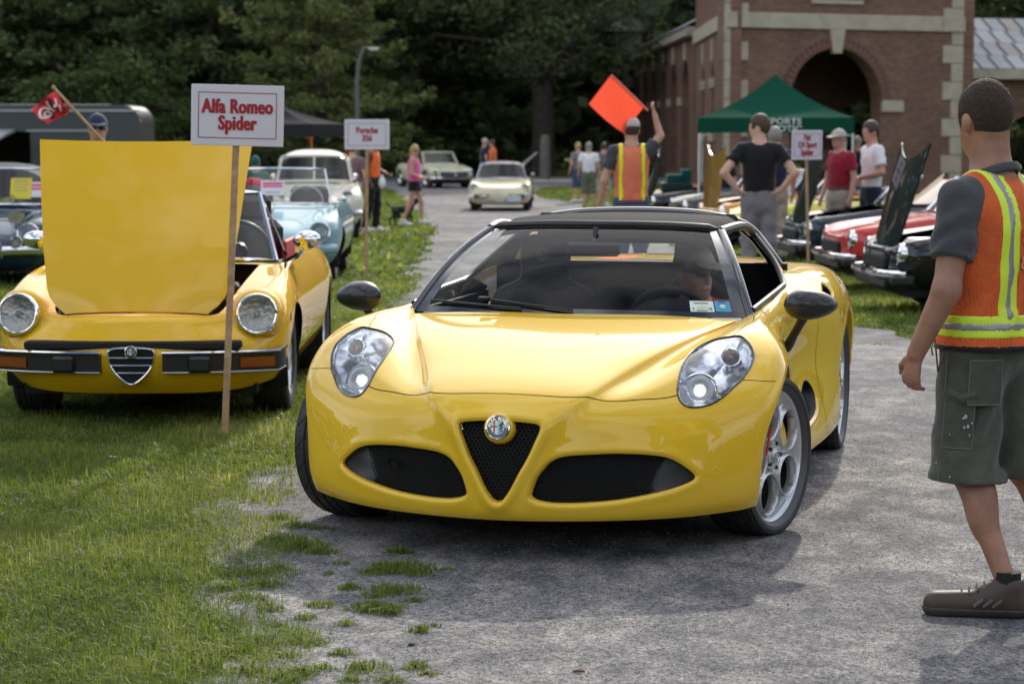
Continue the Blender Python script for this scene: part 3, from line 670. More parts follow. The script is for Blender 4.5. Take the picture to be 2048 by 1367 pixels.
def alloy_wheel(x, y, rad, wid, rimr, steer, side, first=None):
    w = bpy.data.objects.new('wheel', None); COL.objects.link(w); w.parent = car4; KIDS.setdefault(car4.name, []).append(w)
    w.location = (x, y, rad); w.rotation_euler = (0, R(17), steer + (0 if side > 0 else PI))
    if first:
        for c in KIDS[first.name]:
            k = c.copy(); COL.objects.link(k); k.parent = w
        return w
    link('tyre', tyre_mesh(rad, wid, rimr), M['rubber'], w)
    r_ = link('rim', dial_rim(rimr - .006), M['alloy'], w); r_.location = (0, wid / 2 - .012, 0)
    Ry = Matrix.Rotation(-PI / 2, 4, 'X')
    MB().lathe([(rimr - .020, wid / 2 - .036), (rimr - .004, wid / 2 - .012), (rimr + .006, wid / 2 - .004), (rimr + .004, wid / 2 - .016), (rimr - .012, -wid / 2 + .02)], 90, Ry).build('rim_barrel', MBAR, w)
    MB().lathe([(.07, -.05), (.155, -.05), (.155, -.025), (.07, -.025)], 60, Ry, True).build('brake_disc', MDISC, w)
    MB().prism([(.185 * math.cos(a), .185 * math.sin(a)) for a in np.linspace(-.75, .75, 12)] + [(.105 * math.cos(a), .105 * math.sin(a)) for a in np.linspace(.75, -.75, 12)], -.04, .046, Matrix.Rotation(R(180 + 17), 4, 'Y') @ Matrix.Rotation(-PI / 2, 4, 'X')).build('brake_caliper', MCAL, w)
    MB().lathe([(0, .0), (rimr - .01, .0)], 50, Ry @ Matrix.Translation((0, 0, -.055))).build('hub_back', M['black_matt'], w)
    MB().lathe([(.0, .0), (.027, .0), (.030, -.004), (.031, -.02)], 30, Ry @ Matrix.Translation((0, 0, wid / 2 - .018))).build('hub_cap', M['alloy'], w)
    emblem(w, .021, Ry @ Matrix.Translation((0, 0, wid / 2 - .017)), False)
    for k in range(5):
        a = R(54 + 72 * k); MB().lathe([(0, 0), (.008, 0), (.009, -.012)], 10, Matrix.Translation((.049 * math.cos(a), wid / 2 - .019, .049 * math.sin(a))) @ Ry).build('wheel_bolt', M['black_plastic'], w)
    return w
fw = alloy_wheel(0, .815, .312, .205, .267, R(-17), 1); alloy_wheel(0, -.815, .312, .205, .267, R(-17), -1, fw)
rw = alloy_wheel(-2.38, .795, .325, .235, .279, 0, 1); alloy_wheel(-2.38, -.795, .325, .235, .279, 0, -1, rw)
# ---- windscreen, roof, hoop
def lerp(a, b, t): return a + (b - a) * t
nt_, ns_ = 41, 25
def ws(t, s, off=0.0):                                  # t across (-1..1), s up (0..1)
    at_ = np.abs(t)
    bx = -.285 - .165 * at_ ** 2.2; by = .705 * t; bz = .815 - .012 * at_ ** 2
    tx = -.885 - .095 * at_ ** 2; ty = .495 * t; tz = 1.158 - .018 * at_ ** 3
    x = lerp(bx, tx, s); y = lerp(by, ty, s); z = lerp(bz, tz, s) + .045 * np.sin(PI * s) * .8; x = x + .03 * np.sin(PI * s)
    return np.stack([x - off * .5, y, z - off], -1)
T_, S_ = np.meshgrid(np.linspace(-1, 1, nt_), np.linspace(0, 1, ns_), indexing='ij')
MB().grid(ws(T_, S_), True).build('windscreen', M['tint'], car4, 0)
fr = MB()
for (t0, t1, s0, s1) in ((-1, 1, 0, .05), (-1, 1, .955, 1), (-1, -.935, .05, .955), (.935, 1, .05, .955)):
    Tq, Sq = np.meshgrid(np.linspace(t0, t1, 41 if t1 - t0 > 1 else 3), np.linspace(s0, s1, 3 if s1 - s0 < .5 else 25), indexing='ij'); fr.grid(ws(Tq, Sq, -.0015), True)
fr.build('windscreen_border', M['black_gloss'], car4, 0)
for sy in (1, -1):
    P = [np.array(ws(np.array(sy * 1.0), np.array(s))) + np.array([-.012, sy * .016, .0]) for s in np.linspace(-.02, 1.0, 14)]
    MB().tube(P, .021, 12, flat=.8).build('windscreen_pillar', M['black_gloss'], car4)
MCARB, nt, N_, L_, b_ = newmat('carbon_weave')
b_.inputs['Roughness'].default_value = .45; b_.inputs['Specular IOR Level'].default_value = .3; b_.inputs['Coat Weight'].default_value = .55; b_.inputs['Coat Roughness'].default_value = .06
tc = N_.new('ShaderNodeTexCoord'); ck = N_.new('ShaderNodeTexChecker'); ck.inputs['Scale'].default_value = 240; ck.inputs[1].default_value = (.004, .004, .004, 1); ck.inputs[2].default_value = (.022, .022, .024, 1)
L_.new(tc.outputs['Object'], ck.inputs['Vector']); L_.new(ck.outputs[0], b_.inputs['Base Color'])
rf = []
for a in np.linspace(0, 1, 18):                         # header and roof panel
    x = -.875 - .80 * a; half = .505 + .03 * math.sin(PI * a); zt = 1.160 + .028 * math.sin(min(1, a * 2.2) * PI / 2) - .002 * a
    rf.append([(x - .09 * abs(t) ** 2 * (1 - a), half * t, zt - .020 * abs(t) ** 2.5 - .05 * max(0, abs(t) - .9) / .1) for t in np.linspace(-1, 1, 31)])
rp = MB().grid(rf); rp.grid(np.array(rf) - np.array([0, 0, .028]), True)
rp.build('roof_panel', mat('roof_cloth', (.010, .010, .011), .9, spec=.15, bump=.3, bs=300, bdist=.002), car4, 60)
MB().tube([ws(np.array(t), np.array(1.0)) + np.array([-.004, 0, .004]) for t in np.linspace(-1.02, 1.02, 25)], [.004] + [.018] * 23 + [.004], 10).build('header_rail', MCARB, car4)
hp = [(-1.80, .66, .93), (-1.76, .60, 1.02), (-1.73, .53, 1.105), (-1.74, .44, 1.145), (-1.76, .30, 1.168), (-1.77, .15, 1.177), (-1.77, 0, 1.180)]
hp = hp + [(x, -y, z) for x, y, z in hp[-2::-1]]; hp = bez(np.array(hp), 6)
hb = MB().tube(hp, .030, 12); hb.build('roll_hoop', M['black_gloss'], car4)
for sy in (1, -1):
    bt = bez(np.array([(-1.38, .738, .872), (-1.52, .72, .90), (-1.70, .695, .92), (-1.88, .66, .93), (-2.10, .60, .935), (-2.40, .56, .94)]), 4)
    tp = bez(np.array([(-1.44, .735, .885), (-1.60, .665, .97), (-1.72, .56, 1.08), (-1.90, .54, 1.075), (-2.15, .54, 1.02), (-2.40, .55, .955)]), 4)
    g = [[(lerp(b[0], t[0], s), sy * (lerp(b[1], t[1], s) + .015 * math.sin(PI * s)), lerp(b[2], t[2], s)) for s in np.linspace(0, 1, 8)] for b, t in zip(bt, tp)]
    MB().grid(g, sy < 0).build('buttress', M['yellow'], car4)
    MB().tube([(p[0] + .012, sy * p[1], p[2]) for p in bez(np.array([(-.50, .725, .835), (-.9, .742, .862), (-1.25, .742, .875), (-1.40, .735, .888), (-1.58, .668, .975), (-1.71, .56, 1.085)]), 6)], .013, 8).build('window_seal', M['black_plastic'], car4)
    MB().tube([(p[0] + .012, sy * p[1], p[2]) for p in bez(np.array([(-.98, .515, 1.135), (-1.25, .545, 1.145), (-1.5, .55, 1.13), (-1.70, .545, 1.10)]), 6)], .020, 8).build('roof_rail', M['black_plastic'], car4)
ec = [[(x, y, z + .02 * (1 - (y / .55) ** 2)) for y in np.linspace(-.56, .56, 13)] for x, z in ((-1.95, .93), (-2.2, .935), (-2.5, .93), (-2.8, .885), (-2.95, .86))]
MB().grid(ec, True).build('engine_cover', M['yellow'], car4)
MB().add([(-3.05, -.75, .3), (-3.05, .75, .3), (-3.0, .7, .82), (-3.0, -.7, .82)], [(0, 1, 2, 3)]).build('tail_panel', M['yellow'], car4)
for sy in (1, -1): MB().lathe([(0, .02), (.05, .015), (.06, 0)], 20, Matrix.Translation((-3.04, sy * .6, .72)) @ Matrix.Rotation(-PI / 2, 4, 'Y')).build('tail_lamp', M['red_lens'], car4)
# ---- cabin
MIN = mat('cabin_black', (.012, .012, .013), .7, spec=.3); MSEAT = mat('seat_cloth', (.018, .018, .019), .8, spec=.25); MSTI = mat('yellow_stitch', (.75, .55, .02), .7)
MB().box((-1.80, 0, .58), (.04, 1.40, .74)).build('bulkhead', MIN, car4); MB().box((-1.72, 0, 1.11), (.05, .96, .14), b=.02).build('roof_lining', MIN, car4)
MB().box((-1.05, 0, .19), (1.6, 1.36, .05)).build('floor_pan', M['black_matt'], car4)
da = MB().grid([[(x + .0, y, z - .06 * max(0, abs(y) - .5)) for y in np.linspace(-.68, .68, 15)] for x, z in ((-.38, .80), (-.55, .815), (-.72, .80), (-.80, .73), (-.82, .55), (-.80, .35))], True)
da.ball((-.78, .36, .80), (.10, .19, .055)); da.build('dashboard', MIN, car4)
for sy in (1, -1): MB().box((-1.0, sy * .73, .55), (1.3, .05, .52)).build('door_card', MIN, car4)
for sy in (1, -1):
    st = MB(); prof = [(.47, .22, .0), (.60, .25, -.03), (.74, .255, -.06), (.84, .22, -.085), (.885, .13, -.10), (.93, .115, -.105), (1.0, .12, -.115), (1.06, .115, -.12), (1.085, .09, -.125), (1.095, .03, -.13)]
    pf = bez(np.array(prof), 4); g = []
    for z, hw, dx in pf:
        g.append([(-1.26 + dx + .05 * math.cos(a) * (1 + .5 * (abs(math.sin(a)) > .8)), sy * .36 + hw * math.sin(a), z) for a in np.linspace(-PI, PI, 25)])
    st.grid(g, True); st.box((-1.0, sy * .36, .42), (.52, .44, .16), b=.06); seat = st.build('seat', MSEAT, car4)
    Mx = Matrix.Translation((-1.322, sy * .36, 1.005)) @ Matrix.Rotation(PI / 2, 4, 'Y') @ Matrix.Rotation(PI / 2, 4, 'Z')
    e = MB().lathe([(.026, .001), (.029, .001)], 28, Mx).lathe([(.017, .001), (.019, .001)], 24, Mx)
    e.add([Mx @ Vector(p) for p in ((-.009, -.016, .001), (-.006, -.016, .001), (-.006, .016, .001), (-.009, .016, .001), (-.017, .002, .001), (.0, .002, .001), (.0, .005, .001), (-.017, .005, .001))], [(0, 1, 2, 3), (4, 5, 6, 7)])
    e.tube([Mx @ Vector((.008 + .004 * math.sin(t * 5), .014 - .028 * t, .001)) for t in np.linspace(0, 1, 14)], .0015, 5)
    for k in range(9): a = R(160 - k * 17.5); e.box(Mx @ Vector((.0225 * math.cos(a), .0225 * math.sin(a), .001)), (.002, .004, .004))
    e.build('headrest_emblem', MSTI, seat)
Ms = Matrix.Translation((-.86, .32, .735)) @ Matrix.Rotation(R(-68), 4, 'Y')
sw_ = MB().tube([Ms @ Vector((.172 * math.cos(a), .172 * math.sin(a), 0)) for a in np.linspace(0, 2 * PI, 49)], .016, 10)
sw_.lathe([(0, .01), (.06, .01), (.07, -.02)], 20, Ms)
for a in (R(90), R(270), R(180)): sw_.tube([Ms @ Vector((.05 * math.cos(a), .05 * math.sin(a), -.005)), Ms @ Vector((.17 * math.cos(a), .17 * math.sin(a), 0))], .012, 6)
sw_.build('steering_wheel', MIN, car4)
MB().box((-.74, .0, 1.062), (.03, .235, .062), b=.014).tube([(-.76, 0, 1.09), (-.80, 0, 1.15)], .012, 8).build('cabin_mirror', M['black_plastic'], car4)
# ---- wing mirrors
for sy in (1, -1):
    mm = MB(); c = Vector((-.47, sy * .965, .862)); g = []
    for i in range(15):
        a = PI * i / 14
        row = []
        for k in range(25):
            q = 2 * PI * k / 24; x = .075 * math.cos(a) if math.cos(a) > 0 else .03 * math.cos(a)
            rr_ = math.sin(a) ** .75; yy = .108 * rr_ * math.cos(q); zz = .066 * rr_ * math.sin(q) * (1.0 if math.sin(q) > 0 else .92)
            zz *= 1 - .18 * yy / .108
            row.append((c.x + x - .02 * (yy / .1), c.y + sy * yy, c.z + zz + .10 * 0))
        g.append(row)
    mm.grid(g, sy > 0); wm = mm.build('wing_mirror', MCARB, car4)
    MB().tube([(-.47, sy * .945, .825), (-.50, sy * .915, .775), (-.54, sy * .885, .725), (-.57, sy * .865, .690), (-.58, sy * .85, .67)], [.026, .022, .022, .026, .028], 12, flat=.7).build('mirror_stalk', M['black_plastic'], wm)
# ---- wipers, inspection stickers, badge, side markers
def wsp(t, s, off=.008): p = ws(np.array(float(t)), np.array(float(s))); return Vector(p) + Vector((.55, 0, .83)) * off
for (a, b) in (((-.93, .085), (-.30, .03)), ((-.55, .105), (.02, .02))):
    n_ = 10; MB().tube([wsp(lerp(a[0], b[0], i / n_), lerp(a[1], b[1], i / n_), .012) for i in range(n_ + 1)], .006, 6).build('wiper', M['black_plastic'], car4)
MB().box(wsp(-.56, .10, .018), (.03, .05, .014), b=.004).build('wiper', M['black_plastic'], car4)
def sticker(t0, t1, s0, s1, col, name, lift): 
    Tq, Sq = np.meshgrid(np.linspace(t0, t1, 5), np.linspace(s0, s1, 4), indexing='ij'); return MB().grid(ws(Tq, Sq, -lift), True).build(name, col, car4, 0)
MSTW = mat('sticker_white', (.62, .72, .66), .5); MSTB = mat('sticker_blue', (.03, .30, .48), .5); MINK = mat('sticker_ink', (.02, .05, .04), .6); MSTY = mat('sticker_cream', (.6, .6, .40), .5)
s1_ = sticker(.70, .835, .045, .135, MSTW, 'inspection_sticker', .003); s2_ = sticker(.842, .93, .048, .138, MSTB, 'inspection_sticker', .003)
def sk(t, s): p = Vector(ws(np.array(t), np.array(s), -.0042)); e1 = (Vector(ws(np.array(t + .02), np.array(s))) - Vector(ws(np.array(t - .02), np.array(s)))).normalized(); e2 = (Vector(ws(np.array(t), np.array(s + .02))) - Vector(ws(np.array(t), np.array(s - .02)))).normalized(); n = e1.cross(e2); e2 = n.cross(e1); m = Matrix((e1, e2, n)).transposed().to_4x4(); m.translation = p; return m
text_mesh('sticker_print', '5', .022, MINK, s1_, sk(.718, .065)); text_mesh('sticker_print', '18', .022, MINK, s1_, sk(.81, .068))
for i_, (t_, s_, w_) in enumerate(((.765, .115, .06), (.765, .055, .045), (.885, .127, .03))): MB().box((0, 0, 0), (w_, .004, .0004)).build('sticker_print', MINK, s1_ if i_ < 2 else s2_).matrix_local = sk(t_, s_)
MB().box((0, 0, 0), (.036, .010, .0004)).build('sticker_print', MSTY, s1_).matrix_local = sk(.765, .082)
st_ = MB(); st_.prism([(.014 * (1 if k % 2 else .82) * math.cos(2 * PI * k / 20), .012 * (1 if k % 2 else .82) * math.sin(2 * PI * k / 20)) for k in range(20)], 0, .0003); st_.build('sticker_print', MSTW, s2_).matrix_local = sk(.885, .09)
text_mesh('sticker_print', '2017', .009, MINK, s2_, sk(.885, .085) @ Matrix.Translation((0, 0, .001)))
bz_ = Matrix.Translation((.868, 0, .503)) @ Matrix.Rotation(R(78), 4, 'Y') @ Matrix.Rotation(PI / 2, 4, 'Z')
MB().lathe([(.0, .002), (.047, .002), (.052, -.003), (.056, -.012), (.058, -.05)], 44, bz_).build('badge_mount', M['yellow'], car4)
emblem(car4, .0455, bz_ @ Matrix.Translation((0, 0, .003)))
for sy in (1, -1):
    S1 = [net4.ev(np.array(6.92 - .0 * t), np.array(2.3 + .9 * t)) for t in np.linspace(0, 1, 8)]
    MB().tube([(p[0], sy * (p[1] + .001), p[2]) for p in S1], .0045, 8).build('side_marker', M['red_lens'], car4)
# ================================================================ ground, gravel path, road, grass
def vnoise(P, s, seed=0):
    """smooth value noise on 2-D points"""
    r = np.random.default_rng(seed); T = r.random((64, 64)); q = P / s; i = np.floor(q).astype(int); f = q - i; f = f * f * (3 - 2 * f)
    g = lambda a, b: T[(i[..., 0] + a) % 64, (i[..., 1] + b) % 64]
    return (g(0, 0) * (1 - f[..., 0]) + g(1, 0) * f[..., 0]) * (1 - f[..., 1]) + (g(0, 1) * (1 - f[..., 0]) + g(1, 1) * f[..., 0]) * f[..., 1]
XL_Y = [-30, 5, 6.2, 7.05, 7.6, 8.3, 9.2, 10.5, 14, 23.7, 36, 41, 55, 70, 80, 88]; XL_X = [-1.5, -.80, -.80, -.86, -.84, -.98, -1.02, -.95, -1.0, -1.2, -1.42, -1.5, -2.4, -3.6, -4.6, -7]
XR_Y = [-30, 8, 12, 14, 16, 17.6, 19.2, 30, 45, 58, 63, 68, 74, 80, 88]; XR_X = [30, 8, 3.9, 3.35, 3.26, 3.12, 2.9, 2.7, 2.4, 2.1, 1.9, .9, .75, 1.2, 7]
def xl(y): y = np.asarray(y, float); return np.interp(y, XL_Y, XL_X) + .22 * (vnoise(np.stack([y, y * 0], -1), .45, 3) - .5) + .10 * (vnoise(np.stack([y, y * 0 + 7], -1), .12, 4) - .5)
def xr(y): y = np.asarray(y, float); return np.interp(y, XR_Y, XR_X) + .30 * (vnoise(np.stack([y, y * 0 + 30], -1), .5, 5) - .5)

def ramp(N, L, src, stops):
    r = N.new('ShaderNodeValToRGB'); e = r.color_ramp.elements
    while len(e) < len(stops): e.new(.5)
    for k, (p, c) in enumerate(stops): e[k].position = p; e[k].color = tuple(c) + (1,)
    L.new(src, r.inputs[0]); return r.outputs[0]
def noise(N, L, vec, scale, detail=6, rough=.6, dist=0.0):
    t = N.new('ShaderNodeTexNoise'); t.inputs['Scale'].default_value = scale; t.inputs['Detail'].default_value = detail; t.inputs['Roughness'].default_value = rough; t.inputs['Distortion'].default_value = dist
    L.new(vec, t.inputs['Vector']); return t.outputs[0]
def mixc(N, L, fac, a, b, mode='MIX'):
    m = N.new('ShaderNodeMix'); m.data_type = 'RGBA'; m.blend_type = mode
    for sock, v in (('Factor', fac), ('A', a), ('B', b)):
        if isinstance(v, (int, float)): m.inputs[sock].default_value = v
        elif isinstance(v, tuple): m.inputs[sock].default_value = v + (1,)
        else: L.new(v, m.inputs[sock])
    return m.outputs['Result']
MGR, nt, N, L, b = newmat('stone_dust_gravel')
tc = N.new('ShaderNodeTexCoord'); mp = N.new('ShaderNodeMapping'); mp.inputs['Scale'].default_value = (1, .75, 1); mp.inputs['Rotation'].default_value = (0, 0, R(-8)); L.new(tc.outputs['Object'], mp.inputs[0])
v0, v1 = tc.outputs['Object'], mp.outputs[0]
big = noise(N, L, v1, 4.5, 9, .72, .4); fine = noise(N, L, v0, 75, 6, .8); grain = noise(N, L, v0, 210, 3, .6); huge = noise(N, L, v0, .55, 4, .55)
dust = ramp(N, L, big, [(.36, (.105, .107, .116)), (.48, (.165, .164, .170)), (.56, (.235, .229, .226)), (.66, (.335, .317, .300))])
dark = ramp(N, L, fine, [(.40, (.18, .18, .20)), (.49, (.9, .9, .9)), (.60, (1.50, 1.46, 1.42))])
c1 = mixc(N, L, 1.0, dust, dark, 'MULTIPLY')
g2 = ramp(N, L, grain, [(.38, (.35, .35, .37)), (.5, (1, 1, 1)), (.64, (1.5, 1.48, 1.45))]); c2 = mixc(N, L, .9, c1, g2, 'MULTIPLY')
c3 = mixc(N, L, 1.0, c2, ramp(N, L, huge, [(.35, (.72, .72, .75)), (.65, (1.25, 1.22, 1.17))]), 'MULTIPLY')
L.new(c3, b.inputs['Base Color']); b.inputs['Roughness'].default_value = .92; b.inputs['Specular IOR Level'].default_value = .25
bp = N.new('ShaderNodeBump'); bp.inputs['Strength'].default_value = .7; bp.inputs['Distance'].default_value = .006; L.new(fine, bp.inputs['Height'])
bp2 = N.new('ShaderNodeBump'); bp2.inputs['Strength'].default_value = .22; bp2.inputs['Distance'].default_value = .02; L.new(big, bp2.inputs['Height']); L.new(bp.outputs[0], bp2.inputs['Normal']); L.new(bp2.outputs[0], b.inputs['Normal'])
MTURF, nt, N, L, b = newmat('turf_soil')
tc = N.new('ShaderNodeTexCoord'); v0 = tc.outputs['Object']
a1 = ramp(N, L, noise(N, L, v0, 1.3, 6, .6), [(.35, (.085, .105, .030)), (.65, (.130, .160, .042))]); a2 = ramp(N, L, noise(N, L, v0, 45, 5, .7), [(.3, (.45, .5, .4)), (.7, (1.4, 1.35, 1.2))])
L.new(mixc(N, L, 1.0, a1, a2, 'MULTIPLY'), b.inputs['Base Color']); b.inputs['Roughness'].default_value = .95; b.inputs['Specular IOR Level'].default_value = .1
bp = N.new('ShaderNodeBump'); bp.inputs['Strength'].default_value = 1; bp.inputs['Distance'].default_value = .03; L.new(noise(N, L, v0, 60, 4, .7), bp.inputs['Height']); L.new(bp.outputs[0], b.inputs['Normal'])
ys = np.concatenate([np.linspace(-80, 10, 30), np.linspace(11, 60, 60), np.linspace(65, 140, 20), [200, 400, 1200]]); xs = np.concatenate([[-900, -200], np.linspace(-60, 60, 25), [200, 900]])
gX, gY = np.meshgrid(xs, ys, indexing='xy'); tag(MB().grid(np.stack([gX, gY, gz(gY)], -1)).build('ground', MTURF), kind='structure')
yy = np.concatenate([np.arange(-25, 5, .5), np.arange(5, 14, .025), np.arange(14, 30, .08), np.arange(30, 88, .35)])
row = np.linspace(0, 1, 9); L_, R_ = xl(yy) - (.08 + .14 * vnoise(np.stack([yy, yy * 0 + 51], -1), .35, 14)) * np.clip((12 - yy) / 2, 0, 1), xr(yy)
tag(MB().grid(np.stack([L_[:, None] + (R_ - L_)[:, None] * row, np.repeat(yy[:, None], 9, 1), np.repeat(gz(yy)[:, None], 9, 1) + .006], -1)).build('gravel_path', MGR), kind='structure')
MROAD = mat('old_asphalt', (.16, .16, .165), .9, var=.18, vs=1.2, bump=.3, bs=40)
tag(MB().grid([[(x, y, -.5264 + .012) for x in np.linspace(-90, 60, 20)] for y in (86, 92, 98)]).build('road', MROAD), kind='structure')
# ---- grass
def grass_mesh(name, P, H, W, tint, lean=.5, seed=1):
    r = np.random.default_rng(seed); n = len(P); a = r.uniform(0, 2 * PI, n); d = np.stack([np.cos(a), np.sin(a), 0 * a], -1); s = np.stack([-np.sin(a), np.cos(a), 0 * a], -1)
    ln = r.random(n) ** 1.3 * lean; z = np.array([0, 0, 1.0])
    b0 = P - s * (W / 2)[:, None]; b1 = P + s * (W / 2)[:, None]
    m = P + z * (H * .55)[:, None] + d * (H * ln * .30)[:, None]; m0 = m - s * (W * .38)[:, None]; m1 = m + s * (W * .38)[:, None]
    t = P + z * (H * (1 - .35 * ln))[:, None] + d * (H * ln)[:, None]
    V = np.stack([b0, b1, m1, m0, t], 1).reshape(-1, 3); k = np.arange(n)[:, None] * 5
    me = np_mesh(name, V, [k + np.array([[0, 1, 2, 3]]), k + np.array([[3, 2, 4]])])
    ca = me.attributes.new('tint', 'FLOAT', 'POINT'); ca.data.foreach_set('value', np.repeat(tint, 5).astype(np.float32)); return me
MGRASS, nt, N, L, b = newmat('grass_blade')
at_ = N.new('ShaderNodeAttribute'); at_.attribute_name = 'tint'
col = ramp(N, L, at_.outputs['Fac'], [(0, (.060, .090, .018)), (.38, (.135, .175, .034)), (.72, (.205, .225, .060)), (1, (.40, .36, .17))])
L.new(col, b.inputs['Base Color']); b.inputs['Roughness'].default_value = .55; b.inputs['Specular IOR Level'].default_value = .3
tl = N.new('ShaderNodeBsdfTranslucent'); L.new(mixc(N, L, 1.0, col, (1.5, 1.6, .8), 'MULTIPLY'), tl.inputs[0]); mx = N.new('ShaderNodeMixShader'); mx.inputs[0].default_value = .45
L.new(b.outputs[0], mx.inputs[1]); L.new(tl.outputs[0], mx.inputs[2]); L.new(mx.outputs[0], N['Material Output'].inputs[0])
rg = np.random.default_rng(5)
def scatter(y0, y1, dens, pad=.3):
    ymid = np.linspace(y0, y1, 40); out = []
    for a, b_ in zip(ymid[:-1], ymid[1:]):
        hw = b_ * 1024 / FPX + pad; n = int(dens * (b_ - a) * 2 * hw); out.append(np.stack([rg.uniform(-hw, hw, n), rg.uniform(a, b_, n)], -1))
    return np.concatenate(out)
def lawn(y0, y1, dens, h, w, pad=.3, seed=1, name='lawn'):
    P = scatter(y0, y1, dens, pad); l, r_ = np.interp(P[:, 1], XL_Y, XL_X), xr(P[:, 1])
    lt = xl(P[:, 1])
    edge = np.minimum(np.abs(P[:, 0] - lt), 9); on = (P[:, 0] < lt + .10 + .03 * rg.standard_normal(len(P))) | (P[:, 0] > r_)
    on &= (P[:, 1] < 85.5)
    n1 = vnoise(P, .5, 8); n2 = vnoise(P, .16, 9)
    # thin, worn turf towards the path
    n3 = vnoise(P, .09, 19); wear = np.clip(1 - (lt + .12 - P[:, 0]) / .42, 0, 1) * np.clip((12 - P[:, 1]) / 2, .15, 1) * (P[:, 0] < 0); bare = np.clip((vnoise(P, .7, 23) - .72) * 4, 0, .8)
    on &= rg.random(len(P)) > np.clip(wear * (1.9 - 1.5 * n2 - .9 * n3), 0, 1) + bare * n3
    P = P[on]; n1 = n1[on]; n2 = n2[on]; m = len(P)
    H = h * (.55 + .6 * n1) * rg.uniform(.6, 1.25, m); W = w * rg.uniform(.7, 1.3, m)
    tint = np.clip(.34 + .40 * (n2 - .5) + .45 * (n1 - .5) + .35 * (vnoise(P, 1.4, 28) - .5) + .17 * rg.standard_normal(m), 0, 1)
    H = np.where(rg.random(m) < .12, H * 1.7, H); P3 = np.stack([P[:, 0], P[:, 1], gz(P[:, 1]) - .003], -1)
    return tag(link(name, grass_mesh(name, P3, H, W, tint, 1.5, seed), MGRASS), 'short green lawn grass beside the gravel path', 'grass', kind='stuff')
lawn(5.9, 9.5, 12500, .040, .0036, .1, seed=1); lawn(9.5, 14, 6000, .044, .0060, .2, seed=2); lawn(14, 26, 900, .055, .016, .6, seed=3); lawn(26, 85, 55, .07, .07, 2.0, seed=4)
def lawn_side(seed, y0, y1, x0, x1, n):             # the same lawn to the left of the picture, coarser
    P = np.stack([rg.uniform(x0, x1, n), rg.uniform(y0, y1, n)], -1); P = P[(P[:, 0] < xl(P[:, 1])) & (np.abs(P[:, 0]) > P[:, 1] * 1024 / FPX)]; m = len(P); n1 = vnoise(P, .5, 8)
    tag(link('lawn', grass_mesh('lawn', np.stack([P[:, 0], P[:, 1], gz(P[:, 1]) - .003], -1), .045 * (.6 + .6 * n1) * rg.uniform(.6, 1.25, m), np.full(m, .011), np.clip(.3 + .4 * (n1 - .5) + .15 * rg.standard_normal(m), 0, 1), 1.4, seed), MGRASS), 'lawn grass to the left of the parked cars', 'grass', kind='stuff')
lawn_side(11, 1, 20, -7, -.6, 60000)
# tufts in the gravel, where the photograph has them
TUF = [(600,1098,.16,1.2),(560,1085,.14,1.0),(640,1108,.10,.8),(795,1140,.16,1.1),(760,1148,.10,.9),(830,1150,.09,.9),(800,1108,.07,.9),(790,1185,.13,1.0),(755,1195,.07,.8),(750,1222,.12,1.1),(775,1230,.07,1.0),(700,1180,.07,.8),(640,1215,.07,.8),(690,1252,.05,.7),(610,1240,.06,.7),(540,1222,.07,.8),(620,1290,.08,.8),(680,1312,.06,.7),(730,1342,.09,.9),(830,1338,.06,.8),(840,1265,.05,.8),(825,1205,.06,.6),(895,1142,.05,.5),(520,1290,.12,1.0),(470,1310,.14,1.0),(600,1350,.10,.9),(560,1365,.12,.9),(500,1350,.12,.9),(700,1365,.06,.7),(650,1340,.05,.6),(780,1365,.06,.7),(445,1250,.12,.9),(490,1200,.10,.8),(530,1175,.10,.8),(505,1150,.12,.9),(560,1140,.07,.6),(590,1055,.10,.9),(560,1040,.12,.9),(640,1060,.08,.6),(870,1255,.03,.5),(690,1130,.05,.5),(660,1150,.05,.5),(450,1180,.12,.9),(545,1255,.06,.6),(575,1315,.06,.6),(855,1352,.05,.6),(1655,690,.3,.5),(1750,690,.3,.5),(840,540,.4,.7),(830,500,.5,.7),(815,600,.3,.6)]
PP = []; HH = []; TT = []
for (px, py, r_, k) in TUF:
    c = gp(px, py); n = int(2300 * r_ * k * (1 if c.y < 12 else .6)); a = rg.uniform(0, 2 * PI, n); r_ *= .85; q = r_ * rg.random(n) ** .75 * (.55 + .6 * vnoise(np.stack([np.cos(a) * 2 + px, np.sin(a) * 2], -1), .9, 12))
    PP.append(np.stack([c.x + q * np.cos(a) * 1.1, c.y + q * np.sin(a) * .9, np.full(n, c.z + .004)], -1)); HH.append((.040 * k * (1.1 - .5 * q / r_)) * rg.uniform(.5, 1.2, n)); TT.append(np.clip(.38 + .20 * rg.standard_normal(n), 0, 1))
PP = np.concatenate(PP); HH = np.concatenate(HH); TT = np.concatenate(TT)
tag(link('grass_tufts', grass_mesh('grass_tufts', PP, HH, np.full(len(PP), .0042), TT, 1.7, 9), MGRASS), 'small tufts of grass growing in the gravel edge', 'grass', kind='stuff')
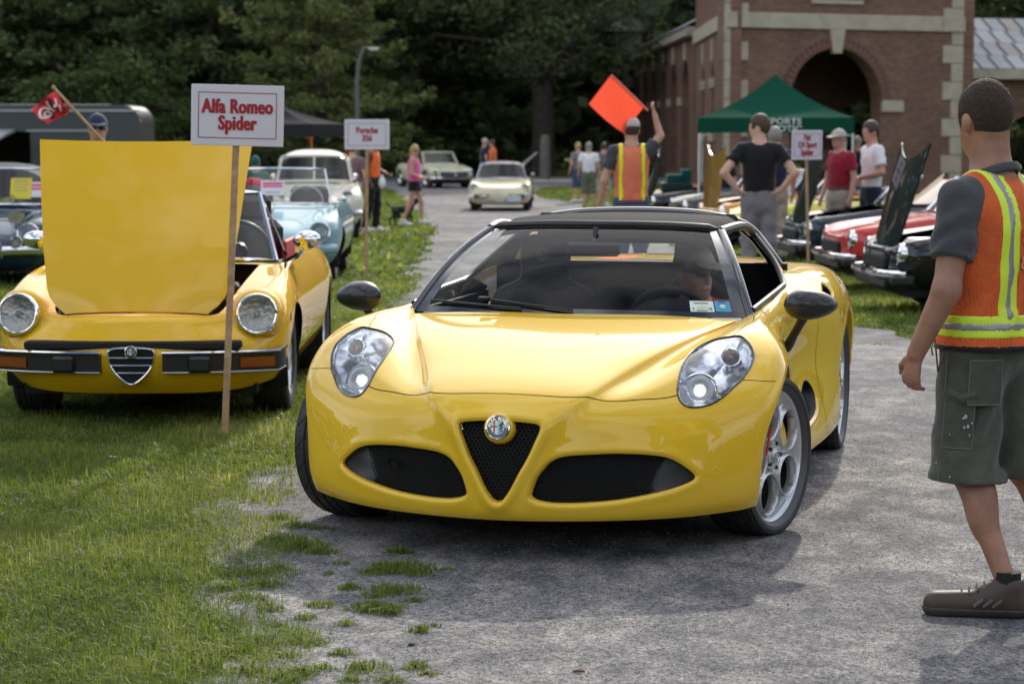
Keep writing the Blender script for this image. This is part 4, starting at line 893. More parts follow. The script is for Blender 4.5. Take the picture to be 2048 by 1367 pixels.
# loose grit: small chips of stone on the path
n = 9000; P = scatter(6.0, 13.5, 260); k_ = (P[:, 0] > xl(P[:, 1]) - .25) & (P[:, 0] < xr(P[:, 1])); P = P[k_][:n]; m = len(P); s = rg.uniform(.002, .0055, m)
th = rg.uniform(0, 2 * PI, m); base = np.array([[1, 0, 0], [-.4, .8, 0], [-.6, -.7, 0], [.1, .0, .8]]); rot = np.stack([np.stack([np.cos(th), -np.sin(th), 0 * th], -1), np.stack([np.sin(th), np.cos(th), 0 * th], -1), np.stack([0 * th, 0 * th, 1 + 0 * th], -1)], 1)
V = np.einsum('nij,kj->nki', rot, base) * s[:, None, None] + np.stack([P[:, 0], P[:, 1], gz(P[:, 1]) + .006], -1)[:, None]
k = np.arange(m)[:, None] * 4
tag(link('loose_grit', np_mesh('loose_grit', V.reshape(-1, 3), [k + np.array([[0, 1, 3]]), k + np.array([[1, 2, 3]]), k + np.array([[2, 0, 3]])], smooth=False), mat('grit_stone', (.24, .235, .23), .9, var=.5, vs=3)), 'fine loose stone grit lying on the gravel path', 'grit', kind='stuff')
P = scatter(6.0, 12, 120); P = P[(P[:, 0] < xl(P[:, 1]) + .9) | (rg.random(len(P)) < .12)]; m = len(P); tt = np.clip(.85 + .15 * rg.standard_normal(m), 0, 1)
def straw(P, tt):
    r = np.random.default_rng(77); n = len(P); a = r.uniform(0, PI, n); d = np.stack([np.cos(a), np.sin(a), .25 * r.random(n)], -1); s = np.stack([-np.sin(a), np.cos(a), 0 * a], -1); l = r.uniform(.008, .03, n)[:, None]; C = np.stack([P[:, 0], P[:, 1], gz(P[:, 1]) + .012 + .02 * (P[:, 0] < xl(P[:, 1]) - .1)], -1)
    V = np.stack([C - d * l - s * .0011, C - d * l + s * .0011, C + d * l + s * .0008, C + d * l - s * .0008], 1).reshape(-1, 3); me = np_mesh('dry_clippings', V, np.arange(4 * n).reshape(-1, 4), smooth=False); q = me.attributes.new('tint', 'FLOAT', 'POINT'); q.data.foreach_set('value', np.repeat(tt, 4).astype(np.float32)); return me
tag(link('dry_clippings', straw(P, tt), MGRASS), 'dry pale grass clippings lying on lawn and path edge', 'clippings', kind='stuff')
c = gp(216, 921); tag(MB().prism([(0, 0), (.02, .006), (.045, .01), (.07, .028), (.066, .036), (.03, .022), (.008, .012)], .02, .026, Matrix.Translation(c) @ Matrix.Rotation(R(12), 4, 'Y')).build('paper_scrap', M['white']), 'small white scrap of paper lying on the lawn', 'litter')
c = gp(1157, 1348); tag(MB().tube([c + Vector((-.017, 0, .010)), c + Vector((0, .002, .012)), c + Vector((.018, .001, .010))], [.003, .0045, .003], 6).build('twig', mat('twig_bark', (.16, .07, .05), .8)), 'short brown twig on the gravel in the foreground', 'twig')
c = gp(823, 1294); tag(MB().ball(c + Vector((0, 0, .010)), (.011, .008, .006), 8, 5).build('pebble', mat('dark_pebble', (.05, .05, .055), .8)), 'dark pebble on the gravel below the grass tufts', 'stone')
# ================================================================ trees
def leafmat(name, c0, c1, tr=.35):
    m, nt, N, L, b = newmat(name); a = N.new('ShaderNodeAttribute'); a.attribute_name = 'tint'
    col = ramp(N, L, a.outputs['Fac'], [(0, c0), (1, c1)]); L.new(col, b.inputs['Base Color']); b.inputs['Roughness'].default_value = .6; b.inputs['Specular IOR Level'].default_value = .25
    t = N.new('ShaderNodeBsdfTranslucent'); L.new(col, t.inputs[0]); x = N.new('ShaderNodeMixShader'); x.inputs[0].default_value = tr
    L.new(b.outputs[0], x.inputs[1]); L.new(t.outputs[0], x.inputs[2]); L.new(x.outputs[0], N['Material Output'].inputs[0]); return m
def leaves(name, C, D, ln, wd, tint, rs):
    """one diamond leaf clump per centre C, pointing along D"""
    n = len(C); D = D / (np.linalg.norm(D, axis=1, keepdims=True) + 1e-9); u = rs.standard_normal((n, 3)); s = np.cross(D, u); s /= np.linalg.norm(s, axis=1, keepdims=True) + 1e-9
    V = np.stack([C - D * (ln / 2)[:, None], C + s * (wd / 2)[:, None], C + D * (ln / 2)[:, None], C - s * (wd / 2)[:, None]], 1).reshape(-1, 3)
    me = np_mesh(name, V, np.arange(n * 4).reshape(-1, 4), smooth=False); a = me.attributes.new('tint', 'FLOAT', 'POINT'); a.data.foreach_set('value', np.repeat(np.clip(tint, 0, 1), 4).astype(np.float32)); return me
MBARK = mat('pine_bark', (.055, .042, .034), .9, var=.4, vs=5, bump=.8, bs=12, bdist=.05)
def conifer(seed, H=18, spread=4.2, low=.6, n_leaf=9000, sparse=1.0, leaf=.42):
    rs = np.random.default_rng(seed); tr = MB(); tr.tube([(0.1 * math.sin(k), .1 * math.cos(2 * k), H * k / 8) for k in range(9)], [.30 * (1 - k / 8.6) for k in range(9)], 8)
    C = []; D = []; T = []; nb = 0
    z = low
    bl = []
    while z < H * .98:
        k = rs.integers(4, 7); a0 = rs.uniform(0, 6.28)
        for j in range(k): bl.append((z + rs.uniform(-.25, .25), a0 + j * 6.28 / k + rs.uniform(-.3, .3), spread * (1 - (z / H) ** 1.4) ** .8 * rs.uniform(.6, 1.15)))
        z += rs.uniform(.35, .75)
    tot = sum(b[2] * (1.7 if b[0] < 9 else .6) for b in bl)
    for (z, a, ln) in bl:
        n = int(n_leaf * ln * (1.7 if z < 9 else .6) / tot)
        if n < 4: continue
        d = np.array([math.cos(a), math.sin(a), 0]); sag = rs.uniform(-.25, .15)
        t = rs.random(n) ** .75; r = t * ln; w = ln * .30 * np.sin(PI * np.clip(t * .85 + .12, 0, 1))
        c = d * r[:, None] + np.array([0, 0, 1.0]) * (z + sag * r + .10 * ln * t ** 2)[:, None]
        p = np.array([-d[1], d[0], 0]); off = rs.standard_normal(n) * w * .5; c = c + p * off[:, None] + np.array([0, 0, 1.0]) * (rs.standard_normal(n) * .13 + .10)[:, None]
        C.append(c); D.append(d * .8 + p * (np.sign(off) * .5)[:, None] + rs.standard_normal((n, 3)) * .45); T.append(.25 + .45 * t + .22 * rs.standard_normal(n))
        if ln > 1.5: tr.tube([(0, 0, z), tuple(d * ln * .5 + np.array([0, 0, z + sag * ln * .5])), tuple(d * ln * .9 + np.array([0, 0, z + sag * ln]))], [.05, .03, .01], 5)
    C = np.concatenate(C); D = np.concatenate(D); T = np.concatenate(T); n = len(C)
    return tr.mesh('trunk'), leaves('crown', C, D, rs.uniform(.6, 1.3, n) * leaf, rs.uniform(.3, .6, n) * leaf, T, rs)
def broadleaf(seed, H=15, rad=6, low=2.0, n_leaf=11000, leaf=.34, tr_r=.5):
    rs = np.random.default_rng(seed); tr = MB(); fork = H * .28
    tr.tube([(0, 0, -.2), (0, 0, .15), (.05, 0, fork * .4), (.0, .1, fork)], [tr_r * 1.35, tr_r * 1.08, tr_r * .92, tr_r * .78], 12)
    cl = []
    for k in range(11):
        a = k * 2.4 + rs.uniform(-.3, .3); e = rs.uniform(.15, 1.2); ln = rad * rs.uniform(.6, 1.0); m = Vector((math.cos(a) * ln * .45 * math.cos(e), math.sin(a) * ln * .45 * math.cos(e), fork + ln * .45 * math.sin(e) + .6)); q = Vector((math.cos(a) * ln * math.cos(e), math.sin(a) * ln * math.cos(e), fork + ln * math.sin(e)))
        tr.tube([(0, 0, fork * .85), tuple(m), tuple(q)], [tr_r * .4, tr_r * .2, .04], 6)
    for _ in range(90):
        v = rs.standard_normal(3); v /= np.linalg.norm(v); c = v * np.array([rad, rad, (H - low) / 2]) * rs.uniform(.45, 1.0) + np.array([0, 0, (H + low) / 2]); cl.append((c, rs.uniform(.5, 1.25) * rad * .2))
    n = n_leaf // len(cl); C = []; T = []
    for c, r in cl:
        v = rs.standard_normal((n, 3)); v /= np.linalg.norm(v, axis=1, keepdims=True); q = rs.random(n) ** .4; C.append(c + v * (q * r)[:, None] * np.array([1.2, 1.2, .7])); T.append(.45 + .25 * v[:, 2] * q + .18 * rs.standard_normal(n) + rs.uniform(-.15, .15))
    C = np.concatenate(C); T = np.concatenate(T); m = len(C); D = rs.standard_normal((m, 3)) * np.array([1, 1, .6])
    return tr.mesh('trunk'), leaves('crown', C, D, rs.uniform(.6, 1.3, m) * leaf, rs.uniform(.35, .7, m) * leaf, T, rs)
MPINE = leafmat('pine_needles', (.045, .070, .030), (.170, .215, .078)); MPINE2 = leafmat('pale_sidelit_needles', (.09, .11, .035), (.23, .25, .08)); MLEAF = leafmat('dark_leaves', (.042, .064, .028), (.155, .190, .065)); MLEAF2 = leafmat('green_leaves', (.03, .055, .012), (.09, .13, .03))
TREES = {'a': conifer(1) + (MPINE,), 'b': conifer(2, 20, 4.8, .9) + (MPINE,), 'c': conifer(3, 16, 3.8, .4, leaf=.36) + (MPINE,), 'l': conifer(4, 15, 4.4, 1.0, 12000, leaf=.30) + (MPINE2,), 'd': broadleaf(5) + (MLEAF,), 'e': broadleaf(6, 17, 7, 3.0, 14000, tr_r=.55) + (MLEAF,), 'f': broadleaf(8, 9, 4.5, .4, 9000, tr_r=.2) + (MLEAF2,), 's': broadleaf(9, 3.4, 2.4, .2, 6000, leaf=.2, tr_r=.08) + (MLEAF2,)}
def tree(kind, px, Y, name, label, group=None, sc=1.0, rz=0.0):
    X = (px - 1024) / FPX * Y; t = thing(name, label, 'tree', (X, Y, float(gz(Y))), rz, group); t.scale = (sc, sc, sc); tm, cm, lm = TREES[kind]
    for nm, me, mt in (('trunk', tm, MBARK), ('crown', cm, lm)):
        if not me.materials: me.materials.append(mt)
        o = bpy.data.objects.new(nm, me); COL.objects.link(o); o.parent = t
    return t
PG = 'dark pines along the far side of the road'
rs = random.Random(3)
for i, px in enumerate(range(-120, 760, 92)):
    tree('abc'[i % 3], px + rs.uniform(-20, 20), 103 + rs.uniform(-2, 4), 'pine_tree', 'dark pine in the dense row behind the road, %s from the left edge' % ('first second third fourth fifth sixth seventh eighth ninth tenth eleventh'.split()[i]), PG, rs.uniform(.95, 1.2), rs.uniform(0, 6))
tree('l', 640, 92, 'pale_pine', 'pale yellow-green conifer behind the black canopy, left of the lamp post', None, 1.1, 1.0)  # side light is put into this conifer's paler yellow-green needle colour
tree('s', 215, 90, 'round_bush', 'rounded green bush above the roof of the dark trailer', None, 1.6, 0)  # bush in a plain deep green leaf colour
for i, px in enumerate((745, 840, 930, 1180, 1260)):
    tree('deabd'[i], px, (108 if i < 3 else 131) + rs.uniform(-3, 3), 'woodland_tree', 'dark shady woodland tree beyond the road, ' + ('just right of the lamp post', 'behind the pale ivory roadster', 'behind the two onlookers at the cream convertible', 'between the big trunk and the arcade', 'behind the roof of the end pavilion')[i], 'shady trees behind the road', rs.uniform(.95, 1.15), rs.uniform(0, 6))
tree('e', 1085, 101, 'park_tree', 'big broad tree with thick grey trunk beyond the cream cars', None, 1.0, .5)
for i, (px, Y) in enumerate(((1990, 112), (1880, 118), (2090, 108))): tree('dab'[i], px, Y, 'woodland_tree', 'dark tree ' + ('above the middle of the right wing roof', 'between the brick tower and the wing roof', 'at the far right edge above the wing roof')[i], 'trees above the right wing roof', 1.15, i)
# the wood behind, one dark mass on rising ground, all round the show field
rs2 = np.random.default_rng(21)
def wood_belt(name, label, y0, y1, x0, x1, n, hgt, leaf, seed):
    r = np.random.default_rng(seed); X = r.uniform(x0, x1, n); Y = r.uniform(y0, y1, n); top = hgt * (.62 + .5 * vnoise(np.stack([X, Y * 0 + seed], -1), 5.0, seed)); Z = r.random(n) ** .9 * top
    C = np.stack([X, Y + .6 * np.sin(X * 1.3) * 2, Z - .5], -1); T = .2 + .4 * vnoise(np.stack([X, Z], -1), 1.6, seed + 1) + .1 * r.standard_normal(n)
    return tag(link(name, leaves(name, C, r.standard_normal((n, 3)) * np.array([1, 1, .6]), r.uniform(.6, 1.3, n) * leaf, r.uniform(.5, .9, n) * leaf, T, r), MLEAF), label, 'wood', kind='stuff')
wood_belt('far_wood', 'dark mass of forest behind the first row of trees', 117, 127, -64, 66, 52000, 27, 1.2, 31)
def side_belt(name, label, x0, seed):  # unseen tree belts, added so bonnets and windscreens reflect something dark
    r = np.random.default_rng(seed); n = 12000; Y = r.uniform(-55, 112, n); X = x0 + r.uniform(-3, 3, n); top = 13 * (.62 + .5 * vnoise(np.stack([Y, X * 0 + seed], -1), 5.0, seed)); Z = r.random(n) * top
    C = np.stack([X, Y, Z - .5], -1); T = .2 + .4 * vnoise(np.stack([Y, Z], -1), 1.6, seed + 1) + .1 * r.standard_normal(n)
    return tag(link(name, leaves(name, C, r.standard_normal((n, 3)), r.uniform(1, 2, n), r.uniform(.8, 1.5, n), T, r), MLEAF), label, 'wood', kind='stuff')
side_belt('unseen_side_wood', 'unseen line of trees added along the left side of the field', -48, 41); side_belt('unseen_side_wood', 'unseen line of trees added along the right side of the field', 50, 43)
wood_belt('near_wood', 'line of trees on the photographer\'s side of the field', -52, -44, -75, 75, 16000, 13, 1.6, 33)
# ================================================================ brick bath house
MBRICK, nt, N, L, b = newmat('red_brick')
tc = N.new('ShaderNodeTexCoord'); sx = N.new('ShaderNodeSeparateXYZ'); L.new(tc.outputs['Object'], sx.inputs[0]); cx_ = N.new('ShaderNodeCombineXYZ'); L.new(sx.outputs['X'], cx_.inputs['X']); L.new(sx.outputs['Z'], cx_.inputs['Y'])
br = N.new('ShaderNodeTexBrick'); br.inputs['Scale'].default_value = 1.0; br.inputs['Brick Width'].default_value = .215; br.inputs['Row Height'].default_value = .075; br.inputs['Mortar Size'].default_value = .009; br.inputs['Bias'].default_value = .1
br.inputs['Color1'].default_value = (.158, .080, .056, 1); br.inputs['Color2'].default_value = (.235, .130, .092, 1); br.inputs['Mortar'].default_value = (.19, .15, .13, 1); L.new(cx_.outputs[0], br.inputs['Vector'])
wear = ramp(N, L, noise(N, L, tc.outputs['Object'], .7, 6, .6), [(.3, (.78, .76, .76)), (.7, (1.15, 1.12, 1.1))]); L.new(mixc(N, L, 1.0, br.outputs[0], wear, 'MULTIPLY'), b.inputs['Base Color']); b.inputs['Roughness'].default_value = .9; b.inputs['Specular IOR Level'].default_value = .2
bp = N.new('ShaderNodeBump'); bp.inputs['Strength'].default_value = .5; bp.inputs['Distance'].default_value = .01; L.new(br.outputs['Fac'], bp.inputs['Height']); bp.invert = True; L.new(bp.outputs[0], b.inputs['Normal'])
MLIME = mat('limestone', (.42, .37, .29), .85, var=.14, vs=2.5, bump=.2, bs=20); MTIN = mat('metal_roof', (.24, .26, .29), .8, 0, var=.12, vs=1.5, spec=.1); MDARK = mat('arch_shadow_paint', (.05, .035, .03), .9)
bath = thing('bath_house', 'red brick bath house tower with pale stone quoins and a big arched doorway', 'building', (0, 0, 0))
G0 = -.5264
def wall(name, A, B, z0, z1, thick=.45, arches=(), mt=None):
    """brick wall from A to B (outer face on the right-hand side seen from outside), with arched openings (centre along, width, spring z, sill z)"""
    A = Vector(A); B = Vector(B); Ln = (B - A).length; d = (B - A).normalized(); w = bpy.data.objects.new(name, None)
    fr = Matrix.Translation((A.x, A.y, 0)) @ Matrix((Vector((d.x, d.y, 0)), Vector((-d.y, d.x, 0)), Vector((0, 0, 1)))).transposed().to_4x4()
    xs_ = [0, Ln]
    mb = MB(); bpy.data.objects.remove(w)
    def face(y, flip):
        cur = 0.0
        for (c, wd, sp, sill) in sorted(arches):
            for (a0, a1) in ((cur, c - wd / 2),):
                mb.add([(a0, y, z0), (a1, y, z0), (a1, y, z1), (a0, y, z1)], [(0, 1, 2, 3) if not flip else (3, 2, 1, 0)])
            n = 20; arc = [(c - wd / 2 * math.cos(PI * k / n), sp + wd / 2 * math.sin(PI * k / n)) for k in range(n + 1)]
            for k in range(n):
                (xa, za), (xb, zb) = arc[k], arc[k + 1]; q = [(xa, y, za), (xb, y, zb), (xb, y, z1), (xa, y, z1)]; mb.add(q, [(0, 1, 2, 3) if not flip else (3, 2, 1, 0)])
            if sill > z0: mb.add([(c - wd / 2, y, z0), (c + wd / 2, y, z0), (c + wd / 2, y, sill), (c - wd / 2, y, sill)], [(0, 1, 2, 3) if not flip else (3, 2, 1, 0)])
            cur = c + wd / 2
        mb.add([(cur, y, z0), (Ln, y, z0), (Ln, y, z1), (cur, y, z1)], [(0, 1, 2, 3) if not flip else (3, 2, 1, 0)])
    face(0, False); face(thick, True)
    for (c, wd, sp, sill) in arches:
        n = 20; arc = [(c - wd / 2, sill)] + [(c - wd / 2 * math.cos(PI * k / n), sp + wd / 2 * math.sin(PI * k / n)) for k in range(n + 1)] + [(c + wd / 2, sill)]
        for (xa, za), (xb, zb) in zip(arc[:-1], arc[1:]): mb.add([(xa, 0, za), (xa, thick, za), (xb, thick, zb), (xb, 0, zb)], [(0, 1, 2, 3)])
        if sill > z0: mb.add([(c - wd / 2, 0, sill), (c + wd / 2, 0, sill), (c + wd / 2, thick, sill), (c - wd / 2, thick, sill)], [(0, 1, 2, 3)])
    mb.add([(0, 0, z1), (Ln, 0, z1), (Ln, thick, z1), (0, thick, z1)], [(0, 1, 2, 3)]); mb.add([(0, 0, z0), (0, 0, z1), (0, thick, z1), (0, thick, z0)], [(0, 1, 2, 3)]); mb.add([(Ln, 0, z0), (Ln, thick, z0), (Ln, thick, z1), (Ln, 0, z1)], [(0, 1, 2, 3)])
    o = mb.build(name, mt or MBRICK, bath); o.matrix_local = fr; return o, fr, Ln
def stone(fr, c, d, name='quoin', mt=None, b=.015): o = MB().box(c, d, b=b).build(name, mt or MLIME, bath); o.matrix_local = fr; return o
TA = (6.95, 72.0); TB = (15.35, 75.6); TC = (7.15, 86.5)
arch_c = 4.15
_, frF, LF = wall('front_wall', TA, TB, G0, 9.4, .6, [(arch_c, 3.5, 2.5, G0)])
_, frS, LS = wall('side_wall', TC, TA, G0, 9.4, .5, [(LS_c, 1.0, 3.35, 1.4) for LS_c in (9.0, 4.5)])
wall('rear_wall', (15.35 - 1.0, 88), TB, G0, 9.4, .4)
# quoins in alternating lengths, every block its own
hq = .62
for k in range(16):
    z = G0 + (k + .5) * hq; wl = .82 if k % 2 else .48
    stone(frF, (wl / 2 - .02, -.012, z), (wl, .09, hq - .02)); stone(frF, (LF - wl / 2 + .02, -.012, z), (wl, .09, hq - .02))
    ws_ = .82 if not k % 2 else .48; stone(frS, (LS - ws_ / 2 - .06, -.012, z), (ws_, .09, hq - .02))
stone(frF, (LF / 2, -.03, 5.13), (LF - 1.7, .16, .50), 'string_course'); stone(frF, (.42, -.05, 5.13), (.90, .20, .50), 'string_course'); stone(frF, (LF - .42, -.05, 5.13), (.90, .20, .50), 'string_course'); stone(frS, (LS / 2 - .1, -.03, 5.13), (LS - .3, .16, .50), 'string_course')
stone(frF, (arch_c, -.02, 6.35), (2.6, .12, .9), 'stone_panel'); stone(frF, (arch_c, -.035, 5.78), (2.0, .10, .14), 'stone_panel')
# arch ring of brick voussoirs, keystone, imposts, lantern
MARCH = mat('arch_brick', (.165, .080, .064), .9, var=.25, vs=6)
for k in range(30):
    a = PI * (k + .5) / 30
    if abs(a - PI / 2) < .12: continue
    m = Matrix.Translation((arch_c - 1.93 * math.cos(a), -.02, 2.5 + 1.93 * math.sin(a))) @ Matrix.Rotation(a - PI / 2, 4, 'Y')
    o = MB().box((0, 0, 0), (.185, .10, .34), b=.006).build('voussoir', MARCH, bath); o.matrix_local = frF @ m
ks = MB().add([(-.16, -.10, 4.10), (.16, -.10, 4.10), (.30, -.10, 4.88), (-.30, -.10, 4.88), (-.16, .1, 4.10), (.16, .1, 4.10), (.30, .1, 4.88), (-.30, .1, 4.88)], [(0, 1, 2, 3), (0, 4, 5, 1), (1, 5, 6, 2), (0, 3, 7, 4), (3, 2, 6, 7)]).build('keystone', MLIME, bath); ks.matrix_local = frF @ Matrix.Translation((arch_c, 0, 0))
for sx_ in (-1, 1): stone(frF, (arch_c + sx_ * 2.20, -.03, 2.36), (.86, .14, .38), 'impost')
ln_ = MB().box((arch_c - 1.05, 1.1, 3.25), (.30, .30, .45), b=.03).tube([(arch_c - 1.05, 1.1, 3.4), (arch_c - 1.05, 1.1, 4.2)], .02, 6).lathe([(.22, 3.48), (.02, 3.68)], 8, Matrix.Translation((arch_c - 1.05, 1.1, 0))).build('lantern', M['black_matt'], bath); ln_.matrix_local = frF
wall('porch_back_wall', (8.2, 78.5), (15.0, 81.0), G0, 5.0, .3, [(2.2, 1.5, 1.9, G0), (4.7, 1.5, 1.9, G0)])
for c_ in (1.2, 3.5): stone(Matrix.Translation((8.2, 78.5, 0)) @ Matrix.Rotation(math.atan2(2.5, 6.8), 4, 'Z'), (c_, -.03, 1.85), (.5, .1, .3), 'impost')
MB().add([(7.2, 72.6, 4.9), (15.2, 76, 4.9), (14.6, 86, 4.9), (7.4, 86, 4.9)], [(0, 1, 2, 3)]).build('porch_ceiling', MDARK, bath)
for c_ in (9.0, 4.5): stone(frS, (c_ + .0, -.03, 4.35), (.22, .12, .75), 'keystone'); stone(frS, (c_ - .72, -.03, 3.2), (.42, .12, .34), 'impost'); stone(frS, (c_ + .72, -.03, 3.2), (.42, .12, .34), 'impost'); stone(frS, (c_, -.03, 1.32), (1.5, .14, .30), 'window_sill')
# tower roof (above the picture) closes the volume
MB().add([(6.5, 71.5, 9.4), (15.9, 75.3, 9.4), (15.2, 88.3, 9.4), (6.8, 87.5, 9.4), (11, 80, 12.2)], [(0, 1, 4), (1, 2, 4), (2, 3, 4), (3, 0, 4), (3, 2, 1, 0)]).build('tower_roof', MTIN, bath)
# arcade wing running back
ax = thing('arcade_wing', 'long brick arcade wing with round arches running back to the left of the tower', 'building', (0, 0, 0)); bath_keep = bath; bath = ax
ar = [(3.0 + 5.2 * k, 3.0, 2.9, G0 + .4) for k in range(6)]
_, frA, LA = wall('arcade_wall', (6.55, 119.5), (7.15, 87.0), G0, 5.25, .5, ar)
for (c_, w_, sp, sl) in ar: stone(frA, (c_, -.03, 4.75), (.32, .14, .72), 'keystone'); stone(frA, (c_ - 2.1, -.03, 2.75), (1.05, .14, .34), 'impost')
stone(frA, (LA / 2, -.10, 5.42), (LA, .5, .36), 'cornice')
MB().add([(6.1, 119.5, 5.6), (6.7, 87, 5.6), (10.5, 87, 7.6), (10.5, 119.5, 7.6)], [(0, 1, 2, 3)]).build('wing_roof', MTIN, ax)
MB().add([(8.6, 119.5, G0), (9.2, 87, G0), (9.2, 87, 5.6), (8.6, 119.5, 5.6)], [(0, 1, 2, 3)]).build('arcade_back_wall', MBRICK, ax)
# far pavilion
pv = thing('end_pavilion', 'far brick pavilion with deep pale cornice and metal roof, at the end of the arcade', 'building', (0, 0, 0)); bath = pv
_, frP, LP_ = wall('pavilion_front', (5.55, 120.0), (11.0, 121.2), G0, 6.9, .4)
wall('pavilion_side', (5.75, 127.0), (5.55, 120.0), G0, 6.9, .4)
for k in range(11):
    z = G0 + (k + .5) * .68; w_ = 1.25 if k % 2 else .85; stone(frP, (1.05 + w_ / 2 - .4, -.02, z), (w_, .12, .66))
stone(frP, (LP_ / 2, -.25, 7.25), (LP_ + 1.0, .9, .75), 'cornice'); stone(frP, (LP_ / 2, -.45, 7.75), (LP_ + 1.6, 1.3, .25), 'cornice'); stone(frP, (LP_ / 2, -.04, 4.3), (LP_ + .1, .16, .4), 'string_course'); stone(frP, (.55, -.03, 5.6), (.42, .10, 1.2), 'stone_panel')
for k in range(9):
    x = -.9 + k * .85; o = MB().add([(x, -1.0, 7.88), (x + .82, -1.0, 7.88), (x + .82 if k < 5 else x + .6, 1.6, 9.3), (x + .25 if k < 3 else x, 1.6, 9.3)], [(0, 1, 2, 3)]).tube([(x, -1.0, 7.9), (x + (.25 if k < 3 else 0), 1.6, 9.32)], .03, 5).build('roof_panel', MTIN, pv); o.matrix_local = frP
# right wing with seamed metal roof
rw_ = thing('right_wing', 'low brick wing with pale standing-seam metal roof at the right edge', 'building', (0, 0, 0)); bath = rw_
_, frR, LR = wall('wing_wall', (15.35, 77.5), (27.0, 80.0), G0, 3.35, .4, [(3.1, 2.2, 1.0, G0), (6.6, 2.2, 1.0, G0)])
stone(frR, (LR / 2, -.2, 3.50), (LR, .7, .34), 'cornice'); stone(frR, (1.35, -.03, 2.75), (.3, .1, .8), 'stone_panel')
MT2 = [MTIN, mat('metal_roof_light', (.30, .32, .34), .8, 0, spec=.1), mat('metal_roof_tan', (.24, .225, .22), .8, 0, spec=.1)]
for r_ in range(4):
    for k in range(18):
        x0 = -.3 + k * .62 + r_ * .0; y0 = -.55 + r_ * 1.05; z0 = 3.68 + r_ * .50; o = MB().box((0, 0, 0), (.60, 1.12, .03), b=.006).tube([(-.305, -.56, .035), (-.305, .56, .035)], .018, 5).build('roof_panel', MT2[rs.choice([0, 0, 1, 2])], rw_); o.matrix_local = frR @ Matrix.Translation((x0 + .3 + r_ * .18, y0 + .52, z0 + .25 - .01 * r_)) @ Matrix.Rotation(R(25.5), 4, 'X')
bath = bath_keep
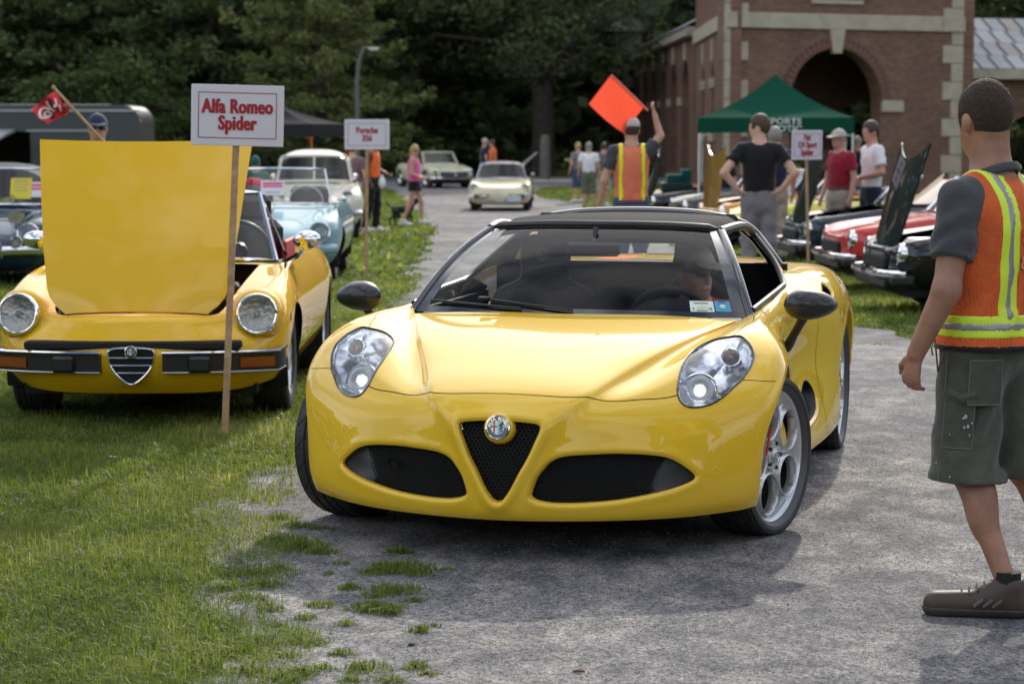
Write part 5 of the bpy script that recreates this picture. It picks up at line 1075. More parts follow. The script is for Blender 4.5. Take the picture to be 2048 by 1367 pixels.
# ================================================================ classic cars
def shell(net, arches, cut=None, du=.03, dv=.03, inner=None):
    """half body mesh from a net, wheel arches (cx, cz, r) and an optional opening (polygon in plan) cut out"""
    D0 = net.ev(*np.meshgrid(np.arange(net.nc) * 1., np.arange(net.nr) * 1., indexing='ij'))
    us = []; vs_ = []
    for k in range(net.nc - 1): m = max(2, int(np.ceil(np.linalg.norm(D0[k + 1] - D0[k], axis=-1).mean() / du))); us += [k + q / m for q in range(m)]
    for k in range(net.nr - 1): m = max(2, int(np.ceil(np.linalg.norm(D0[:, k + 1] - D0[:, k], axis=-1)[:8].mean() / dv))); vs_ += [k + q / m for q in range(m)]
    U, V = np.meshgrid(np.array(us + [net.nc - 1.]), np.array(vs_ + [net.nr - 1.]), indexing='ij'); S = net.ev(U, V); tu = np.gradient(S, axis=0); tv = np.gradient(S, axis=1)
    feats = [(circ_pts(cx, cz, r), (cx, .7, cz), (0, 1, 0), lambda S: S[..., 1] > .52) for cx, cz, r in arches]
    if cut is not None: feats.append(([(x, y, .7) for x, y in cut] , (0, 0, .7), (0, 0, 1), lambda S: (S[..., 2] > .5) & (S[..., 1] < .72)))
    SD = []
    for pts, o, n, cond in feats:
        f = plane_feat(pts, o, n, (0, 0, 1) if n[2] == 0 else (1, 0, 0), None); c = cond(S); full = np.full(S.shape[:2], 9.0); G2 = np.zeros(S.shape[:2] + (2,))
        q = np.stack([(S - f['o']) @ f['e1'], (S - f['o']) @ f['e2']], -1); sd, g = poly_sd(f['poly'], q[c]); full[c] = sd; G2[c] = g; mark = np.zeros(full.shape, bool)
        for ax in (0, 1):
            s0 = [slice(None)] * 2; s1 = [slice(None)] * 2; s0[ax] = slice(0, -1); s1[ax] = slice(1, None); s0 = tuple(s0); s1 = tuple(s1)
            cr = (full[s0] * full[s1] < 0) & (np.abs(full[s0]) < 5) & (np.abs(full[s1]) < 5); n0 = np.abs(full[s0]) <= np.abs(full[s1]); mark[s0] |= cr & n0; mark[s1] |= cr & ~n0
        a, b = tu[mark], tv[mark]; d = -full[mark][:, None] * G2[mark]
        A = np.stack([np.stack([a @ f['e1'], b @ f['e1']], -1), np.stack([a @ f['e2'], b @ f['e2']], -1)], -2); det = A[:, 0, 0] * A[:, 1, 1] - A[:, 0, 1] * A[:, 1, 0]; det = np.where(np.abs(det) < 1e-8, 1e-8, det)
        x = (A[:, 1, 1] * d[:, 0] - A[:, 0, 1] * d[:, 1]) / det; y = (-A[:, 1, 0] * d[:, 0] + A[:, 0, 0] * d[:, 1]) / det
        S[mark] = S[mark] + np.clip(x, -.9, .9)[:, None] * a + np.clip(y, -.9, .9)[:, None] * b; full[mark] = 0; SD.append(full)
    h, w = S.shape[:2]; I = np.arange(h * w).reshape(h, w); Q = np.stack([I[:-1, :-1], I[1:, :-1], I[1:, 1:], I[:-1, 1:]], -1).reshape(-1, 4)
    for full in SD:
        a = full.reshape(-1)[Q]; mix = (a.max(1) > 1e-9) & (a.min(1) < -1e-9) & (np.abs(a).max(1) < 5); q = Q[mix]; a = a[mix]
        if len(q): z = (a[:, 0] == 0) & (a[:, 2] == 0); q = np.where(z[:, None], q, q[:, [1, 2, 3, 0]]); Q = np.concatenate([Q[~mix], q[:, [0, 1, 2, 2]], q[:, [0, 2, 3, 3]]])
    opn = np.zeros(len(Q), bool)
    for full in SD: a = full.reshape(-1)[Q]; opn |= (a.max(1) < 1e-6) & (a.min(1) < -1e-9) & (np.abs(a).max(1) < 5)
    Sv = S.reshape(-1, 3); cen = (U.reshape(-1) < 1e-9); hidden = Q[opn]; Q = Q[~opn]
    def both(Q):
        P2 = Sv.copy(); P2[:, 1] *= -1; mp = np.arange(len(Sv)) + len(Sv); mp[cen] = np.arange(len(Sv))[cen]
        return np.concatenate([Sv, P2]), np.concatenate([Q, mp[Q[:, [1, 0, 3, 2]]]])
    V_, Q_ = both(Q); us_, inv = np.unique(Q_, return_inverse=True)
    return V_[us_], inv.reshape(Q_.shape)
def side_cols(prof, xs):
    """columns along the flank: prof rows (y,z); xs = (x, width factor, height shift)"""
    return [[(x, y * k, z + dz * (z / .8)) for (y, z) in prof] for (x, k, dz) in xs]
PS = [(.72, .23), (.775, .33), (.795, .44), (.805, .53), (.80, .62), (.775, .70), (.74, .765), (.70, .815)]
TAIL = [(-.55, 1.0, .0), (-1.15, 1.0, .0), (-1.75, 1.0, .0), (-2.2, 1.0, .01), (-2.65, .97, .0), (-3.0, .86, -.03)]
NETS = {}
NETS['spider'] = [
 [(.70,0,.19),(.80,0,.30),(.81,0,.42),(.775,0,.50),(.735,0,.565),(.66,0,.618),(.2,0,.725),(-.42,0,.825)],
 [(.69,.30,.19),(.785,.30,.30),(.79,.30,.42),(.755,.30,.50),(.715,.30,.563),(.64,.30,.615),(.2,.30,.72),(-.43,.30,.822)],
 [(.64,.50,.20),(.72,.51,.30),(.725,.51,.42),(.68,.50,.50),(.61,.50,.57),(.55,.49,.625),(.18,.50,.72),(-.44,.50,.82)],
 [(.55,.61,.215),(.62,.655,.31),(.625,.66,.42),(.58,.65,.50),(.52,.64,.60),(.43,.635,.695),(.14,.62,.745),(-.46,.61,.818)],
 [(.42,.69,.23),(.47,.745,.32),(.475,.762,.43),(.465,.77,.51),(.44,.762,.60),(.36,.735,.69),(.08,.70,.765),(-.50,.68,.818)],
 [(.31,.71,.235),(.32,.77,.33),(.32,.788,.44),(.31,.797,.53),(.28,.788,.62),(.21,.76,.70),(0,.722,.775),(-.55,.70,.82)],
 [(0,.72,.235),(0,.775,.33),(0,.795,.44),(0,.805,.53),(0,.797,.625),(-.03,.775,.71),(-.18,.735,.785),(-.68,.705,.822)]] + side_cols(PS, TAIL)
NETS['p356'] = [
 [(.70,0,.22),(.80,0,.30),(.82,0,.40),(.785,0,.50),(.69,0,.585),(.50,0,.66),(.0,0,.785),(-.45,0,.87)],
 [(.69,.22,.22),(.785,.22,.30),(.80,.22,.40),(.765,.22,.50),(.67,.22,.58),(.48,.22,.655),(.0,.24,.775),(-.46,.25,.867)],
 [(.64,.42,.22),(.73,.42,.30),(.75,.42,.40),(.72,.42,.50),(.63,.42,.575),(.45,.42,.64),(.0,.44,.75),(-.48,.48,.86)],
 [(.56,.58,.23),(.65,.60,.31),(.69,.60,.42),(.705,.60,.54),(.68,.60,.65),(.53,.60,.735),(.10,.60,.785),(-.50,.62,.855)],
 [(.42,.68,.24),(.48,.74,.33),(.51,.755,.44),(.52,.765,.55),(.49,.755,.65),(.38,.735,.735),(.0,.70,.80),(-.55,.69,.85)],
 [(.33,.70,.24),(.33,.765,.33),(.33,.80,.44),(.32,.815,.55),(.29,.805,.65),(.22,.775,.74),(-.08,.735,.815),(-.62,.72,.855)],
 [(0,.72,.24),(0,.785,.34),(0,.82,.45),(0,.83,.55),(0,.82,.65),(-.03,.785,.745),(-.2,.745,.82),(-.7,.725,.86)]] + side_cols([(.72,.23),(.79,.33),(.82,.45),(.83,.55),(.815,.66),(.78,.75),(.74,.82),(.70,.86)], TAIL)
NETS['fiat'] = [
 [(.66,0,.30),(.70,0,.36),(.71,0,.43),(.71,0,.50),(.70,0,.565),(.65,0,.615),(.1,0,.73),(-.45,0,.82)],
 [(.66,.25,.30),(.70,.25,.36),(.71,.25,.43),(.71,.25,.50),(.70,.25,.565),(.65,.25,.617),(.1,.25,.728),(-.45,.25,.818)],
 [(.64,.45,.30),(.68,.45,.36),(.69,.45,.43),(.69,.45,.50),(.68,.45,.57),(.62,.45,.63),(.1,.45,.72),(-.46,.46,.815)],
 [(.58,.62,.30),(.63,.64,.36),(.65,.64,.44),(.655,.64,.53),(.63,.64,.64),(.52,.63,.695),(.08,.62,.745),(-.48,.62,.812)],
 [(.47,.70,.28),(.51,.745,.36),(.525,.76,.45),(.525,.765,.54),(.50,.755,.62),(.42,.73,.69),(0,.70,.76),(-.52,.68,.812)],
 [(.33,.72,.25),(.33,.775,.34),(.33,.79,.44),(.32,.80,.54),(.30,.79,.62),(.22,.765,.695),(-.05,.72,.77),(-.6,.70,.815)],
 [(0,.72,.24),(0,.78,.34),(0,.80,.44),(0,.805,.54),(0,.797,.625),(-.03,.775,.71),(-.2,.735,.78),(-.7,.705,.82)]] + side_cols(PS, TAIL)
MGREEN = mat('dark_cabin', (.015, .014, .013), .7)
def classic_wheel(par, x, y, r, w, side, style, tyre_me={}):
    wh = bpy.data.objects.new('wheel', None); COL.objects.link(wh); wh.parent = par; KIDS.setdefault(par.name, []).append(wh); wh.location = (x, y, r); wh.rotation_euler = (0, 0, 0 if side > 0 else PI)
    key = (round(r, 3), round(w, 3))
    if key not in tyre_me: tyre_me[key] = tyre_mesh(r, w, r * .64, 96, pattern='road')
    o = bpy.data.objects.new('tyre', tyre_me[key]); COL.objects.link(o); o.parent = wh
    if not tyre_me[key].materials: tyre_me[key].materials.append(M['rubber'])
    Ry = Matrix.Rotation(-PI / 2, 4, 'X'); k = ('rim', key, style)
    if k not in tyre_me:
        q = r * .64; pr = [(0, w * .42), (q * .28, w * .42), (q * .34, w * .36), (q * .55, w * .20), (q * .80, w * .24), (q * .90, w * .34), (q * 1.0, w * .42), (q * 1.03, w * .40), (q * .98, -w * .4)]
        tyre_me[k] = MB().lathe(pr, 28, Ry).mesh('rim'); tyre_me[k].materials.append({'chrome': M['chrome'], 'alloy': M['alloy'], 'paint': M['steel']}[style])
    o = bpy.data.objects.new('rim', tyre_me[k]); COL.objects.link(o); o.parent = wh
    return wh
def lamp(par, p, d, r, deep=.03, name='headlamp', ring=None, bars=0):
    z = Vector(d).normalized(); A = Matrix.Translation(Vector(p)) @ z.to_track_quat('Z', 'Y').to_matrix().to_4x4()
    o = MB().lathe([(r * .86, .006), (r * .92, .014), (r * .98, .012), (r * 1.02, 0), (r * 1.02, -deep * 2.2)], 36, A).build(name, ring or M['chrome'], par)
    MB().lathe([(0, .022), (r * .3, .020), (r * .6, .014), (r * .88, .004)], 30, A).build('lamp_glass', M['lens'], o)
    MB().lathe([(0, -deep * 1.2), (r * .35, -deep * 1.1), (r * .7, -deep * .5), (r * .88, .002)], 30, A).build('lamp_bowl', MREFLC, o)
    MB().ball((0, 0, -deep * .5), r * .16, 10, 6).build('lamp_bulb', M['lens'], o).matrix_local = A
    if bars:
        for k in range(-bars, bars + 1):
            xx = k * r * .8 / bars; hh = math.sqrt(max(0, (r * .86) ** 2 - xx * xx)); g_ = MB().tube([A @ Vector((xx, -hh, .016)), A @ Vector((xx, hh, .016))], r * .03, 4); g_.build('lamp_grid', M['chrome'], o)
    return o
MREFLC = mat('lamp_reflector', (.40, .39, .36), .2, .9, bump=.6, bs=45, bdist=.02)
def screen(par, b, t, rad=.012, fm=None, gm=None, split=False, bow=.05, name='windscreen_frame'):
    """windscreen: b, t = (x, half width, z) of lower and upper edge; the middle stands further forward"""
    n = 13; P = lambda e, s: Vector((e[0] + bow * (1 - s * s), e[1] * s, e[2] + .012 * (1 - s * s)))
    bo = [P(b, s) for s in np.linspace(-1, 1, n)]; to = [P(t, s) for s in np.linspace(-1, 1, n)]
    o = MB().tube(bo + to[::-1] + [bo[0]], rad, 8, cap=False).build(name, fm or M['chrome'], par)
    MB().grid([bo, to]).build('windscreen', gm or M['glass'], o)
    if split: MB().tube([bo[n // 2], to[n // 2]], rad * .8, 6).build('screen_bar', fm or M['chrome'], o)
    return o
def bonnet_panel(par, hinge, ang, w0, w1, ln, mt, mi, name='bonnet', crown=.03, notch=0.0, bow=.0):
    """open bonnet hinged at its front edge (hinge = (x,z)); ang = lift in degrees; outer face looks forward when up"""
    nl, nw = 22, 21; V = []; a = R(ang)
    for off in (0.0, -.014):
        g = []
        for i in range(nl):
            t = i / (nl - 1); hw = lerp(w0, w1, t ** .8)
            if t < .14: hw *= (1 - (1 - t / .14) ** 2 * .17)
            row = []
            for j in range(nw):
                s = -1 + 2 * j / (nw - 1); l = ln * t + notch * (s * s) * (t ** 3) ; up = crown * (1 - s * s) * .8 + off + bow * math.sin(PI * t)
                row.append((hinge[0] - l * math.cos(a) + up * math.sin(a), hw * s, hinge[1] + l * math.sin(a) + up * math.cos(a)))
            g.append(row)
        V.append(g)
    o = MB().grid(V[0], True).build(name, mt, par); MB().grid(V[1]).build('bonnet_lining', mi, o)
    e = MB()
    A, B = V
    edge = [(i, 0) for i in range(nl)] + [(nl - 1, j) for j in range(nw)] + [(i, nw - 1) for i in range(nl - 1, -1, -1)] + [(0, j) for j in range(nw - 1, -1, -1)]
    e.add([A[i][j] for i, j in edge] + [B[i][j] for i, j in edge], [(k, k + 1, len(edge) + k + 1, len(edge) + k) for k in range(len(edge) - 1)]).build('bonnet_edge', mt, o)
    return o
HOODCUT = [(.62, -.42), (.655, -.30), (.665, 0), (.655, .30), (.62, .42), (.50, .465), (.2, .50), (-.25, .535), (-.36, .54), (-.40, .50), (-.41, 0), (-.40, -.50), (-.36, -.54), (-.25, -.535), (.2, -.50), (.50, -.465)]
def seats(par, x, top, mt, ys=(.34, -.34)):
    for y in ys: MB().box((x, y, top - .22), (.12, .46, .46), rot=Matrix.Rotation(R(-10), 3, 'Y'), b=.05).box((x + .25, y, top - .42), (.48, .46, .14), b=.05).build('seat', mt, par)
def base_car(name, label, kind, loc, yaw, colour, rad=.30, wid=.165, track=.655, wb=2.25, style='alloy', cut=None, arch_r=.335, cat='car', group=None, tub=True, ghost=False, du=.045):
    c = thing(name, label, cat, loc, -PI / 2 - yaw, group); V, Q = shell(Net(NETS[kind], tight=.7), [(.0, .30, arch_r), (-wb, .30, arch_r)], cut, du, du)
    link('body', np_mesh('body', V, Q), colour, c)
    for x in (0, -wb):
        for s in (1, -1):
            classic_wheel(c, x, s * track, rad, wid, s, style)
            n_ = 16; W_ = [(x + arch_r * 1.03 * math.cos(R(-20) + R(220) * k / n_), yy, .30 + arch_r * 1.03 * math.sin(R(-20) + R(220) * k / n_)) for yy in (s * .45, s * .775) for k in range(n_ + 1)]
            MB().add(W_, [(k, k + 1, n_ + 2 + k, n_ + 1 + k) for k in range(n_)] + [tuple(range(n_ + 1))]).build('wheel_well', M['black_matt'], c)
    MB().box((-1.1, 0, .22), (3.3, 1.26, .10)).build('underbody', M['black_matt'], c)
    tail = MB().add([(-3.0, -.6, .25), (-3.0, .6, .25), (-3.0, .6, .78), (-3.0, -.6, .78)], [(0, 1, 2, 3)]); tail.build('tail_panel', colour, c)
    if tub:
        MB().box((-1.2, 0, .40), (1.5, 1.30, .04)).build('floor_pan', M['black_matt'], c)
        MB().grid([[(x, y, z) for y in np.linspace(-.66, .66, 7)] for x, z in ((-.45, .82), (-.62, .83), (-.72, .78), (-.74, .5))], True).build('dashboard', MGREEN, c)
        g = [[(x, y * k, z + .03 * (1 - (y / .7) ** 2)) for y in np.linspace(-.70, .70, 9)] for x, z, k in ((-1.75, .80, 1), (-2.2, .82, 1), (-2.65, .79, .97), (-3.0, .77, .86))]; MB().grid(g, True).build('rear_deck', colour, c)
        MB().box((-1.77, 0, .60), (.03, 1.36, .40)).build('rear_bulkhead', MGREEN, c)
        for s in (1, -1): MB().box((-1.15, s * .675, .62), (1.2, .03, .36)).build('door_card', MGREEN, c)
    return c
# ---------------------------------------------------------------- yellow classic with its bonnet up
M['yellow2'] = paint('deep_yellow_paint', (.80, .47, .010))
sp_loc = Vector((-2.013, 12.40, float(gz(12.4)) - .005))
spd = base_car('classic_convertible', 'bright yellow classic convertible with its bonnet standing open on the grass', 'spider', sp_loc, 0, M['yellow2'], rad=.30, wid=.205, track=.665, cut=HOODCUT, arch_r=.325, du=.022)
bonnet_panel(spd, (.655, .612), 66, .46, .585, .985, M['yellow2'], M['yellow2'], crown=.05, notch=.03, bow=.02)
for s in (1, -1):
    A_ = Vector((.585, s * .64, .603)); d_ = Vector((.97, s * .10, .14)); lamp(spd, A_ + d_ * .03, d_, .112, .022)
    # scooped surround between lamp and fender
    MB().lathe([(.112, .0), (.122, -.006), (.140, -.035), (.150, -.09)], 40, Matrix.Translation(A_) @ d_.to_track_quat('Z', 'Y').to_matrix().to_4x4()).build('lamp_surround', M['yellow2'], spd)
# split bumper: chrome blade, black rubber band, orange lamps, over-riders
def curve_pt(y, x0=.845, k=.36): return x0 - k * abs(y) ** 2.6
for s in (1, -1):
    ys = np.linspace(.165, .765, 16)
    bm = MB(); bm.tube([(curve_pt(y) + .010, s * y, .420) for y in ys] + [(.47, s * .782, .420)], .012, 8, flat=.8).build('bumper_blade', M['chrome'], spd)
    P = [(curve_pt(y), s * y) for y in ys] + [(.47, s * .782)]
    V_ = [(x, y, z) for z in (.412, .312) for x, y in P] + [(x - .06, y * .97, z) for z in (.412, .312) for x, y in P]; n_ = len(P)
    bb = MB().add(V_, [(k, k + 1, n_ + k + 1, n_ + k) for k in range(n_ - 1)] + [(n_ + k, n_ + k + 1, 3 * n_ + k + 1, 3 * n_ + k) for k in range(n_ - 1)] + [(k, 2 * n_ + k, 2 * n_ + k + 1, k + 1) for k in range(n_ - 1)] + [(0, n_, 3 * n_, 2 * n_)]).build('bumper_rubber', M['black_plastic'], spd, 60)
    MB().box((curve_pt(.36) + .012, s * .36, .358), (.05, .12, .085), b=.012).build('over_rider', M['black_plastic'], spd)
    MB().tube([(curve_pt(y) + .006, s * y, .314) for y in ys] + [(.47, s * .782, .314)], .004, 6).build('bumper_strip', M['steel'], spd)
    q = [(curve_pt(y) + .009, s * y) for y in np.linspace(.57, .745, 8)]; n_ = len(q)
    MB().add([(x, y, z) for z in (.335, .388) for x, y in q], [(k, k + 1, n_ + k + 1, n_ + k) for k in range(n_ - 1)]).build('turn_lamp', mat('amber_lens', (.22, .055, .008), .2, coat=.7) if s > 0 else bpy.data.materials['amber_lens'], spd)
    MB().box((.30, s * .787, .565), (.09, .014, .055), b=.006).build('side_marker', M['chrome'], spd); MB().box((.31, s * .796, .565), (.05, .010, .038), b=.004).build('side_marker', M['orange_lens'], spd)
MB().box((.755, 0, .455), (.10, 1.15, .045), b=.01).build('nose_recess', M['black_matt'], spd)
SH = bez(np.array([(-.135, .435), (-.07, .447), (.07, .447), (.135, .435), (.145, .40), (.125, .33), (.07, .265), (.0, .225), (-.07, .265), (-.125, .33), (-.145, .40)]) * np.array([.84, .86]) + np.array([0, .058]), 4, True)
MB().add([(.815, y, z) for y, z in SH], [tuple(range(len(SH)))[::-1]]).build('shield_back', M['black_matt'], spd)
MB().tube([(.838 - .2 * y * y, y, z) for y, z in SH] + [(.838 - .2 * SH[0][0] ** 2, SH[0][0], SH[0][1])], .006, 8, cap=False).build('shield_grille', M['chrome'], spd)
for z, w_ in ((.392, .115), (.352, .104), (.312, .075)): MB().tube([(.838 - .2 * y * y, y, z) for y in np.linspace(-w_, w_, 7)], .004, 6).build('grille_bar', M['chrome'], spd)
emblem(spd, .033, Matrix.Translation((.845, 0, .425)) @ Matrix.Rotation(R(85), 4, 'Y') @ Matrix.Rotation(PI / 2, 4, 'Z'))
# engine bay, windscreen, cabin
MB().grid([[(x, y, z) for y in np.linspace(-.5, .5, 5)] for x, z in ((.62, .35), (-.40, .40))]).build('engine_bay', M['black_matt'], spd)
for s in (1, -1): MB().add([(.60, s * .43, .60), (.2, s * .51, .69), (-.38, s * .55, .78), (-.38, s * .55, .4), (.6, s * .43, .35)], [(0, 1, 2, 3, 4)]).build('inner_wing', M['black_matt'], spd)
MB().box((.1, .05, .56), (.55, .26, .22), b=.03).tube([(.3, .25, .62), (0, .26, .66), (-.25, .25, .64)], .035, 8).build('engine', M['steel'], spd)
MB().box((-.22, .38, .66), (.16, .14, .12), b=.02).build('battery', mat('engine_brown', (.10, .07, .05), .6), spd)
screen(spd, (-.50, .63, .825), (-.80, .50, 1.215), .016)
MB().tube([(-.47, .35, .86), (-.455, .20, .845), (-.45, .02, .84)], .006, 6).build('wiper', M['steel'], spd)
MSEATB = mat('black_vinyl', (.014, .014, .015), .4, bump=.2, bs=40)
seats(spd, -1.45, 1.02, MSEATB)
for y in (.34, -.34): MB().box((-1.53, y, 1.10), (.09, .30, .17), b=.04).build('headrest', MSEATB, spd)
Ms = Matrix.Translation((-.98, .35, .86)) @ Matrix.Rotation(R(-70), 4, 'Y')
MB().tube([Ms @ Vector((.19 * math.cos(a), .19 * math.sin(a), 0)) for a in np.linspace(0, 2 * PI, 37)], .014, 8).lathe([(0, .01), (.055, .01), (.06, -.03)], 16, Ms).build('steering_wheel', MSEATB, spd)
for s in (1, -1):
    mr = MB().ball((-.62, s * .80, .945), (.05, .085, .055), 16, 9).build('wing_mirror', M['chrome'], spd); MB().tube([(-.62, s * .78, .90), (-.64, s * .74, .84), (-.66, s * .72, .81)], .010, 7).build('mirror_stalk', M['chrome'], mr)
    MB().tube([(-.80, s * .50, 1.215), (-.86, s * .545, 1.10), (-.93, s * .60, .95), (-.98, s * .64, .83)], .009, 6).build('quarter_light', M['red_lens'] if False else M['chrome'], spd)
MB().tube([(-.30, .70, .80), (-.30, .705, .86)], .006, 6).build('bonnet_catch', M['black_plastic'], spd)
MB().box((-1.30, .62, .86), (.55, .03, .12), b=.01).build('red_door_top', mat('red_vinyl', (.45, .02, .02), .5), spd)
# ---------------------------------------------------------------- rounded rear-engined convertibles
def bathtub(name, label, loc, yaw, colour, fog=False, roof=None, group=None):
    c = base_car(name, label, 'p356', loc, yaw, colour, rad=.315, wid=.165, track=.66, wb=2.1, style='chrome', group=group)
    for s in (1, -1):
        lamp(c, (.700, s * .60, .60), (.97, s * .06, .22), .118, .05, bars=4)
        MB().tube([(.86, s * .33, .35), (.90, s * .33, .42), (.89, s * .33, .50)], .022, 8).build('over_rider', M['chrome'], c)
        MB().ball((.68, s * .62, .445), (.05, .035, .025), 10, 6).build('turn_lamp', M['white'], c)
        MB().ball((-.52, s * .78, .93), (.03, .055, .04), 12, 7).build('wing_mirror', M['chrome'], c)
        if fog: lamp(c, (.86, s * .50, .52), (1, 0, 0), .065, .03, name='fog_lamp')
    bm = [(.90 - .45 * abs(y) ** 2.2, y, .415) for y in np.linspace(-.78, .78, 25)]; MB().tube(bm, .038, 8, flat=1.3).build('front_bumper', colour if not fog else M['chrome'], c); MB().tube([(x + .035, y, z + .01) for x, y, z in bm], .012, 6).build('bumper_trim', M['chrome'], c)
    MB().tube([(.70, 0, .60), (.45, 0, .685), (.0, 0, .80), (-.35, 0, .865)], .009, 6).build('bonnet_trim', M['chrome'], c); MB().box((.70, 0, .60), (.05, .05, .025), b=.01).build('bonnet_handle', M['chrome'], c)
    screen(c, (-.50, .66, .87), (-.80, .56, 1.27), .013, bow=.14); seats(c, -1.35, 1.05, MSEATB if not roof else MSEATB)
    Ms = Matrix.Translation((-.95, .33, .90)) @ Matrix.Rotation(R(-65), 4, 'Y'); MB().tube([Ms @ Vector((.19 * math.cos(a), .19 * math.sin(a), 0)) for a in np.linspace(0, 2 * PI, 25)], .013, 6).build('steering_wheel', M['white'], c)
    if roof:
        g = [[(x, hw * s, zt - .14 * abs(s) ** 3) for s in np.linspace(-1, 1, 13)] for x, zt, hw in ((-.78, 1.29, .56), (-1.1, 1.345, .60), (-1.5, 1.33, .60), (-1.95, 1.16, .58), (-2.3, .95, .56))]; MB().grid(g, True).build('soft_top', roof, c)
    return c
M['skyblue'] = paint('pale_blue_paint', (.24, .42, .47)); M['navy'] = paint('slate_blue_paint', (.012, .034, .068)); M['cream'] = paint('cream_paint', (.74, .70, .58)); M['ivory'] = paint('ivory_paint', (.66, .60, .40)); M['palegreen'] = paint('pale_ivory_paint', (.60, .58, .42))
YB = 24.4
pb = bathtub('round_convertible', 'pale blue rounded classic convertible parked behind the bright yellow classic', ((529 - 1024) / FPX * YB, YB + .7, float(gz(YB + .7))), R(-1), M['skyblue'])
nb = bathtub('round_convertible', 'dark slate blue rounded classic at the left edge with yellow card in its windscreen', ((-40 - 1024) / FPX * YB, YB + .2, float(gz(YB))), R(-3), M['navy'], fog=True, roof=mat('dark_cloth_top', (.02, .025, .03), .8))
M['card_w'] = mat('card_white', (.72, .70, .74), .6); M['card_y'] = mat('card_yellow', (.75, .58, .04), .6); M['pink_ink'] = mat('pink_ink', (.70, .06, .16), .6); M['blue_ink'] = mat('grey_ink', (.25, .27, .33), .6)
def card(name, label, p, w, h, mt, lines, tilt=20, rz=0.0):
    o = thing(name, label, 'card', p, rz); Mx = Matrix.Rotation(R(90 - tilt), 4, 'X'); MB().box((0, 0, 0), (w, h, .004)).build('sheet', mt, o).data.transform(Mx)
    for (y, ww, hh, mi) in lines: MB().box((0, y * h, .003), (ww * w, hh * h, .0015)).build('print_line', mi, o).data.transform(Mx)
    return o
fo_ = Matrix.Rotation(R(-0), 4, 'Z')
card('show_card', 'white show card with pink heading behind the pale blue windscreen', at(545, 376, YB + 1.15), .27, .18, M['card_w'], [(.30, .85, .16, M['pink_ink']), (.10, .85, .12, M['pink_ink']), (-.3, .6, .06, M['blue_ink'])])
card('show_card', 'yellow show card in the windscreen of the dark blue car', at(42, 377, YB + .7), .24, .25, M['card_y'], [(.36, .6, .05, M['blue_ink']), (.2, .7, .03, M['blue_ink']), (.05, .6, .03, M['blue_ink']), (-.1, .6, .03, M['blue_ink'])])
card('show_card', 'white show card with pink print beside the yellow card', at(75, 379, YB + .7), .20, .18, M['card_w'], [(.28, .85, .16, M['pink_ink']), (.05, .85, .14, M['pink_ink'])])
# ---------------------------------------------------------------- white split-screen coupe
YW = 36.0
wc = base_car('split_screen_coupe', 'cream white 1950s coupe with split windscreen and round lamps', 'p356', ((622 - 1024) / FPX * YW, YW + .6, float(gz(YW)) + .06), R(-4), M['cream'], rad=.345, wid=.17, track=.66, wb=2.4, style='chrome', tub=False, arch_r=.36); wc.scale = (1.0, 1.0, 1.06)
g = [[(x, hw * s, zt - dz * abs(s) ** 3.2) for s in np.linspace(-1, 1, 17)] for x, zt, hw, dz in ((-.60, 1.29, .55, .10), (-.74, 1.345, .60, .14), (-1.1, 1.385, .62, .16), (-1.6, 1.36, .62, .18), (-2.1, 1.2, .60, .18), (-2.6, .92, .56, .15))]
MB().grid(g, True).build('roof', M['cream'], wc)
screen(wc, (-.44, .62, .88), (-.62, .54, 1.27), .02, fm=M['cream'], gm=glass('shade_glass', (.25, .28, .28)), split=True, bow=.10)
for s in (1, -1):
    MB().add([(-.44, s * .64, .88), (-.62, s * .57, 1.26), (-.74, s * .60, 1.23), (-.62, s * .66, .88)], [(0, 1, 2, 3)]).build('roof_pillar', M['cream'], wc)
    MB().add([(-1.5, s * .66, .88), (-1.5, s * .60, 1.22), (-2.6, s * .56, .85), (-2.6, s * .62, .8)], [(0, 1, 2, 3)]).build('rear_quarter', M['cream'], wc)
    lamp(wc, (.62, s * .56, .66), (1, s * .05, .1), .10, .05); MB().tube([(.80, s * .42, .42), (.78, s * .60, .42), (.62, s * .78, .42)], .04, 8).build('front_bumper', M['chrome'], wc)
    MB().ball((-.25, s * .68, .96), (.07, .05, .05), 12, 7).build('spot_lamp', M['chrome'], wc); MB().lathe([(0, .01), (.05, .008), (.055, -.03)], 16, Matrix.Translation((.45, s * .74, .52)) @ Matrix.Rotation(PI / 2, 4, 'Y')).build('side_lamp', M['chrome'], wc)
card('show_card', 'white show card behind the split windscreen of the cream coupe', at(662, 341, YW + 1.35), .29, .17, M['card_w'], [(.28, .85, .16, M['pink_ink']), (.05, .85, .14, M['pink_ink'])])
# ---------------------------------------------------------------- cream cars rolling in on the path
YC = 57.0
cc = base_car('cream_convertible', 'cream classic convertible with tan soft top driving up the path', 'spider', ((1001 - 1024) / FPX * YC, YC + .2, float(gz(YC))), R(2), M['ivory'], rad=.30, wid=.175, track=.66); cc.scale = (1.0, 1.03, 1.0)
for s in (1, -1):
    lamp(cc, (.535, s * .64, .607), (.97, s * .1, .14), .108, .05); MB().tube([(curve_pt(y) + .012, s * y, .40) for y in np.linspace(.3, .78, 8)], .025, 6).build('bumper_blade', M['chrome'], cc); MB().box((.70, s * .56, .36), (.03, .13, .05), b=.01).build('turn_lamp', M['orange_lens'], cc)
    MB().box((-.55, s * .80, .93), (.05, .10, .08), b=.02).build('wing_mirror', M['chrome'], cc)
MB().box((.77, 0, .405), (.05, 1.25, .085), b=.01).build('nose_recess', M['black_matt'], cc); MB().tube([(.80, y, z) for y, z in SH], .010, 6).build('shield_grille', M['chrome'], cc)
MB().box((.83, .37, .34), (.015, .32, .16), b=.004).build('number_plate', mat('plate_pale', (.55, .62, .66), .5), cc)
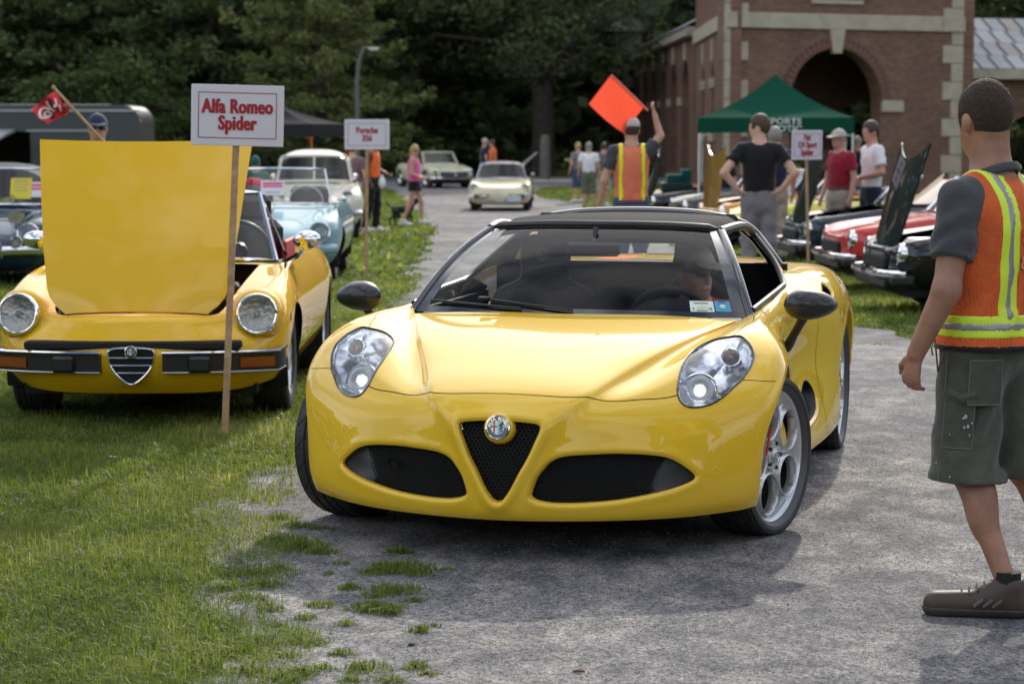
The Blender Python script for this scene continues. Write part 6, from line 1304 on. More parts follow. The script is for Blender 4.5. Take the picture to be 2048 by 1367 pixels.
screen(cc, (-.50, .63, .825), (-.78, .52, 1.20), .016, gm=glass('cabin_glass', (.45, .5, .5)))
MTAN = mat('tan_cloth', (.13, .075, .06), .8); g = [[(x, hw * s, zt - .10 * abs(s) ** 3) for s in np.linspace(-1, 1, 13)] for x, zt, hw in ((-.76, 1.215, .54), (-1.05, 1.27, .57), (-1.5, 1.26, .58), (-1.8, 1.12, .6), (-1.95, .84, .62))]; MB().grid(g, True).build('soft_top', MTAN, cc)
seats(cc, -1.35, 1.02, MSEATB)
YP = 80.0
pg = base_car('hardtop_roadster', 'pale ivory roadster with hardtop turning in from the road, behind the cream convertible', 'fiat', ((893 - 1024) / FPX * YP, YP, float(gz(YP))), R(-24), M['palegreen'], rad=.325, wid=.18, track=.70, wb=2.4, style='chrome'); pg.scale = (1.06, 1.05, 1.05)
screen(pg, (-.50, .63, .82), (-.80, .55, 1.21), .03, fm=M['palegreen'], gm=glass('green_glass', (.35, .5, .48)))
g = [[(x, hw * s, zt - dz * abs(s) ** 4) for s in np.linspace(-1, 1, 13)] for x, zt, hw, dz in ((-.78, 1.22, .57, .03), (-1.0, 1.25, .60, .02), (-1.5, 1.255, .60, .02), (-1.8, 1.22, .58, .03), (-2.0, .84, .60, .02))]; MB().grid(g, True).build('hardtop', M['palegreen'], pg)
MB().box((.73, 0, .50), (.03, 1.0, .15), b=.03).build('grille', M['black_matt'], pg); MB().tube([(.76, y, .50) for y in np.linspace(-.48, .48, 5)], .015, 6).lathe([(.05, 0), (.07, .01), (.075, -.01)], 16, Matrix.Translation((.77, 0, .50)) @ Matrix.Rotation(PI / 2, 4, 'Y')).build('grille_star', M['chrome'], pg)
for s in (1, -1):
    MB().box((.62, s * .63, .52), (.08, .15, .27), b=.05).build('headlamp', M['chrome'], pg)
    MB().tube([(.78, s * y, .36) for y in np.linspace(.0, .6, 6)] + [(.60, s * .78, .36), (.40, s * .82, .36)], .04, 8).build('front_bumper', M['chrome'], pg)
# ---------------------------------------------------------------- row of small sports convertibles on the right
def row_car(label, lampX, lampY, colour, yaw=80, bonnet=None, lining=None, name='row_convertible', top=None, amber=True, bang=74):
    a = R(yaw); h = Vector((-math.sin(a), -math.cos(a))); l = Vector((math.cos(a), -math.sin(a))); o = Vector((lampX, lampY)) - h * .60 - l * .62
    c = base_car(name, label, 'fiat', (o.x, o.y, float(gz(o.y))), a, colour, rad=.295, wid=.175, track=.66, wb=2.28, style='alloy', cut=HOODCUT if bonnet else None, group='classic convertibles parked in the right-hand row')
    for s in (1, -1):
        lamp(c, (.635, s * .625, .565), (.98, s * .05, .12), .098, .05); MB().box((.20, s * .800, .56), (.16, .016, .05), b=.008).build('side_marker', M['orange_lens'] if amber else M['chrome'], c)
        MB().tube([(.79, s * y, .385) for y in (.1, .3, .5)] + [(.74, s * .66, .385), (.60, s * .765, .385)], .028, 8, flat=1.2).build('front_bumper', M['chrome'], c)
        MB().box((.62, s * .70, .33), (.22, .16, .11), b=.03).build('bumper_end', M['black_plastic'], c)
        MB().box((.73, s * .42, .30), (.03, .12, .045), b=.008).build('turn_lamp', M['orange_lens'], c)
    MB().box((.70, 0, .47), (.05, .86, .13), b=.03).build('grille', M['black_matt'], c); MB().box((.70, 0, .30), (.12, 1.2, .10), b=.02).build('lower_valance', M['black_plastic'], c)
    screen(c, (-.50, .62, .82), (-.82, .52, 1.20), .014); seats(c, -1.4, 1.0, MSEATB)
    if bonnet:
        bonnet_panel(c, (.64, .52), bang, .42, .53, .92, bonnet, lining or bonnet, crown=.03, notch=.16); MB().box((.1, 0, .55), (.6, .4, .25), b=.04).build('engine', M['steel'], c)
        MB().add([(.6, -.4, .38), (.6, .4, .38), (-.38, .5, .42), (-.38, -.5, .42)], [(0, 1, 2, 3)]).build('engine_bay', M['black_matt'], c)
    return c
M['dgreen'] = paint('bottle_green_paint', (.005, .014, .012)); M['red'] = paint('signal_red_paint', (.55, .035, .03)); M['dblue'] = paint('dark_blue_paint', (.010, .022, .036)); M['lemon'] = paint('lemon_paint', (.75, .72, .12)); M['orange'] = paint('mustard_orange_paint', (.62, .26, .03)); M['mustard'] = mat('mustard_panel', (.32, .17, .02), .3, coat=1); M['graphite'] = paint('graphite_paint', (.05, .05, .052)); M['blackp'] = paint('black_paint', (.006, .006, .008))
row_car('near black convertible at right with tall dark bonnet open, next to the gravel', 3.52, 19.8, M['blackp'], 86, M['dgreen'])
row_car('red convertible with closed bonnet between two dark cars with open bonnets', 3.60, 23.2, M['red'], 86)
row_car('dark blue convertible with bonnet open behind the red one', 3.60, 26.7, M['dblue'], 86, M['dgreen'])
row_car('lemon yellow convertible behind the man in the black polo shirt', 3.25, 30.4, M['lemon'], 86)
row_car('orange convertible with upright mustard bonnet', 3.28, 34.4, M['orange'], 80, M['mustard'], M['ivory'], bang=84)
row_car('graphite grey convertible beyond the orange one', 3.02, 38.4, M['graphite'], 84)
row_car('far black convertible with open bonnet beside the flag marshal', 2.72, 42.4, M['blackp'], 86, M['dgreen'])
row_car('red convertible farthest along the right-hand row', 3.3, 47.5, M['red'], 86)
row_car('tan convertible behind the red one with its pale bonnet raised', 5.35, 29.6, M['ivory'], 84, mat('tan_panel', (.52, .36, .22), .4, coat=.6), bang=38)
# ================================================================ people
SKIN = mat('skin', (.50, .27, .185), .5, var=.12, vs=14, bump=.15, bs=160, bdist=.002, sheen=.1); SKIN2 = mat('skin_dark', (.10, .05, .032), .5); SKIN3 = mat('skin_fair', (.56, .33, .24), .5, var=.1, vs=14)
def cloth(name, col, var=.12, bump=.5, bs=16): return mat(name, col, .85, var=var, vs=9, bump=bump, bs=bs, bdist=.02, spec=.2, sheen=.2)
C_ = dict(charcoal=cloth('charcoal_cotton', (.055, .056, .062), .12, .9, 9), olive=cloth('olive_canvas', (.072, .076, .056), .25, .9, 11), black=cloth('black_cotton', (.010, .010, .011)), greyp=cloth('grey_trouser', (.20, .19, .20)), red=cloth('maroon_cotton', (.26, .012, .028)), khaki=cloth('khaki_cotton', (.36, .31, .24)), white=cloth('white_cotton', (.74, .74, .77)), pink=cloth('pink_jersey', (.80, .13, .38)), orange=cloth('orange_jersey', (.85, .16, .025)), sage=cloth('sage_shorts', (.12, .13, .09)), navy=cloth('navy_cotton', (.015, .02, .045)), teal=cloth('teal_cotton', (.01, .10, .085)), maroonstripe=cloth('plum_cotton', (.16, .10, .12)), jean=cloth('denim', (.05, .07, .13)), capb=cloth('stone_cap', (.46, .42, .37)), capn=cloth('navy_cap', (.025, .035, .075)), hairb=mat('brown_hair', (.05, .028, .016), .6, bump=.6, bs=120), hairg=mat('grey_hair', (.24, .22, .20), .6, bump=.6, bs=120), hairy=mat('blond_hair', (.42, .28, .13), .55, bump=.7, bs=60), shoew=mat('white_trainer', (.62, .60, .62), .6), shoeb=mat('brown_shoe', (.055, .035, .025), .6), shoek=mat('dark_shoe', (.015, .014, .013), .6))
def J(**k):
    """joint positions of a 1.78 m figure: x ahead, y left, z up"""
    d = dict(hipL=(0, .09, .93), hipR=(0, -.09, .93), kneeL=(.02, .10, .50), kneeR=(.02, -.10, .50), ankL=(-.01, .105, .09), ankR=(-.01, -.105, .09), toeL=(.17, .13, .035), toeR=(.17, -.13, .035),
             shL=(-.01, .185, 1.44), shR=(-.01, -.185, 1.44), elL=(-.03, .25, 1.15), elR=(-.03, -.25, 1.15), wrL=(.06, .27, .90), wrR=(.06, -.27, .90), haL=(.10, .265, .81), haR=(.10, -.265, .81), head=(.02, 0, 1.655), neck=(-.01, 0, 1.48), yaw=0.0)
    d.update(k); return {a: (np.array(b, float) if a != 'yaw' else b) for a, b in d.items()}
def head_parts(j, k=1.0):
    h = j['head']; a = j['yaw']; c, s = math.cos(a), math.sin(a); Rm = np.array([[c, -s, 0], [s, c, 0], [0, 0, 1.0]])
    return h, Rm
def person(name, label, loc, rz, j, fit, res=.02, skin=None, cat='person', group=None, scale=1.0, fat=1.0, bounds=None):
    """fit: list of ('shirt'|'tank'|'trousers'|'shorts'|'hair'|'longhair'|'cap'|'shoes'|'shades'|..., material, options)"""
    res = res * 1.3 if res > .013 else res
    o = thing(name, label, cat, loc, rz, group); o.scale = (scale,) * 3; skin = skin or SKIN; h, Rm = head_parts(j)
    up = np.array([0, 0, 1.0]); fx = np.array([1.0, 0, 0])
    lowest = min(j[a][2] for a in ('toeL', 'toeR', 'ankL', 'ankR')) - .08
    def hd(P):                                     # head with jaw, nose and ears
        q = (P - h) @ Rm
        d = ell(q, (.0, 0, .03), (.098, .078, .105)); d = smin(d, ell(q, (.028, 0, -.055), (.066, .058, .068)), .03); d = smin(d, ell(q, (.100, 0, -.012), (.018, .013, .026)), .015)
        d = smin(d, ell(q, (.088, 0, .026), (.022, .045, .012)), .012); d = np.minimum(d, ell(q, (.092, 0, -.058), (.014, .026, .008)) + .001)
        for s in (1, -1): d = smin(d, ell(q, (-.012, s * .079, -.004), (.020, .011, .031)), .008)
        return d
    def arm(P, s, ru=.046, rf=.037):
        ru, rf = ru * fat, rf * fat ** 1.3
        d = cap(P, j['sh' + s], j['el' + s], ru * 1.12, ru * .86); d = smin(d, cap(P, j['el' + s], j['wr' + s], rf * 1.1, rf * .72), .02)
        return d
    def hand(P, s):
        w, e = j['wr' + s], j['ha' + s]; v = e - w; n = np.linalg.norm(v); v = v / n; side = np.array([1.0, 0, 0]) - v * v[0]; side /= np.linalg.norm(side) + 1e-6; pn = np.cross(v, side)
        d = cap(P, w + v * .015, w + v * .075, .026, .034, (pn, 1.9))
        sg = 1 if s == 'L' else -1; curl = pn * sg
        for t, ln in ((-.027, .060), (-.009, .070), (.009, .066), (.027, .050)):
            b = w + v * .085 + side * t; m = b + v * ln * .45 + curl * .014; q = m + v * ln * .12 + curl * ln * .50
            d = smin(d, smin(cap(P, b, m, .0098, .009), cap(P, m, q, .009, .0075), .004), .006)
        b = w + v * .03 + side * .030; m = b + side * .022 + v * .03 + curl * .012; q = m + v * .030 + curl * .008
        return smin(d, smin(cap(P, b, m, .013, .011), cap(P, m, q, .011, .008), .004), .012)
    def leg(P, s, rt=.078, rc=.052):
        d = cap(P, j['hip' + s], j['knee' + s], rt, rt * .72); ca = j['knee' + s] * .68 + j['ank' + s] * .32 + np.array([-.018, 0, 0])
        d = smin(d, cap(P, j['knee' + s], j['ank' + s], rc * .96, rc * .62), .03); d = smin(d, ell(P, ca, (.050, .048, .11)), .03)
        return smin(d, cap(P, j['ank' + s] - up * .045, j['toe' + s], .030, .022), .02)
    def torso(P, w=1.0, x0=.0):
        pel = (j['hipL'] + j['hipR']) / 2; ch = (j['shL'] + j['shR']) / 2
        d = cap(P, pel + up * .02, ch - up * .12, .155 * fat * w, .170 * fat * w, (fx, 1.38 / (fat ** .6))); lat = j['shL'] - j['shR']
        d = smin(d, cap(P, j['shR'] * .85 + j['shL'] * .15 - up * .03, j['shL'] * .85 + j['shR'] * .15 - up * .03, .072 * w, .072 * w), .06)
        d = smin(d, cap(P, ch + up * .0, j['neck'], .075 * w, .062), .05)
        for s in 'LR': d = smin(d, cap(P, j['neck'] - up * .005, j['sh' + s] * .72 + ch * .28 + up * .025, .046 * w, .048 * w), .035)
        return d
    def body(P):
        d = smin(hd(P), cap(P, j['neck'] - up * .03, h - np.array([.018, 0, .05]), .066 * fat ** .5, .062 * fat ** .5), .03); d = smin(d, torso(P, .88), .04)
        for s in 'LR':
            d = smin(d, smin(arm(P, s), hand(P, s), .012), .025); d = smin(d, leg(P, s), .03)
        return d
    allp = np.array([v for a, v in j.items() if a != 'yaw']); lo, hi = allp.min(0) - .22, allp.max(0) + .22; hi[2] = max(hi[2], h[2] + .18)
    lo[2] = max(lo[2], bounds[0]) if bounds else lo[2]
    def add(nm, f, mt, l=None, u=None, rs=None):
        V, Q = sdf_mesh(f, lo if l is None else l, hi if u is None else u, rs or res)
        if len(V): return link(nm, np_mesh(nm, V, Q), mt, o)
    add('body', body, skin)
    for item in fit:
        k, mt = item[0], item[1]; op = item[2] if len(item) > 2 else {}
        if k in ('shirt', 'tank', 'vest'):
            hem = op.get('hem', .90); sl = op.get('sleeve', .55); th = op.get('thick', .0)
            def f(P, hem=hem, sl=sl, th=th, k=k):
                wr = .007 * np.sin(P[:, 2] * 38 + 5 * np.sin(P[:, 1] * 9 + P[:, 0] * 7)) * (.4 + .6 * np.sin(P[:, 1] * 13 + P[:, 2] * 5) ** 2) * np.clip((1.30 - P[:, 2]) * 3, 0, 1)
                d = torso(P, 1.0 + th) + wr - (.030 * np.clip((1.02 - P[:, 2]) * 7, 0, 1) if k == 'vest' else 0)
                if k == 'shirt':
                    for s in 'LR': e = j['sh' + s] + (j['el' + s] - j['sh' + s]) * sl; ax_ = (j['el' + s] - j['sh' + s]); ax_ = ax_ / np.linalg.norm(ax_); fd = .004 * np.sin((P @ np.array([31., 22., 47.])) + 3 * np.sin(P @ np.array([11., -17., 9.]))); d = smin(d, np.maximum(cap(P, j['sh' + s], e + ax_ * .08, .068 * fat ** .5, .070 * fat ** .5) + fd, (P - e) @ ax_), .03)
                else:
                    aw = op.get('hole', .078)
                    for s in 'LR': d = np.maximum(d, aw - cap(P, j['sh' + s] + np.array([0, 0, -.02]), j['sh' + s] + (j['el' + s] - j['sh' + s]) * .35, 0, 0))
                nk = j['neck'] + up * .035; d = np.maximum(d, -(np.linalg.norm(P - (nk + up * .075), axis=1) - .088)) if k != 'vest' else np.maximum(d, -(np.linalg.norm(P - (nk + up * .06), axis=1) - .12))
                return np.maximum(d, hem - P[:, 2])
            add({'shirt': 'shirt', 'tank': 'tank_top', 'vest': 'safety_vest'}[k], f, mt)
            for (nm, mt2, fn, t) in op.get('bands', []):
                add(nm, lambda P, f=f, fn=fn, t=t: np.maximum(f(P) - t, fn(P)), mt2)
            if 'slits' in op: pass
        elif k in ('trousers', 'shorts', 'skirt'):
            hem = op.get('hem', .08 if k == 'trousers' else .46); top = op.get('top', 1.03); fl = op.get('flare', 1.0)
            def f(P, hem=hem, top=top, fl=fl, k=k):
                pel = (j['hipL'] + j['hipR']) / 2; d = cap(P, pel + up * .10, pel - up * .01, .150 * fat * op.get('waist', 1), .158 * fat * op.get('waist', 1), (fx, 1.30 / fat ** .5))
                for s in 'LR':
                    r0, r1, r2 = (.098 * fat, .082 * fl, .070 * fl) if k == 'trousers' else (.100 * fat, .098 * fl, .10 * fl)
                    g = smin(cap(P, j['hip' + s], j['knee' + s], r0, r1), cap(P, j['knee' + s], j['ank' + s], r1, r2), .03); d = smin(d, g, .035)
                d = d + .009 * (.3 + .7 * np.sin(P[:, 0] * 9 - P[:, 1] * 12 + P[:, 2] * 6) ** 2) * np.sin(P[:, 2] * 34 + 6 * np.sin(P[:, 0] * 11 + P[:, 1] * 8)) * np.clip((.95 - P[:, 2]) * 4, 0, 1)
                return np.maximum(np.maximum(d, hem - P[:, 2]), P[:, 2] - top)
            add({'trousers': 'trousers', 'shorts': 'shorts', 'skirt': 'shorts'}[k], f, mt)
            if op.get('belt'): add('belt', lambda P, f=f, top=top: np.maximum(np.maximum(f(P) - .006, top - .045 - P[:, 2]), P[:, 2] - top - .0), op['belt'])
        elif k == 'shoes':
            for s in 'LR':
                a, t = j['ank' + s], j['toe' + s]; dd = t - a; dd = dd * np.array([1, 1, 0]); dd /= np.linalg.norm(dd); zb = t[2] - .042
                def f(P, a=a, t=t, dd=dd, zb=zb):
                    he = a - dd * .035; d = cap(P, np.array([he[0], he[1], zb + .045]), np.array([t[0], t[1], zb + .036]), .046, .043)
                    d = smin(d, cap(P, a - dd * .012 + up * .0, a + dd * .05 - up * .03, .048, .046), .03); return np.maximum(d, zb + .006 - P[:, 2])
                add('shoe', lambda P, f=f, a=a: np.maximum(f(P), P[:, 2] - a[2] - .028), mt, np.minimum(a, t) - .14, np.maximum(a, t) + .14, min(res, .014))
                if 'sole' in op: add('shoe_sole', lambda P, f=f, zb=zb: np.maximum(np.maximum(f(P) - .006, P[:, 2] - zb - .030), zb - P[:, 2]), op['sole'], np.minimum(a, t) - .14, np.maximum(a, t) + .14, min(res, .010))
        elif k == 'hair':
            cut = op.get('low', -.03); fr = op.get('front', .062); th = op.get('thick', .010)
            add('hair', lambda P: (lambda q: np.maximum(np.maximum(np.maximum(ell(q, (-.004, 0, .032), (.099 + th, .079 + th, .107 + th)), (cut - .030 * np.clip(-q[:, 0] / .06, -1, 1) + .006 * np.sin(q[:, 1] * 160) - q[:, 2]) * .8), .036 - np.linalg.norm((np.abs(q) * np.array([0, 1, 0]) + q * np.array([1, 0, 1]) - np.array([.0, .082, -.012])) * np.array([1, .6, .9]), axis=1)), np.minimum(q[:, 0] - fr + .0, .3) - np.clip(q[:, 2] - .045, 0, 1) * 1.2))((P - h) @ Rm), mt, h - .2, h + .22, min(res, .012))
        elif k == 'longhair':
            add('hair', lambda P: (lambda q: smin(np.maximum(ell(q, (-.010, 0, .03), (.108, .094, .118)), np.minimum(q[:, 0] - .05, .3) - np.clip(q[:, 2] - .05, 0, 1)), cap(q, (-.075, 0, .02), (-.13, .0, -.26), .075, .045), .04))((P - h) @ Rm), mt, h - .45, h + .25, min(res, .014))
        elif k == 'cap':
            add('cap', lambda P: (lambda q: np.minimum(np.maximum(ell(q, (-.002, 0, .042), (.110, .091, .106)), .038 - q[:, 2]), np.maximum(ell(q, (.115, 0, .046), (.090, .078, .030)), np.abs(q[:, 2] - .052 + .25 * (q[:, 0] - .1) ** 1) - .006)))((P - h) @ Rm), mt, h - .24, h + .28, min(res, .010))
        elif k == 'hat':
            add('hat', lambda P: (lambda q: np.minimum(np.maximum(ell(q, (0, 0, .05), (.105, .088, .105)), .035 - q[:, 2]), np.maximum(ell(q, (0, 0, .045), (.19, .17, .05)), np.abs(q[:, 2] - .045) - .007)))((P - h) @ Rm), mt, h - .25, h + .28, min(res, .012))
        elif k == 'shades':
            add('sunglasses', lambda P: (lambda q: np.minimum(np.minimum(ell(q, (.094, .034, .014), (.016, .031, .020)), ell(q, (.094, -.034, .014), (.016, .031, .020))), np.maximum(ell(q, (0, 0, .018), (.104, .085, .012)), -.0 - q[:, 0] * .3 - .03)))((P - h) @ Rm), mt, h - .15, h + .15, min(res, .008))
    return o
def face_to(dx, dy): return math.atan2(dy, dx)
ORV = mat('orange_mesh', (.80, .15, .03), .7)
def band(axis, c, w): 
    i = 'xyz'.index(axis); return lambda P: np.abs(P[:, i] - c) - w
MYEL = mat('hi_vis_yellow', (.62, .80, .04), .5, emit=0.0); MYEL2 = mat('hi_vis_plain_yellow', (.80, .80, .0), .55); MREFS = mat('reflective_grey', (.30, .28, .28), .35, .3)

# ---------------------------------------------------------------- marshal in the foreground
MVEST, nt, N, L, b = newmat('orange_net_vest')
tc = N.new('ShaderNodeTexCoord'); vo = N.new('ShaderNodeTexVoronoi'); vo.inputs['Scale'].default_value = 210; vo.inputs['Randomness'].default_value = .25; L.new(tc.outputs['Object'], vo.inputs['Vector'])
L.new(mixc(N, L, 1.0, ramp(N, L, vo.outputs['Distance'], [(.18, (.26, .045, .014)), (.42, (.74, .125, .020))]), ramp(N, L, noise(N, L, tc.outputs['Object'], 5, 4), [(.3, (.72, .72, .72)), (.7, (1.1, 1.1, 1.1))]), 'MULTIPLY'), b.inputs['Base Color']); b.inputs['Roughness'].default_value = .8
bp = N.new('ShaderNodeBump'); bp.inputs['Strength'].default_value = .6; bp.inputs['Distance'].default_value = .004; L.new(vo.outputs['Distance'], bp.inputs['Height'])
bq = N.new('ShaderNodeBump'); bq.inputs['Strength'].default_value = .5; bq.inputs['Distance'].default_value = .03; L.new(noise(N, L, tc.outputs['Object'], 7, 4), bq.inputs['Height']); L.new(bp.outputs[0], bq.inputs['Normal']); L.new(bq.outputs[0], b.inputs['Normal'])
MHAIR = mat('cropped_brown_hair', (.046, .026, .015), .8, var=.45, vs=70, bump=1.0, bs=420, bdist=.006)
mj = J(head=(.035, 0, 1.615), neck=(.0, 0, 1.43), shL=(.0, .185, 1.365), shR=(.0, -.185, 1.365), hipL=(0, .09, .90), hipR=(0, -.09, .90), kneeL=(.02, .10, .48), kneeR=(-.05, -.13, .47), ankL=(-.15, .09, .10), ankR=(-.24, -.18, .10), toeL=(.035, .225, .042), toeR=(-.10, -.24, .045),
       elL=(-.01, .265, 1.075), elR=(-.05, -.26, 1.07), wrL=(.090, .285, .865), wrR=(.03, -.29, .84), haL=(.112, .283, .775), haR=(.08, -.28, .75), yaw=R(-20))
fdir = Vector((-.70, .714)); man = person('person', 'marshal in orange mesh vest, grey T-shirt and olive shorts seen from behind at right', (1.560, 7.16, 0.006), face_to(fdir.x, fdir.y), mj,
    [('shirt', C_['charcoal'], dict(hem=.86, sleeve=.66)), ('shorts', C_['olive'], dict(hem=.435, top=.93, flare=1.12, waist=.93)), ('shoes', C_['shoeb'], dict(sole=mat('shoe_sole', (.05, .045, .04), .8))), ('hair', MHAIR, dict(low=-.055, front=.055, thick=.004)),
     ('vest', MVEST, dict(hem=.875, thick=.085, hole=.054, bands=[
        ('yellow_band', MYEL, lambda P: np.abs(P[:, 2] - .952) - .036, .003), ('grey_band', MREFS, lambda P: np.abs(P[:, 2] - .952) - .012, .005),
        ('yellow_band', MYEL, lambda P: np.maximum(np.abs(np.abs(P[:, 1]) - .090 + .02 * np.clip(P[:, 2] - 1.25, 0, 1) * 4) - .033, .975 - P[:, 2]), .003), ('grey_band', MREFS, lambda P: np.maximum(np.abs(np.abs(P[:, 1]) - .090 + .02 * np.clip(P[:, 2] - 1.25, 0, 1) * 4) - .011, .975 - P[:, 2]), .005),
        ('vest_hem', C_['black'], lambda P: np.abs(P[:, 2] - .880) - .010, .002)]))], res=.0085, skin=mat('tanned_skin', (.33, .165, .105), .5, var=.18, vs=18, bump=.25, bs=220, bdist=.002), scale=.985, fat=1.10)
# shoe details, pockets and seams, vest lettering
MSTITCH = mat('pale_stitch', (.12, .125, .11), .9); MPAT = mat('olive_pocket', (.064, .068, .050), .9, var=.2, vs=20, bump=.5, bs=60, bdist=.004)
MSUE = mat('shoe_grey', (.13, .115, .10), .8); MSOCK = mat('sock_black', (.01, .01, .01), .9)
for s in 'LR':
    a, t = mj['ank' + s], mj['toe' + s]; d = (t - a) * np.array([1, 1, 0]); d /= np.linalg.norm(d); n = np.array([-d[1], d[0], 0])
    for k in range(5):
        c = a + d * (.052 + .024 * k) + np.array([0, 0, .018 - .009 * k]); MB().tube([c - n * .030 + np.array([0, 0, -.014]), c + np.array([0, 0, .004]), c + n * .030 + np.array([0, 0, -.014])], .0035, 5).build('shoe_lace', MSTITCH, man)
    for k in range(3): MB().tube([a + d * (.02 + .03 * k) + n * .050 + np.array([0, 0, -.035]), a + d * (.05 + .03 * k) + n * .047 + np.array([0, 0, -.060])], .006, 5).build('shoe_stripe', MSUE, man)
    MB().tube([a + np.array([0, 0, .0]), a + np.array([0, 0, .050])], [.044, .042], 14).build('sock', MSOCK, man)
def on_leg(u, z, r, s='L'):                              # a point on the outside of the shorts' leg; u = angle from outwards towards the back
    t = np.clip((mj['hip' + s][2] - z) / (mj['hip' + s][2] - mj['knee' + s][2]), 0, 1.2); c = mj['hip' + s] + (mj['knee' + s] - mj['hip' + s]) * t; sy = 1 if s == 'L' else -1
    return Vector((c[0] - r * math.sin(u), c[1] + sy * r * math.cos(u), z))
for (u0, u1, z0, z1) in ((-.15, .75, .555, .70), (.55, 1.45, .70, .845)):
    g = [[on_leg(u, z, .1165 if z1 < .75 else .128) for u in np.linspace(u0, u1, 9)] for z in np.linspace(z0, z1, 6)]; MB().grid(g).build('pocket', MPAT, man)
    e = g[0] + [r_[-1] for r_ in g] + g[-1][::-1] + [r_[0] for r_ in g[::-1]]; MB().tube([p * 1.0 for p in e], .0022, 4).build('pocket_seam', MSTITCH, man)
MB().tube([on_leg(-.22, z, .112) for z in np.linspace(.44, .88, 12)], .0025, 4).build('side_seam', MSTITCH, man)
MB().tube([on_leg(-.2, .86, .125), on_leg(-.5, .80, .122), on_leg(-.95, .90, .125)], .0035, 4).build('pocket_edge', MPAT, man)
MB().tube([on_leg(.0, .735, .119), on_leg(.4, .72, .124), on_leg(.75, .735, .127)], .009, 5, flat=2.0).build('hammer_loop', MPAT, man)
MPNT = mat('paint_spot', (.42, .40, .38), .8)
for (u, z, w) in ((.52, .66, .006), (.46, .655, .004), (.60, .628, .005), (.50, .625, .004), (.66, .60, .003), (-.6, .78, .003), (-.7, .62, .003), (.1, .60, .002), (.7, .64, .003), (-.3, .50, .003), (.2, .46, .003)): MB().ball(on_leg(u, z, .1185), (w, w, w * 1.3), 7, 5).build('paint_spot', MPNT, man)
MB().tube([on_leg(-.85, .885, .13) + Vector((.0, .008, -.012 * k_)) + Vector((0, .004 * math.sin(k_ * 1.57), 0)) for k_ in range(4)], .003, 5).build('key_clip', mat('brass', (.6, .42, .12), .3, 1.0), man)
MLET = mat('vest_print', (.70, .26, .16), .7)
from mathutils.bvhtree import BVHTree
vm_ = [c for c in KIDS[man.name] if c.name.startswith('safety_vest')][0].data; bv_ = BVHTree.FromPolygons([v.co for v in vm_.vertices], [tuple(q.vertices) for q in vm_.polygons])
for (tx, z, sz) in (('SPORTS', 1.245, .072), ('& EXOTIC', 1.160, .066)):
    for i, ch in enumerate(tx):
        y = .040 - i * sz * .60; hit = bv_.ray_cast(Vector((-.6, y, z)), Vector((1, 0, 0)))
        if ch == ' ' or hit[0] is None: continue
        nn = Vector((hit[1].x, hit[1].y, 0)).normalized() if hit[1].x < 0 else Vector((-1, 0, 0)); ex = Vector((0, 0, 1)).cross(nn); Mx = Matrix((ex, Vector((0, 0, 1)), nn)).transposed().to_4x4(); Mx.translation = hit[0] + nn * .009
        text_mesh('vest_letter', ch, sz, MLET, man, Mx, bold=.001)
MB().tube([(mj['neck'][0] - .004 + .079 * math.cos(a), .077 * math.sin(a), 1.445 - .028 * math.cos(a)) for a in np.linspace(0, 2 * PI, 25)], .010, 7, cap=False, flat=1.6).build('collar', C_['charcoal'], man)
hm = [c for c in KIDS[man.name] if c.name.startswith('hair')][0].data; co = np.zeros(len(hm.vertices) * 3, np.float32); hm.vertices.foreach_get('co', co); co = co.reshape(-1, 3); no = np.zeros(len(hm.vertices) * 3, np.float32); hm.vertices.foreach_get('normal', no); no = no.reshape(-1, 3)
r_ = np.random.default_rng(2); k = r_.integers(0, len(co), 9000); k = k[no[k, 2] > -.55]; n = len(k); P = co[k] + r_.standard_normal((n, 3)) * .0035; D = no[k] * .8 + r_.standard_normal((n, 3)) * .35 + np.array([.1, 0, -.25]); D /= np.linalg.norm(D, axis=1, keepdims=True); T = np.cross(D, r_.standard_normal((n, 3))); T /= np.linalg.norm(T, axis=1, keepdims=True)
V = np.stack([P - D * .002 - T * .0007, P - D * .002 + T * .0007, P + D * (.0022 + .0018 * r_.random(n))[:, None]], 1).reshape(-1, 3); tag(link('hair_stubble', np_mesh('hair_stubble', V, np.arange(3 * n).reshape(-1, 3), smooth=False), mat('hair_strand', (.090, .052, .030), .55), man), kind='stuff')
# ---------------------------------------------------------------- flag marshal
YF = 23.6; s_ = 1.03
fj = J(elR=(.02, -.30, 1.60), wrR=(.03, -.24, 1.83), haR=(.03, -.22, 1.90), elL=(-.02, .28, 1.14), wrL=(.03, .33, .90), haL=(.05, .335, .82))
fm = person('person', 'flag marshal with stone cap and orange vest holding up a red flag', ((1262 - 1024) / FPX * YF, YF, float(gz(YF))), R(92), fj,
    [('shirt', C_['charcoal'], dict(hem=.80, sleeve=.6)), ('trousers', C_['jean'], {}), ('shoes', C_['shoek']), ('hair', C_['hairb'], dict(low=-.04)), ('cap', C_['capb']),
     ('vest', cloth('faded_orange_mesh', (.72, .19, .10), .1), dict(hem=.93, thick=.07, bands=[('yellow_band', MYEL2, lambda P: np.maximum(np.abs(np.abs(P[:, 1]) - .115) - .024, .93 - P[:, 2]), .004)]))], res=.016, scale=s_)
fl = thing('signal_flag', 'bright red-orange square flag held up by the flag marshal', 'flag', (0, 0, 0))
A, B, C2, D = at(1288, 214, YF - .02), at(1222, 150, YF - .02), at(1178, 208, YF - .10), at(1246, 266, YF - .10)
g = []
for a in np.linspace(0, 1, 14):
    row = []
    for b_ in np.linspace(0, 1, 14):
        p = (A * (1 - a) + B * a) * (1 - b_) + (D * (1 - a) + C2 * a) * b_; p = p + Vector((0, .03 * math.sin(a * 5 + b_ * 3) * b_, -.02 * math.sin(a * PI) * b_)); row.append(p)
    g.append(row)
